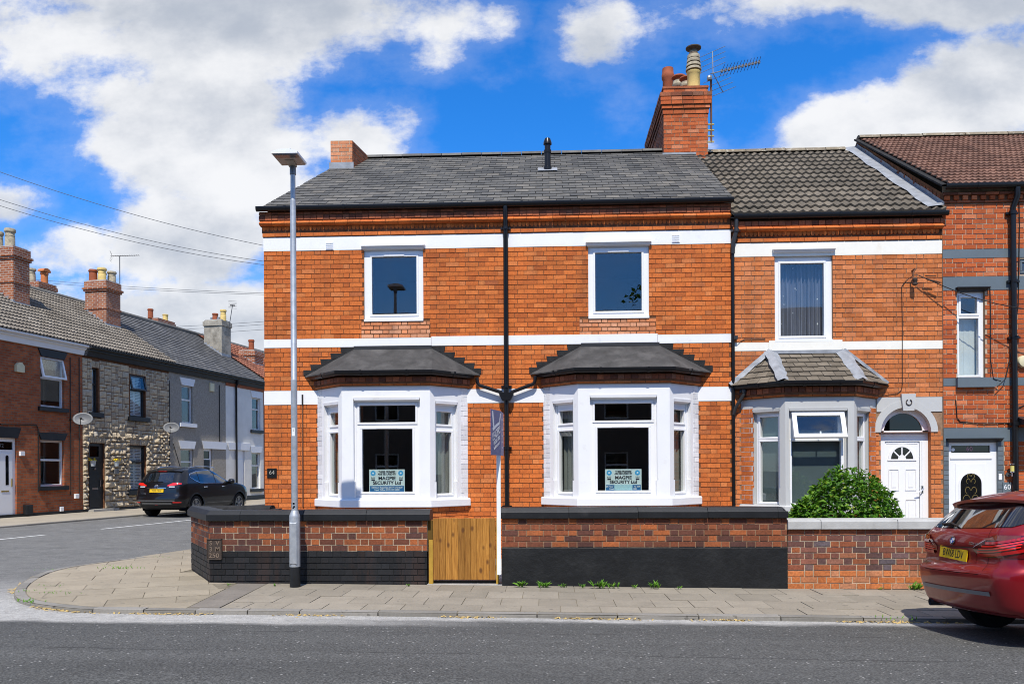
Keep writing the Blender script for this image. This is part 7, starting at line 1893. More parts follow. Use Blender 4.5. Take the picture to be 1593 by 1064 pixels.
# ------------------------------------------------------------------ cars
def tab(T, z, k):
    if z <= T[0][0]: return T[0][k]
    for a, b in zip(T, T[1:]):
        if z <= b[0]:
            t = (z - a[0]) / (b[0] - a[0]); t = t
            return a[k] + (b[k] - a[k]) * t
    return T[-1][k]
def smooth_tab(T, n=3):
    """resample a profile with a smooth curve"""
    out = []
    for i in range(len(T) - 1):
        p0, p1, p2, p3 = T[max(0, i - 1)], T[i], T[i + 1], T[min(len(T) - 1, i + 2)]
        for j in range(n):
            t = j / n; out.append(tuple(.5 * ((2 * b) + (-a + c) * t + (2 * a - 5 * b + 4 * c - d) * t * t + (-a + 3 * b - 3 * c + d) * t ** 3) for a, b, c, d in zip(p0, p1, p2, p3)))
    out.append(T[-1]); return out
class Car:
    def __init__(s, T, org_, fwd, ryc, rxc, bow=.10, fy=.5, fxx=.5, lean=0.0, zs=1.0):
        s.T = smooth_tab(T, 3); s.o = Vector(org_); s.f = Vector(fwd).normalized(); s.zs = zs; s.l = Vector((0, 0, 1)).cross(s.f); s.l = (s.l + Vector((0, 0, lean))).normalized(); s.u = s.f.cross(s.l); s.ryc, s.rxc, s.bow, s.fy, s.fx = ryc, rxc, bow, fy, fxx
    def W(s, x, y, z): return s.o + s.f * x + s.l * y + s.u * (z if z < .84 else .84 + (z - .84) * s.zs)
    def loc(s, q, z):
        """q: 0 rear centre, 1 corner start, 2 side start, 3 side end, 4 front corner end, 5 front centre; negative mirrors"""
        sg = -1 if q < 0 else 1; q = abs(q); T = s.T
        xr, xf, w = tab(T, z, 1), tab(T, z, 2), tab(T, z, 3); k = min(1, w / .8); ry, rx = s.ryc * k, s.rxc * k; fy, fx = s.fy * k, s.fx * k; bow = s.bow * k
        yb = w - ry; b1 = bow * (yb / w) ** 2; xs = xr + b1 + rx; yf = w - fy; xe = xf - fx - .12 * k
        if xe < xs + .1: xe = xs + .1
        if q <= 1: y = q * yb; x = xr + bow * (y / w) ** 2
        elif q <= 2: t = (q - 1) * math.pi / 2; y = yb + ry * math.sin(t); x = xr + b1 + rx * (1 - math.cos(t))
        elif q <= 3: x = xs + (xe - xs) * (q - 2); y = w * (1 - .012 * ((q - 2.5) * 2) ** 2 + .012)
        elif q <= 4: t = (q - 3) * math.pi / 2; y = yf + fy * math.cos(t); x = xe + fx * math.sin(t)
        else: y = yf * (5 - q); x = xe + fx + .12 * k * (q - 4)
        return x, sg * y, z
    def P(s, q, z): return s.W(*s.loc(q, z))
    def N(s, q, z):
        a = s.P(q + .01, z) - s.P(q - .01, z); b = s.P(q, z + .006) - s.P(q, z - .006); n = a.cross(b)
        n = n.normalized() if n.length > 1e-9 else Vector((0, 0, 1))
        c = s.W(2.0, 0, .7)
        return n if n.dot(s.P(q, z) - c) > 0 else -n
    def qx(s, x, z):
        """side station at a distance x from the rear"""
        xs, xe = s.loc(2, z)[0], s.loc(3, z)[0]
        if x >= xs: return 2 + (x - xs) / max(.01, xe - xs)
        lo, hi = 1.0, 2.0
        for _ in range(20):
            m = (lo + hi) / 2
            if s.loc(m, z)[0] < x: lo = m
            else: hi = m
        return lo
    def patch(s, cols, name, mat, parent, nz=6, off=.004, thick=0.0, smooth=40):
        """cols: (q, z_low, z_high); a skin lying just proud of the body"""
        g = MB(); m = nz + 1
        for q, a, b in cols:
            for k in range(m):
                z = a + (b - a) * k / nz; g.v.append(tuple(s.P(q, z) + s.N(q, z) * off))
        for i in range(len(cols) - 1):
            for k in range(nz):
                x = i * m + k; g.f.append((x, x + m, x + m + 1, x + 1)); g.m.append(0)
        return g.build(name, mat, parent, smooth=smooth)
    def side_patch(s, pts, name, mat, parent, sg, n=14, off=.004, nz=5):
        """pts: (x, z_low, z_high) measured along the car"""
        cols = []
        for i in range(len(pts) - 1):
            k = max(1, int(n / (len(pts) - 1)))
            for j in range(k): t = j / k; cols.append(tuple(a + (b - a) * t for a, b in zip(pts[i], pts[i + 1])))
        cols.append(pts[-1])
        out = []
        g = MB(); m = nz + 1
        for x, a, b in cols:
            for k in range(m):
                z = a + (b - a) * k / nz; q = s.qx(x, z) * sg; g.v.append(tuple(s.P(q, z) + s.N(q, z) * off))
        for i in range(len(cols) - 1):
            for k in range(nz): x = i * m + k; g.f.append((x, x + m, x + m + 1, x + 1)); g.m.append(0)
        return g.build(name, mat, parent, smooth=40)
    def body(s, parent, mat, wheels, R_, zc, zmin):
        zs = sorted({t[0] for t in s.T}); Q = [i / 6 for i in range(7)] + [1 + i / 8 for i in range(1, 9)] + [2 + i / 44 for i in range(1, 45)] + [3 + i / 8 for i in range(1, 9)] + [4 + i / 4 for i in range(1, 5)]
        Q = [-q for q in reversed(Q[1:])] + Q; Q = Q[:-1]; n = len(Q); g = MB()
        for z in zs:
            for q in Q: g.v.append(tuple(s.P(q, z)))
        bad = set()
        for i in range(len(zs) - 1):
            for j in range(n):
                a, b = i * n + j, i * n + (j + 1) % n
                xm = (s.loc(Q[j], zs[i])[0] + s.loc(Q[(j + 1) % n], zs[i + 1])[0]) / 2; zm = (zs[i] + zs[i + 1]) / 2
                if 1.6 < abs(Q[j]) < 3.6 and any((xm - w) ** 2 + (zm - zc) ** 2 < R_ ** 2 for w in wheels): bad.add((i, j)); continue
                g.f.append((a, b, b + n, a + n)); g.m.append(0)
        # draw the ragged edge of each arch onto a circle
        used = {}
        for f in g.f:
            for v in f: used[v] = used.get(v, 0) + 1
        for (i, j) in bad:
            for v in (i * n + j, i * n + (j + 1) % n, (i + 1) * n + j, (i + 1) * n + (j + 1) % n):
                if 0 < used.get(v, 0) < 4:
                    iz, iq = divmod(v, n); x, y, z = s.loc(Q[iq], zs[iz])
                    w = min(wheels, key=lambda k: abs(k - x)); d = math.hypot(x - w, z - zc)
                    if d > 1e-4 and z > zmin: x2, z2 = w + (x - w) * R_ / d, zc + (z - zc) * R_ / d; g.v[v] = tuple(s.W(x2, y, z2))
        top = (len(zs) - 1) * n; g.f.append(tuple(top + j for j in range(n))); g.m.append(0)
        bot = tuple(reversed(range(n))); g.f.append(bot); g.m.append(0)
        return g.build('body', mat, parent, smooth=32)
    def arch(s, parent, x, R_, zc, y0, y1, mat):
        g = MB(); m = 14
        for k in range(m):
            a, b = math.pi * (-.12 + 1.24 * k / m), math.pi * (-.12 + 1.24 * (k + 1) / m)
            g.face([s.W(x + R_ * math.cos(a), y0, zc + R_ * math.sin(a)), s.W(x + R_ * math.cos(b), y0, zc + R_ * math.sin(b)), s.W(x + R_ * math.cos(b), y1, zc + R_ * math.sin(b)), s.W(x + R_ * math.cos(a), y1, zc + R_ * math.sin(a))])
        g.face([s.W(x + R_ * math.cos(math.pi * (-.12 + 1.24 * k / m)), y0, zc + R_ * math.sin(math.pi * (-.12 + 1.24 * k / m))) for k in range(m + 1)])
        g.build('wheel_arch', mat, parent)
    def wheel(s, parent, x, y, r, w, spokes=5):
        sg = 1 if y > 0 else -1; c = s.W(x, y - sg * w / 2, r); ax = s.l * sg
        g = MB(); g.lathe(c, [(r * .62, 0), (r * .95, .0), (r, .03), (r, w - .03), (r * .95, w), (r * .70, w + .004), (r * .68, w - .02)], 30, axis=ax, cap=False); t = g.build('wheel', MAT['tyre'], parent, smooth=40)
        g = MB(); g.lathe(c, [(r * .69, w - .015), (r * .69, w - .001), (r * .64, w - .004), (r * .62, w - .05), (.0, w - .07)], 30, axis=ax, cap=False)
        up = Vector((0, 0, 1))
        for k in range(spokes):
            for o in (-.13, .13):
                an = 2 * math.pi * k / spokes + .3; d0 = s.f * math.cos(an) + up * math.sin(an); d1 = s.f * math.cos(an + o) + up * math.sin(an + o); tn = s.f * -math.sin(an) + up * math.cos(an)
                p, q = c + d0 * r * .10 + ax * (w - .02), c + d1 * r * .66 + ax * (w - .008); h = .016
                g.hexa([p - tn * h - ax * .03, q - tn * h - ax * .03, q + tn * h - ax * .03, p + tn * h - ax * .03], [p - tn * h, q - tn * h, q + tn * h, p + tn * h])
        g.lathe(c + ax * (w - .04), [(r * .16, 0), (r * .15, .03), (.0, .032)], 12, axis=ax, cap=False)
        g.build('rim', MAT['alloy'], t, smooth=40)
M_plain('tyre', (.014, .014, .014), .85, .3, .15, 20); M_plain('alloy', (.42, .43, .44), .3, .5, .08, 10, metal=.9); M_plain('arch_black', (.006, .006, .006), .95, .1, .1, 5)
def car_paint(name, col, metal=.55, rough=.32, flake=.0, dirt=None):
    t = NT(name); c = t.mix(1.0, col, t.range(t.noise(3, 3, .5), .3, .7, .94, 1.06), 'MULTIPLY')
    rg = rough
    if dirt:
        z = t.n('ShaderNodeSeparateXYZ'); t.l(t.pos(), z.inputs[0]); f = t.math('MULTIPLY', t.range(z.outputs[2], dirt[0], dirt[1], 1, 0), t.range(t.noise(5, 5, .65), .25, .7, .35, 1))
        c = t.mix(t.math('MULTIPLY', f, dirt[2]), c, dirt[3]); rg = t.math('ADD', t.math('MULTIPLY', f, .4), rough)
    t.bsdf(c, rg, .4, metal, None, .7 if not dirt else .6, .03); MAT[name] = t.mat
car_paint('paint_red', (.22, .003, .008), .35, .32, dirt=(.15, .62, .22, (.12, .06, .045))); car_paint('paint_black', (.006, .0065, .008), .3, .3)
M_plain('gloss_black', (.005, .005, .006), .08, .5, .05, 3, coat=1.0); M_plain('trim_black', (.012, .012, .012), .5, .4, .1, 10); M_plain('trim_grey', (.16, .16, .165), .45, .4, .1, 10)
M_plain('lens_red', (.42, .006, .006), .10, .6, .1, 6, coat=1.0); M_plain('lens_bright', (.80, .02, .012), .10, .6, .05, 6, coat=1.0); M_plain('lens_dark', (.10, .003, .004), .10, .6, .1, 6, coat=1.0)
M_plain('lens_amber', (.16, .03, .010), .12, .6, .1, 6, coat=1.0); M_plain('lens_clear', (.55, .56, .58), .12, .6, .1, 6, coat=1.0)
M_plain('plate_yellow', (.68, .43, .008), .4, .4, .03, 6); M_plain('plate_ink', (.01, .01, .01), .5, .4, .0, 6); M_plain('badge_blue', (.02, .09, .42), .3, .5, .02, 6); M_plain('badge_white', (.75, .76, .78), .3, .5, .02, 6)
t = NT('car_glass'); t.bsdf((.006, .008, .009), .03, .9, 0, None, 1.0, .01); MAT['car_glass'] = t.mat
def number_plate(car, parent, q, z, text, w=.52, h=.111, off=.02, tilt=0.0):
    n = car.N(q, z); n = Vector((n.x, n.y, 0)).normalized(); n = (n + Vector((0, 0, tilt))).normalized(); U = Vector((0, 0, 1)).cross(n).normalized(); V = n.cross(U)
    fr = Fr(car.P(q, z) + n * off, U, V)
    g = MB(); g.obox(fr, -w / 2, w / 2, -h / 2, h / 2, -.008, 0); o = g.build('number_plate', MAT['plate_yellow'], parent)
    text_obj('registration', text, fr, 0, -.002, .0012, .108, MAT['plate_ink'], o, ext=.0006, xs=w / .52 * .76, bold=.0); return fr
# ---- red hatchback at the kerb, nose to the right
RX, RYc = 3.935, 8.06
red = thing('parked_car', 'dark red hatchback parked at the kerb at the right edge, seen from behind', 'car', (RX + 2.1, RYc, gz(6) - .05))
TB = [(.265, .17, 4.10, .84), (.31, .07, 4.25, .865), (.42, .03, 4.32, .888), (.56, .0, 4.34, .90), (.66, .0, 4.34, .90), (.72, .055, 4.32, .90), (.80, .075, 4.26, .90), (.90, .065, 4.15, .895), (.98, .075, 3.95, .887), (1.04, .095, 3.60, .875), (1.09, .135, 3.22, .855), (1.18, .215, 2.95, .815), (1.28, .305, 2.72, .77), (1.37, .395, 2.50, .725), (1.43, .50, 2.3, .67), (1.48, .68, 2.1, .59), (1.515, .95, 1.95, .47), (1.53, 1.25, 1.85, .30)]
car = Car(TB, (RX, RYc, rdz(4.6, RYc)), (1, 0, 0), .26, .30, .10, lean=-.066, zs=.90)
WH = (.80, 3.47)
car.body(red, MAT['paint_red'], WH, .365, .325, .275)
for x in WH:
    for sg in (1, -1): car.arch(red, x, .36, .325, sg * .55, sg * .885, MAT['arch_black']); car.wheel(red, x, sg * .775, .325, .215)
g = MB(); pts = [car.W(x, y, .255) for x, y in ((.5, -.6), (3.9, -.6), (3.9, .6), (.5, .6))]; g.face(pts); g.build('underbody', MAT['arch_black'], red)
car.patch([(q / 20, 1.085 + .012 * (q / 20) ** 2, 1.385 - .03 * abs(q / 20) ** 3) for q in range(-19, 20)], 'rear_window', MAT['car_glass'], red, 7, .005)
for sg in (1, -1):
    car.patch([(sg * (0.95 + i * .1), 1.10 - .0 * i + max(0, i - 4) * .018, 1.383 - i * .004) for i in range(10)], 'rear_pillar', MAT['gloss_black'], red, 6, .006)
    car.side_patch([(.95, 1.24, 1.34), (1.2, 1.12, 1.40), (1.55, 1.09, 1.425), (2.3, 1.08, 1.42), (2.75, 1.07, 1.25), (2.95, 1.07, 1.10)], 'side_window', MAT['car_glass'], red, sg, 20, .005)
    car.side_patch([(.86, 1.05, 1.066), (1.6, 1.055, 1.072), (2.9, 1.05, 1.064)], 'window_trim', MAT['chrome'], red, sg, 12, .007)
    # lamps: an upper amber band, a red housing with bright bars
    low = lambda q: .845 - .02 * (q - .6); upz = lambda q: .925 + .075 * min(1, max(0, (q - .55)) * 1.6)
    cols = [(.56 + i * .06, .0, .0) for i in range(20)]
    car.patch([(sg * q, .80 if q > .66 else .80 + (.66 - q) * .55, .885 + .135 * min(1, (q - .54) * 2.2)) for q, _, _ in cols], 'tail_lamp', MAT['lens_dark'], red, 8, .007)
    for (za, zb, q0, q1, m) in ((.806, .836, .66, 1.66, 'lens_red'), (.846, .858, .66, 1.60, 'lens_bright'), (.872, .886, .70, 1.62, 'lens_bright'), (.898, .912, .78, 1.64, 'lens_bright'), (.925, .950, .86, 1.66, 'lens_red')):
        car.patch([(sg * (q0 + (q1 - q0) * i / 14), za + .004 * i * (q1 > 1.3) * (i / 14), zb + .004 * i * (q1 > 1.3) * (i / 14)) for i in range(15)], 'lamp_bar', MAT[m], red, 2, .017)
    car.patch([(sg * (.84 + i * .075), .965, .985 + .025 * min(1, i / 4)) for i in range(11)], 'lamp_bar', MAT['lens_amber'], red, 2, .017)
    car.patch([(sg * (.60 + i * .05), .892 + .014 * i, .8955 + .0142 * i) for i in range(6)], 'lamp_bar', MAT['lens_clear'], red, 2, .020)
# plate recess, tailgate lip and shut lines
car.patch([(q / 10 * .60, .735, .885) for q in range(-10, 11)], 'plate_recess', MAT['paint_red'], red, 4, -.012 if False else .002)
car.patch([(q / 10 * .62, .883, .892) for q in range(-10, 11)], 'tailgate_lip', MAT['trim_black'], red, 1, .006)
car.patch([(q / 16 * .80, .640, .646) for q in range(-16, 17)], 'shut_line', MAT['arch_black'], red, 1, .003)
for sg in (1, -1):
    car.patch([(sg * (.80 + .02 * k), .646, .650) for k in range(2)], 'shut_line', MAT['arch_black'], red, 1, .003)
    car.patch([(sg * (.86), .645, .85), (sg * .867, .645, .85)], 'shut_line', MAT['arch_black'], red, 5, .003); car.patch([(sg * (.885), .99, 1.09), (sg * .892, .99, 1.09)], 'shut_line', MAT['arch_black'], red, 4, .003)
car.patch([(q / 14 * 1.02, .455, .492) for q in range(-14, 15)], 'bumper_strip', MAT['trim_grey'], red, 2, .010)
car.patch([(q / 14 * 1.5, .27, .30) for q in range(-14, 15)], 'bumper_valance', MAT['paint_red'], red, 3, .004)
fr = number_plate(car, red, 0.0, .815, 'BW68 LDV', tilt=.12, off=.012)
n = car.N(0, .955); n = Vector((n.x, n.y, n.z)); P0 = car.P(0, .955); U = Vector((0, 0, 1)).cross(n).normalized(); bf = Fr(P0, U, n.cross(U))
g = MB(); g.lathe(bf.p(0, 0, 0), [(.041, 0), (.041, .008), (.028, .009)], 24, axis=bf.N); bdg = g.build('roundel', MAT['plate_ink'], red, smooth=40)
for k in range(4):
    g = MB(); a0 = math.pi / 2 * k; g.prism(bf, [(0, 0)] + [(.027 * math.cos(a0 + math.pi / 2 * j / 6), .027 * math.sin(a0 + math.pi / 2 * j / 6)) for j in range(7)], .009, .0105); g.build('roundel_quarter', MAT['badge_blue' if k % 2 else 'badge_white'], bdg)
g = MB(); g.tube([bf.p(.040 * math.cos(2 * math.pi * k / 24), .040 * math.sin(2 * math.pi * k / 24), .009) for k in range(25)], .0025, 5); g.build('roundel_ring', MAT['chrome'], bdg)
pb = car.P(-.62, .925); nb = car.N(-.62, .925); Ub = Vector((0, 0, 1)).cross(nb).normalized(); text_obj('model_lettering', '220d xDrive', Fr(pb, Ub, nb.cross(Ub)), 0, 0, .006, .040, MAT['chrome'], red, ext=.002, bold=.0006)
# spoiler, aerial fin, wiper, exhaust, mirrors
g = MB(); pr = []
for k in range(-12, 13):
    q = k / 12; y = q * .66; x0 = .30 + .10 * q * q; pr.append((x0, y, 1.405 - .035 * q * q))
for a, b in zip(pr, pr[1:]):
    A = [car.W(a[0], a[1], a[2] - .035), car.W(b[0], b[1], b[2] - .035), car.W(b[0] + .26, b[1] * .98, b[2] + .045), car.W(a[0] + .26, a[1] * .98, a[2] + .045)]
    g.face([car.W(a[0], a[1], a[2]), car.W(b[0], b[1], b[2]), car.W(b[0] + .30, b[1] * .96, b[2] + .055), car.W(a[0] + .30, a[1] * .96, a[2] + .055)]); g.face([car.W(a[0], a[1], a[2]), car.W(a[0] + .012, a[1], a[2] - .03), car.W(b[0] + .012, b[1], b[2] - .03), car.W(b[0], b[1], b[2])]); g.face([car.W(a[0] + .012, a[1], a[2] - .03), car.W(a[0] + .14, a[1], a[2] - .045), car.W(b[0] + .14, b[1], b[2] - .045), car.W(b[0] + .012, b[1], b[2] - .03)])
g.build('spoiler', MAT['paint_red'], red, smooth=50)
g = MB(); y = -.0; x0 = .95
for s in (-1, 1): g.face([car.W(x0, y + s * .004, 1.60), car.W(x0 - .05, y + s * .03, 1.50), car.W(x0 + .28, y + s * .03, 1.515), car.W(x0 + .10, y + s * .012, 1.59)])
g.face([car.W(x0, y - .004, 1.60), car.W(x0, y + .004, 1.60), car.W(x0 - .05, y + .03, 1.50), car.W(x0 - .05, y - .03, 1.50)]); g.face([car.W(x0, y - .004, 1.60), car.W(x0 + .10, y - .012, 1.59), car.W(x0 + .10, y + .012, 1.59), car.W(x0, y + .004, 1.60)]); g.face([car.W(x0 + .10, y - .012, 1.59), car.W(x0 + .28, y - .03, 1.515), car.W(x0 + .28, y + .03, 1.515), car.W(x0 + .10, y + .012, 1.59)]); g.build('aerial_fin', MAT['paint_red'], red)
g = MB(); g.tube([car.W(.10, .60, .285), car.W(.28, .60, .285)], .038, 12, caps=False); g.build('exhaust', MAT['steel_dark'], red, smooth=40)
g = MB(); g.tube([car.P(.02, 1.095) + car.N(.02, 1.095) * .02, car.P(.35, 1.13) + car.N(.35, 1.13) * .02, car.P(.72, 1.12) + car.N(.72, 1.12) * .015], .009, 6); g.build('wiper', MAT['trim_black'], red)
for sg in (1, -1):
    g = MB(); c = car.W(2.72, sg * .95, 1.06); g.lathe(c, [(.02, -.10), (.07, -.07), (.085, 0), (.07, .07), (.02, .10)], 12, axis=car.l); g.build('door_mirror', MAT['paint_red'], red, smooth=50)
    for x in (1.35, 2.35): g = MB(); q = sg * car.qx(x, .95); p = car.P(q, .95); nn = car.N(q, .95); g.tube([p - car.f * .09 + nn * .012, p + nn * .028, p + car.f * .09 + nn * .012], .014, 6); g.build('door_handle', MAT['paint_red'], red, smooth=50)
car.patch([(3.55 + i * .09, .66, .80) for i in range(9)], 'head_lamp', MAT['lens_clear'], red, 3, .006); car.patch([(-3.55 - i * .09, .66, .80) for i in range(9)], 'head_lamp', MAT['lens_clear'], red, 3, .006)
car.patch([(4.3 + i * .1, .50, .76) for i in range(15)], 'grille', MAT['trim_black'], red, 3, .006) if False else None
# ---- black SUV in the side street, seen from behind
so = RF.p(2.15, 0, 4.0); so.z = gz(so.x) - .05
suv = thing('parked_car', 'shiny black SUV parked in the side street before the stone house', 'car', so + SD * 2.3)
TS = [(.25, .40, 4.35, .78), (.34, .16, 4.55, .86), (.46, .05, 4.64, .90), (.58, .0, 4.68, .912), (.70, .01, 4.69, .915), (.80, .05, 4.67, .915), (.92, .065, 4.60, .912), (1.02, .075, 4.42, .905), (1.09, .09, 4.05, .895), (1.15, .115, 3.60, .882), (1.22, .165, 3.32, .855), (1.34, .265, 3.05, .812), (1.46, .365, 2.80, .765), (1.55, .46, 2.58, .715), (1.61, .58, 2.38, .66), (1.655, .80, 2.2, .57), (1.685, 1.1, 2.05, .44), (1.70, 1.4, 1.95, .28)]
sv = Car(TS, so, SD, .30, .34, .11)
WS = (.95, 3.65)
sv.body(suv, MAT['paint_black'], WS, .42, .36, .27)
for x in WS:
    for sg in (1, -1): sv.arch(suv, x, .41, .36, sg * .5, sg * .895, MAT['arch_black']); sv.wheel(suv, x, sg * .79, .36, .225)
    for sg in (1, -1):
        g = MB(); m = 16
        for k in range(m):
            a, b = math.pi * (-.05 + 1.1 * k / m), math.pi * (-.05 + 1.1 * (k + 1) / m); yy = sg * .925
            g.face([sv.W(x + .415 * math.cos(a), yy, .36 + .415 * math.sin(a)), sv.W(x + .415 * math.cos(b), yy, .36 + .415 * math.sin(b)), sv.W(x + .475 * math.cos(b), sg * .918, .36 + .475 * math.sin(b)), sv.W(x + .475 * math.cos(a), sg * .918, .36 + .475 * math.sin(a))])
        g.build('arch_trim', MAT['trim_black'], suv)
g = MB(); g.face([sv.W(x, y, .255) for x, y in ((.5, -.6), (4.2, -.6), (4.2, .6), (.5, .6))]); g.build('underbody', MAT['arch_black'], suv)
sv.patch([(q / 20, 1.165 + .01 * (q / 20) ** 2, 1.525 - .04 * abs(q / 20) ** 3) for q in range(-19, 20)], 'rear_window', MAT['car_glass'], suv, 7, .005)
for sg in (1, -1):
    for (nm, pts) in (('quarter_window', [(.78, 1.36, 1.44), (.95, 1.24, 1.50), (1.15, 1.17, 1.53)]), ('rear_door_window', [(1.19, 1.165, 1.535), (1.6, 1.14, 1.565), (2.1, 1.13, 1.57)]), ('front_door_window', [(2.16, 1.13, 1.57), (2.45, 1.125, 1.53), (2.8, 1.12, 1.38), (3.12, 1.12, 1.19)])):
        sv.side_patch(pts, nm, MAT['car_glass'], suv, sg, 12, .006)
    sv.side_patch([(.72, 1.34, 1.365), (.95, 1.215, 1.24), (1.2, 1.14, 1.16), (2.2, 1.10, 1.12), (3.15, 1.09, 1.11)], 'window_trim', MAT['chrome'], suv, sg, 24, .009, 1)
    sv.side_patch([(.72, 1.365, 1.45), (.76, 1.40, 1.47)], 'window_trim', MAT['chrome'], suv, sg, 4, .009, 1); sv.side_patch([(.76, 1.445, 1.462), (1.2, 1.54, 1.555), (2.1, 1.578, 1.592), (2.5, 1.535, 1.552), (3.12, 1.20, 1.215)], 'window_trim', MAT['chrome'], suv, sg, 24, .009, 1)
    sv.patch([(sg * (.66 + i * .08), 1.05 + .006 * i, 1.085 + .075 * min(1, i / 4) - .004 * max(0, i - 6)) for i in range(12)], 'tail_lamp', MAT['lens_bright'], suv, 4, .012)
    sv.patch([(sg * (.74 + i * .05), 1.015, 1.05) for i in range(8)], 'reversing_lamp', MAT['lens_clear'], suv, 3, .010)
    sv.patch([(sg * (1.0 + i * .08), .50, .535) for i in range(8)], 'reflector', MAT['lens_bright'], suv, 2, .012)
    g = MB()
    for k in range(12):
        t0_, t1_ = k / 12, (k + 1) / 12; f = lambda t: sv.W(.95 + 1.55 * t, sg * (.60 + .02 * math.sin(math.pi * t)), 1.655 + .055 * math.sin(math.pi * min(1, max(0, t))) ** .5)
        g.tube([f(t0_), f(t1_)], .018, 6)
    g.build('roof_rail', MAT['chrome'], suv, smooth=50)
    for x in (1.45, 2.55): g = MB(); q = sg * sv.qx(x, 1.0); p = sv.P(q, 1.0); nn = sv.N(q, 1.0); g.tube([p - sv.f * .10 + nn * .012, p + nn * .03, p + sv.f * .10 + nn * .012], .02, 6); g.build('door_handle', MAT['chrome'], suv, smooth=50)
    g = MB(); c = sv.W(2.98, sg * 1.0, 1.17); g.lathe(c, [(.02, -.12), (.09, -.08), (.105, 0), (.09, .08), (.02, .12)], 12, axis=sv.l); g.build('door_mirror', MAT['paint_black'], suv, smooth=50)
sv.patch([(q / 12 * .58, .985, 1.005) for q in range(-12, 13)], 'chrome_strip', MAT['chrome'], suv, 1, .012)
sv.patch([(q / 12 * .92, .465, .495) for q in range(-12, 13)], 'bumper_trim', MAT['chrome'], suv, 1, .010); sv.patch([(q / 12 * 1.15, .56, .585) for q in range(-12, 13)], 'bumper_lip', MAT['trim_grey'], suv, 1, .012)
sv.patch([(q / 12 * 1.4, .27, .40) for q in range(-12, 13)], 'bumper_valance', MAT['trim_black'], suv, 2, .006); sv.patch([(-.09, .425, .45), (.09, .425, .45)], 'reflector', MAT['lens_red'], suv, 1, .012)
number_plate(sv, suv, -.02, .90, 'YE70 DHV', tilt=.15, off=.014)
n = sv.N(0, 1.045); P0 = sv.P(0, 1.045); U = Vector((0, 0, 1)).cross(n).normalized(); bf = Fr(P0, U, n.cross(U)); g = MB(); g.tube([bf.p(.055 * math.cos(2 * math.pi * k / 20), .055 * math.sin(2 * math.pi * k / 20), .012) for k in range(21)], .010, 6); g.obox(bf, -.07, .07, -.014, .014, .004, .018); g.build('badge', MAT['chrome'], suv, smooth=50)
pb = sv.P(.80, .80); nb = sv.N(.80, .80); Ub = Vector((0, 0, 1)).cross(nb).normalized(); text_obj('model_lettering', 'X-TRAIL', Fr(pb, Ub, nb.cross(Ub)), 0, 0, .006, .05, MAT['chrome'], suv, ext=.002)
g = MB(); pr = [(.40 + .08 * (k / 10) ** 2, k / 10 * .66, 1.575 - .03 * (k / 10) ** 2) for k in range(-10, 11)]
for a, b in zip(pr, pr[1:]):
    g.face([sv.W(*a), sv.W(*b), sv.W(b[0] + .30, b[1] * .96, b[2] + .06), sv.W(a[0] + .30, a[1] * .96, a[2] + .06)]); g.face([sv.W(*a), sv.W(a[0] + .02, a[1], a[2] - .035), sv.W(b[0] + .02, b[1], b[2] - .035), sv.W(*b)]); g.face([sv.W(a[0] + .02, a[1], a[2] - .035), sv.W(a[0] + .12, a[1], a[2] - .05), sv.W(b[0] + .12, b[1], b[2] - .05), sv.W(b[0] + .02, b[1], b[2] - .035)])
g.build('spoiler', MAT['paint_black'], suv, smooth=50)
g = MB(); p = [sv.P(q, 1.19) + sv.N(q, 1.19) * .02 for q in (-.35, 0, .35)]; g.tube(p, .012, 6); g.build('wiper', MAT['trim_black'], suv)
g = MB(); g.obox(Fr(sv.W(.415, 0, 1.545), -sv.l, Vector((0, 0, 1))), -.16, .16, -.008, .008, 0, .01); g.build('brake_lamp', MAT['lens_red'], suv)
# ------------------------------------------------------------------ plants, litter, the other side of the road
def M_leaf(name, stops, rough=.5, spec=.25, trans=.25):
    t = NT(name); r = t.rand(); c = t.ramp(r, stops); c = t.mix(1.0, c, t.range(t.noise(25, 3, .5), .3, .7, .8, 1.2), 'MULTIPLY')
    b = t.bsdf(c, rough, spec); tr = t.n('ShaderNodeBsdfTranslucent'); t.l(t.mix(1.0, c, (1.25, 1.35, .6), 'MULTIPLY'), tr.inputs[0]); m = t.n('ShaderNodeMixShader'); m.inputs[0].default_value = trans
    t.l(b.outputs[0], m.inputs[1]); t.l(tr.outputs[0], m.inputs[2]); t.l(m.outputs[0], t.out.inputs[0]); MAT[name] = t.mat
M_leaf('bush_leaf', [(0, (.028, .085, .006)), (.4, (.050, .145, .009)), (.75, (.085, .205, .014)), (.95, (.17, .29, .025)), (1, (.32, .36, .04))])
M_leaf('weed_leaf', [(0, (.07, .19, .02)), (.5, (.12, .28, .03)), (1, (.20, .36, .05))])
M_leaf('tree_leaf', [(0, (.02, .06, .008)), (1, (.06, .12, .015))])
M_plain('bark', (.09, .06, .04), .95, .1, .3, 20)
rl_ = random.Random(11)
def leaf(g, p, d, n, L, w):
    """a pointed, slightly folded leaf of four triangles' worth of faces"""
    d = d.normalized(); s = d.cross(n).normalized(); n = s.cross(d).normalized()
    a = p; m = p + d * L * .45 + n * L * .06; t = p + d * L - n * L * .10
    l, r = m + s * w * .5 - n * w * -.18, m - s * w * .5 - n * w * -.18
    i = len(g.v); g.v += [tuple(x) for x in (a, l, t, r, m)]
    g.f += [(i, i + 4, i + 1), (i + 1, i + 4, i + 2), (i + 4, i + 3, i + 2), (i, i + 3, i + 4)]; g.m += [0] * 4
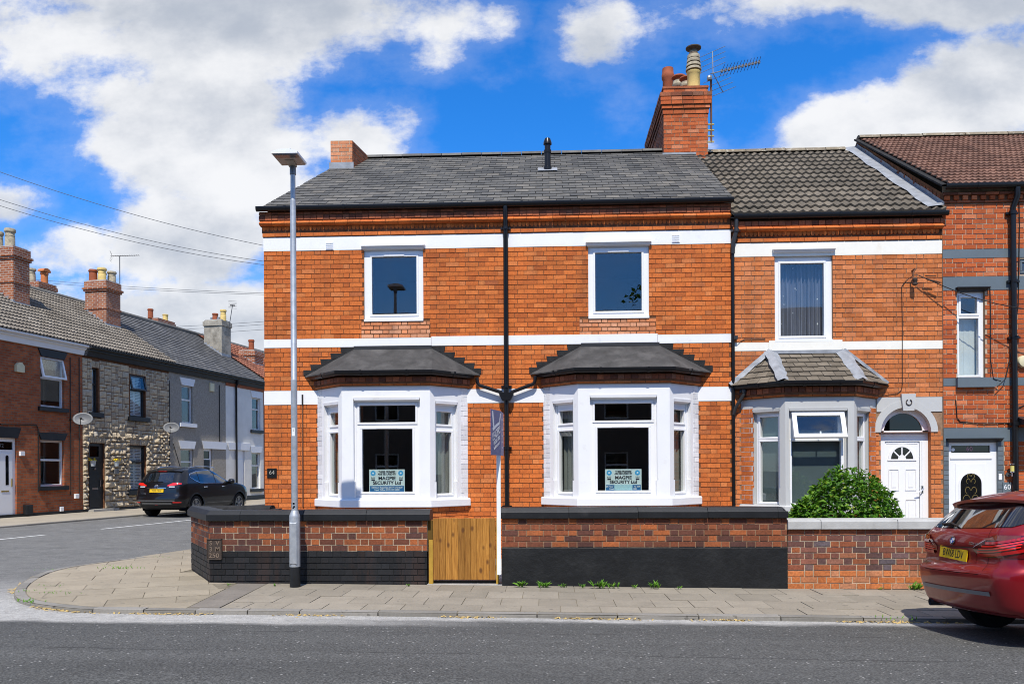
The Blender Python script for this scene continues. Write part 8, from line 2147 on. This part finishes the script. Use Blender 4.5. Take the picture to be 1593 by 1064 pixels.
# the rounded bush behind the grey coping
BYc = 12.35; bxl, bxr = at(1229, 800, BYc).x, at(1386, 780, BYc).x; zt = at(1310, 728, BYc).z
bush = thing('bush', 'bright green rounded bush behind the grey topped wall', 'bush', ((bxl + bxr) / 2, BYc, gz(4)))
OUT = [(1228, 802), (1232, 792), (1245, 778), (1259, 770), (1270, 752), (1284, 739), (1300, 727), (1318, 727), (1340, 732), (1356, 742), (1370, 752), (1380, 768), (1385, 780), (1385, 800)]
def bush_top(x):
    P = [(at(a, b, BYc).x, at(a, b, BYc).z) for a, b in OUT]
    if x <= P[0][0] or x >= P[-1][0]: return None
    for p, q in zip(P, P[1:]):
        if p[0] <= x <= q[0]: return p[1] + (q[1] - p[1]) * (x - p[0]) / max(1e-6, q[0] - p[0])
g = MB(); cnt = 0
while cnt < 6000:
    x = rl_.uniform(bxl, bxr); T = bush_top(x)
    if T is None: continue
    T += rl_.uniform(-.03, .012)
    hw = .62 * math.sqrt(max(0.02, 1 - ((x - (bxl + bxr) / 2 - .1) / ((bxr - bxl) / 2 + .1)) ** 2))
    ph = rl_.uniform(0, math.pi); rr = 1 - abs(rl_.gauss(0, .16)) if rl_.random() < .72 else rl_.uniform(.35, .9); 
    zb = .35; y = BYc - .05 + hw * rr * math.cos(ph) ; z = zb + (T - zb) * rr * math.sin(ph) ** .75
    out = Vector(((x - (bxl + bxr) / 2) * .8, (y - BYc) * 1.3, (z - zb) * .8)).normalized()
    d = (out * .6 + Vector((rl_.gauss(0, .6), rl_.gauss(0, .6), rl_.gauss(-.25, .45)))).normalized(); n = (out + Vector((rl_.gauss(0, .4), rl_.gauss(0, .4), .5 + rl_.gauss(0, .3)))).normalized()
    L = rl_.uniform(.050, .110); leaf(g, Vector((x, y, z)), d, n, L, L * rl_.uniform(.5, .66)); cnt += 1
g.build('foliage', MAT['bush_leaf'], bush, kind='stuff')
g = MB(); cx = (bxl + bxr) / 2
for k in range(9): an = k * .7; g.tube([(cx + .08 * math.cos(an), BYc + .08 * math.sin(an), -.05), (cx + .3 * math.cos(an), BYc + .2 * math.sin(an), .6), (cx + .5 * math.cos(an), BYc + .3 * math.sin(an), 1.05)], [.018, .014, .006], 5)
g.build('stems', MAT['bark'], bush)
# weeds at the foot of the walls
def weed(px, py, h, n, label, group, spread=1.0, up=.6):
    p = atg(px, py); p.y = min(p.y, WY - .03); p.z = gz(p.x); g = MB()
    for k in range(n):
        an = rl_.uniform(0, 2 * math.pi); e = rl_.uniform(.25, 1.0); d = Vector((math.cos(an) * e * spread, -abs(math.sin(an)) * e * spread * .8, up + rl_.uniform(0, .7))); L = h * rl_.uniform(.5, 1.1)
        q = p + Vector((rl_.gauss(0, h * .25), rl_.uniform(-.02, .01), 0)); m = q + d.normalized() * L * .35
        leaf(g, q, d, Vector((rl_.gauss(0, .3), -.4, 1)), L, L * rl_.uniform(.22, .36)); leaf(g, m, d + Vector((rl_.gauss(0, .7), rl_.gauss(0, .3), .1)), Vector((0, -.3, 1)), L * .6, L * .2)
    tag(g.build('weed', MAT['weed_leaf']), label, 'weed', group)
G_ = 'weeds at the foot of the walls'
for px, py, h, n, lab in ((813, 913, .12, 16, 'leafy weed at the foot of the black rendered wall, nearest the gate'), (847, 914, .13, 15, 'leafy weed at the foot of the black rendered wall, second from the gate'), (878, 914, .09, 8, 'small weed under the black rendered wall, third from the gate'),
                          (906, 914.5, .08, 8, 'small weed under the black rendered wall, fourth from the gate'), (934, 915, .14, 18, 'broad weed under the black rendered wall, fifth from the gate'), (955, 915, .10, 9, 'upright weed under the black rendered wall, sixth from the gate'),
                          (986, 915, .07, 6, 'tiny weed under the black rendered wall, seventh from the gate'), (1018, 915.5, .13, 15, 'leafy weed under the black rendered wall, eighth from the gate'), (1057, 916, .06, 6, 'tiny weed under the black rendered wall, farthest from the gate'),
                          (1421, 917, .14, 18, 'bushy weed at the foot of the red brick wall by the red car'), (1369, 917, .06, 6, 'tiny weed at the foot of the red brick wall'), (635, 912, .06, 7, 'small grass tuft under the black painted bricks beside the gate'),
                          (428, 911.5, .05, 6, 'small grass tuft left of the street lamp foot'), (355, 911, .05, 6, 'small grass tuft near the slanted wall corner')): weed(px, py, h, n, lab, G_)
def tuft(px, py, h, n, lab):
    p = atg(px, py); g = MB()
    for k in range(n):
        q = p + Vector((rl_.gauss(0, .14), rl_.gauss(0, .05), 0)); q.z = gz(q.x); d = Vector((rl_.gauss(0, .6), rl_.gauss(0, .4), 1)); leaf(g, q, d, Vector((0, -1, .3)), h * rl_.uniform(.5, 1), h * .22)
    tag(g.build('grass_tuft', MAT['weed_leaf']), lab, 'grass', 'grass tufts on the corner pavement')
for px, py, h, n, lab in ((188, 884.5, .06, 26, 'largest grass tuft between the slabs of the corner pavement'), (178, 880.5, .04, 12, 'low grass tuft just beyond the largest one on the corner pavement'), (92, 923, .04, 18, 'grass in a slab joint near the rounded kerb'), (80, 911, .03, 14, 'grass tuft in the middle of the corner pavement'), (45, 919, .04, 12, 'grass tuft against the rounded kerb'), (42, 937, .07, 14, 'dry green tuft in the gutter of the rounded kerb'),
                          (253, 867, .03, 8, 'grass speck on the pavement near the wall end'), (80, 886.5, .03, 10, 'grass at the kerb of the side street corner'), (1512, 930, .03, 8, 'grass by the rear wheel of the red car'), (1394, 963, .06, 10, 'small weed growing from the kerb left of the red car')): tuft(px, py, h, n, lab)
# dry litter in the gutter
g = MB(); segs = []
for a, b in zip(KR, KR[1:]):
    if a.x < 10 and a.y < 13 and a.x > -8.5: segs.append((a, b))
for k in range(2600):
    a, b = rl_.choice(segs); t_ = rl_.random(); p = a.lerp(b, t_); tn = (b - a).normalized(); nr = Vector((tn.y, -tn.x, 0))
    dens = noise.noise(Vector((p.x * .9, p.y * .9, 3.1))); 
    if dens < .02 + rl_.uniform(-.1, .12): continue
    p = p + nr * abs(rl_.gauss(.02, .035)); s = rl_.uniform(.006, .022); an = rl_.uniform(0, math.pi); d = Vector((math.cos(an), math.sin(an), rl_.uniform(-.2, .4))) * s; w = Vector((-math.sin(an), math.cos(an), .2)) * s * .4; z = Vector((p.x, p.y, gz(p.x) - .046 + rl_.uniform(0, .012)))
    g.face([z - d - w, z + d - w, z + d + w, z - d + w])
o = g.build('dry_litter', MAT['dry_grass']); o['kind'] = 'stuff'; o['label'] = 'dry leaf litter lying along the kerb'; o['category'] = 'litter'
# ------------------------------------------------------------------ houses and a tree across the road, mirrored in the windows
OY = -9.0
OF = Fr((0, OY, 0), (-1, 0, 0))
M_plain('brick_opposite', (.15, .12, .10), .9, .2, .2, 3)
for k, (u0, u1, lab) in enumerate(((-16, -5.3, 'brick house across the road, mirrored in the right windows'), (-5.3, 5.3, 'brick house across the road facing the corner house'), (5.3, 16, 'brick house across the road, mirrored in the left windows'))):
    t = thing('opposite_house', lab, 'house', OF.p((u0 + u1) / 2, 0, 0), 'houses across the road')
    wins = [(u0 + (u1 - u0) * f - .55, u0 + (u1 - u0) * f + .55, z0, z0 + 1.5) for f in (.2, .5, .8) for z0 in (.9, 3.9)]
    mb = MB(); mb.slab(OF, u0 + .01, u1 - .01, -.3, 6.4, wins, -.3, 0); mb.build('wall', MAT['brick_opposite'], t)
    for w in wins: window(t, OF, *w, [(w[0] + .07, w[1] - .07, w[2] + .07, w[2] + .85), (w[0] + .07, w[1] - .07, w[2] + .95, w[3] - .07)], d=-.1, bead=False, gmat='glass_dark')
    mb = MB(); mb.face([OF.p(u0, 6.3, .3), OF.p(u1, 6.3, .3), OF.p(u1, 9.9, -4), OF.p(u0, 9.9, -4)]); mb.face([OF.p(u1, 6.3, -8.3), OF.p(u0, 6.3, -8.3), OF.p(u0, 9.9, -4), OF.p(u1, 9.9, -4)]); mb.build('roof', MAT['slate_far'], t)
    mb = MB(); mb.obox(OF, u0 + .01, u1 - .01, -.3, 6.3, -8.1, -8.0); mb.build('rear_wall', MAT['brick_opposite'], t)
tr = thing('tree', 'leafy street tree across the road, mirrored in the upper right window', 'tree', (5.2, -6.2, -.1)); g = MB(); g.tube([(5.2, -6.2, -.1), (5.25, -6.2, 2.5), (5.1, -6.3, 5), (5.3, -6.2, 7)], [.22, .17, .12, .05], 9)
for k in range(6): an = k * 1.05; g.tube([(5.15, -6.25, 3.5 + .5 * k), (5.15 + math.cos(an) * 1.1, -6.25 + math.sin(an) * 1.1, 5 + .55 * k)], [.07, .03], 6)
g.build('trunk', MAT['bark'], tr); g = MB()
for k in range(3200):
    u = Vector((rl_.gauss(0, 1), rl_.gauss(0, 1), rl_.gauss(0, 1))).normalized() * rl_.random() ** .45; p = Vector((5.2 + u.x * 2.1, -6.2 + u.y * 2.0, 7.6 + u.z * 2.5))
    if noise.noise(p * .9) < -.12: continue
    leaf(g, p, Vector((rl_.gauss(0, 1), rl_.gauss(0, 1), rl_.gauss(-.2, .6))), Vector((rl_.gauss(0, .5), rl_.gauss(0, .5), 1)), .26, .17)
g.build('crown', MAT['tree_leaf'], tr, kind='stuff')
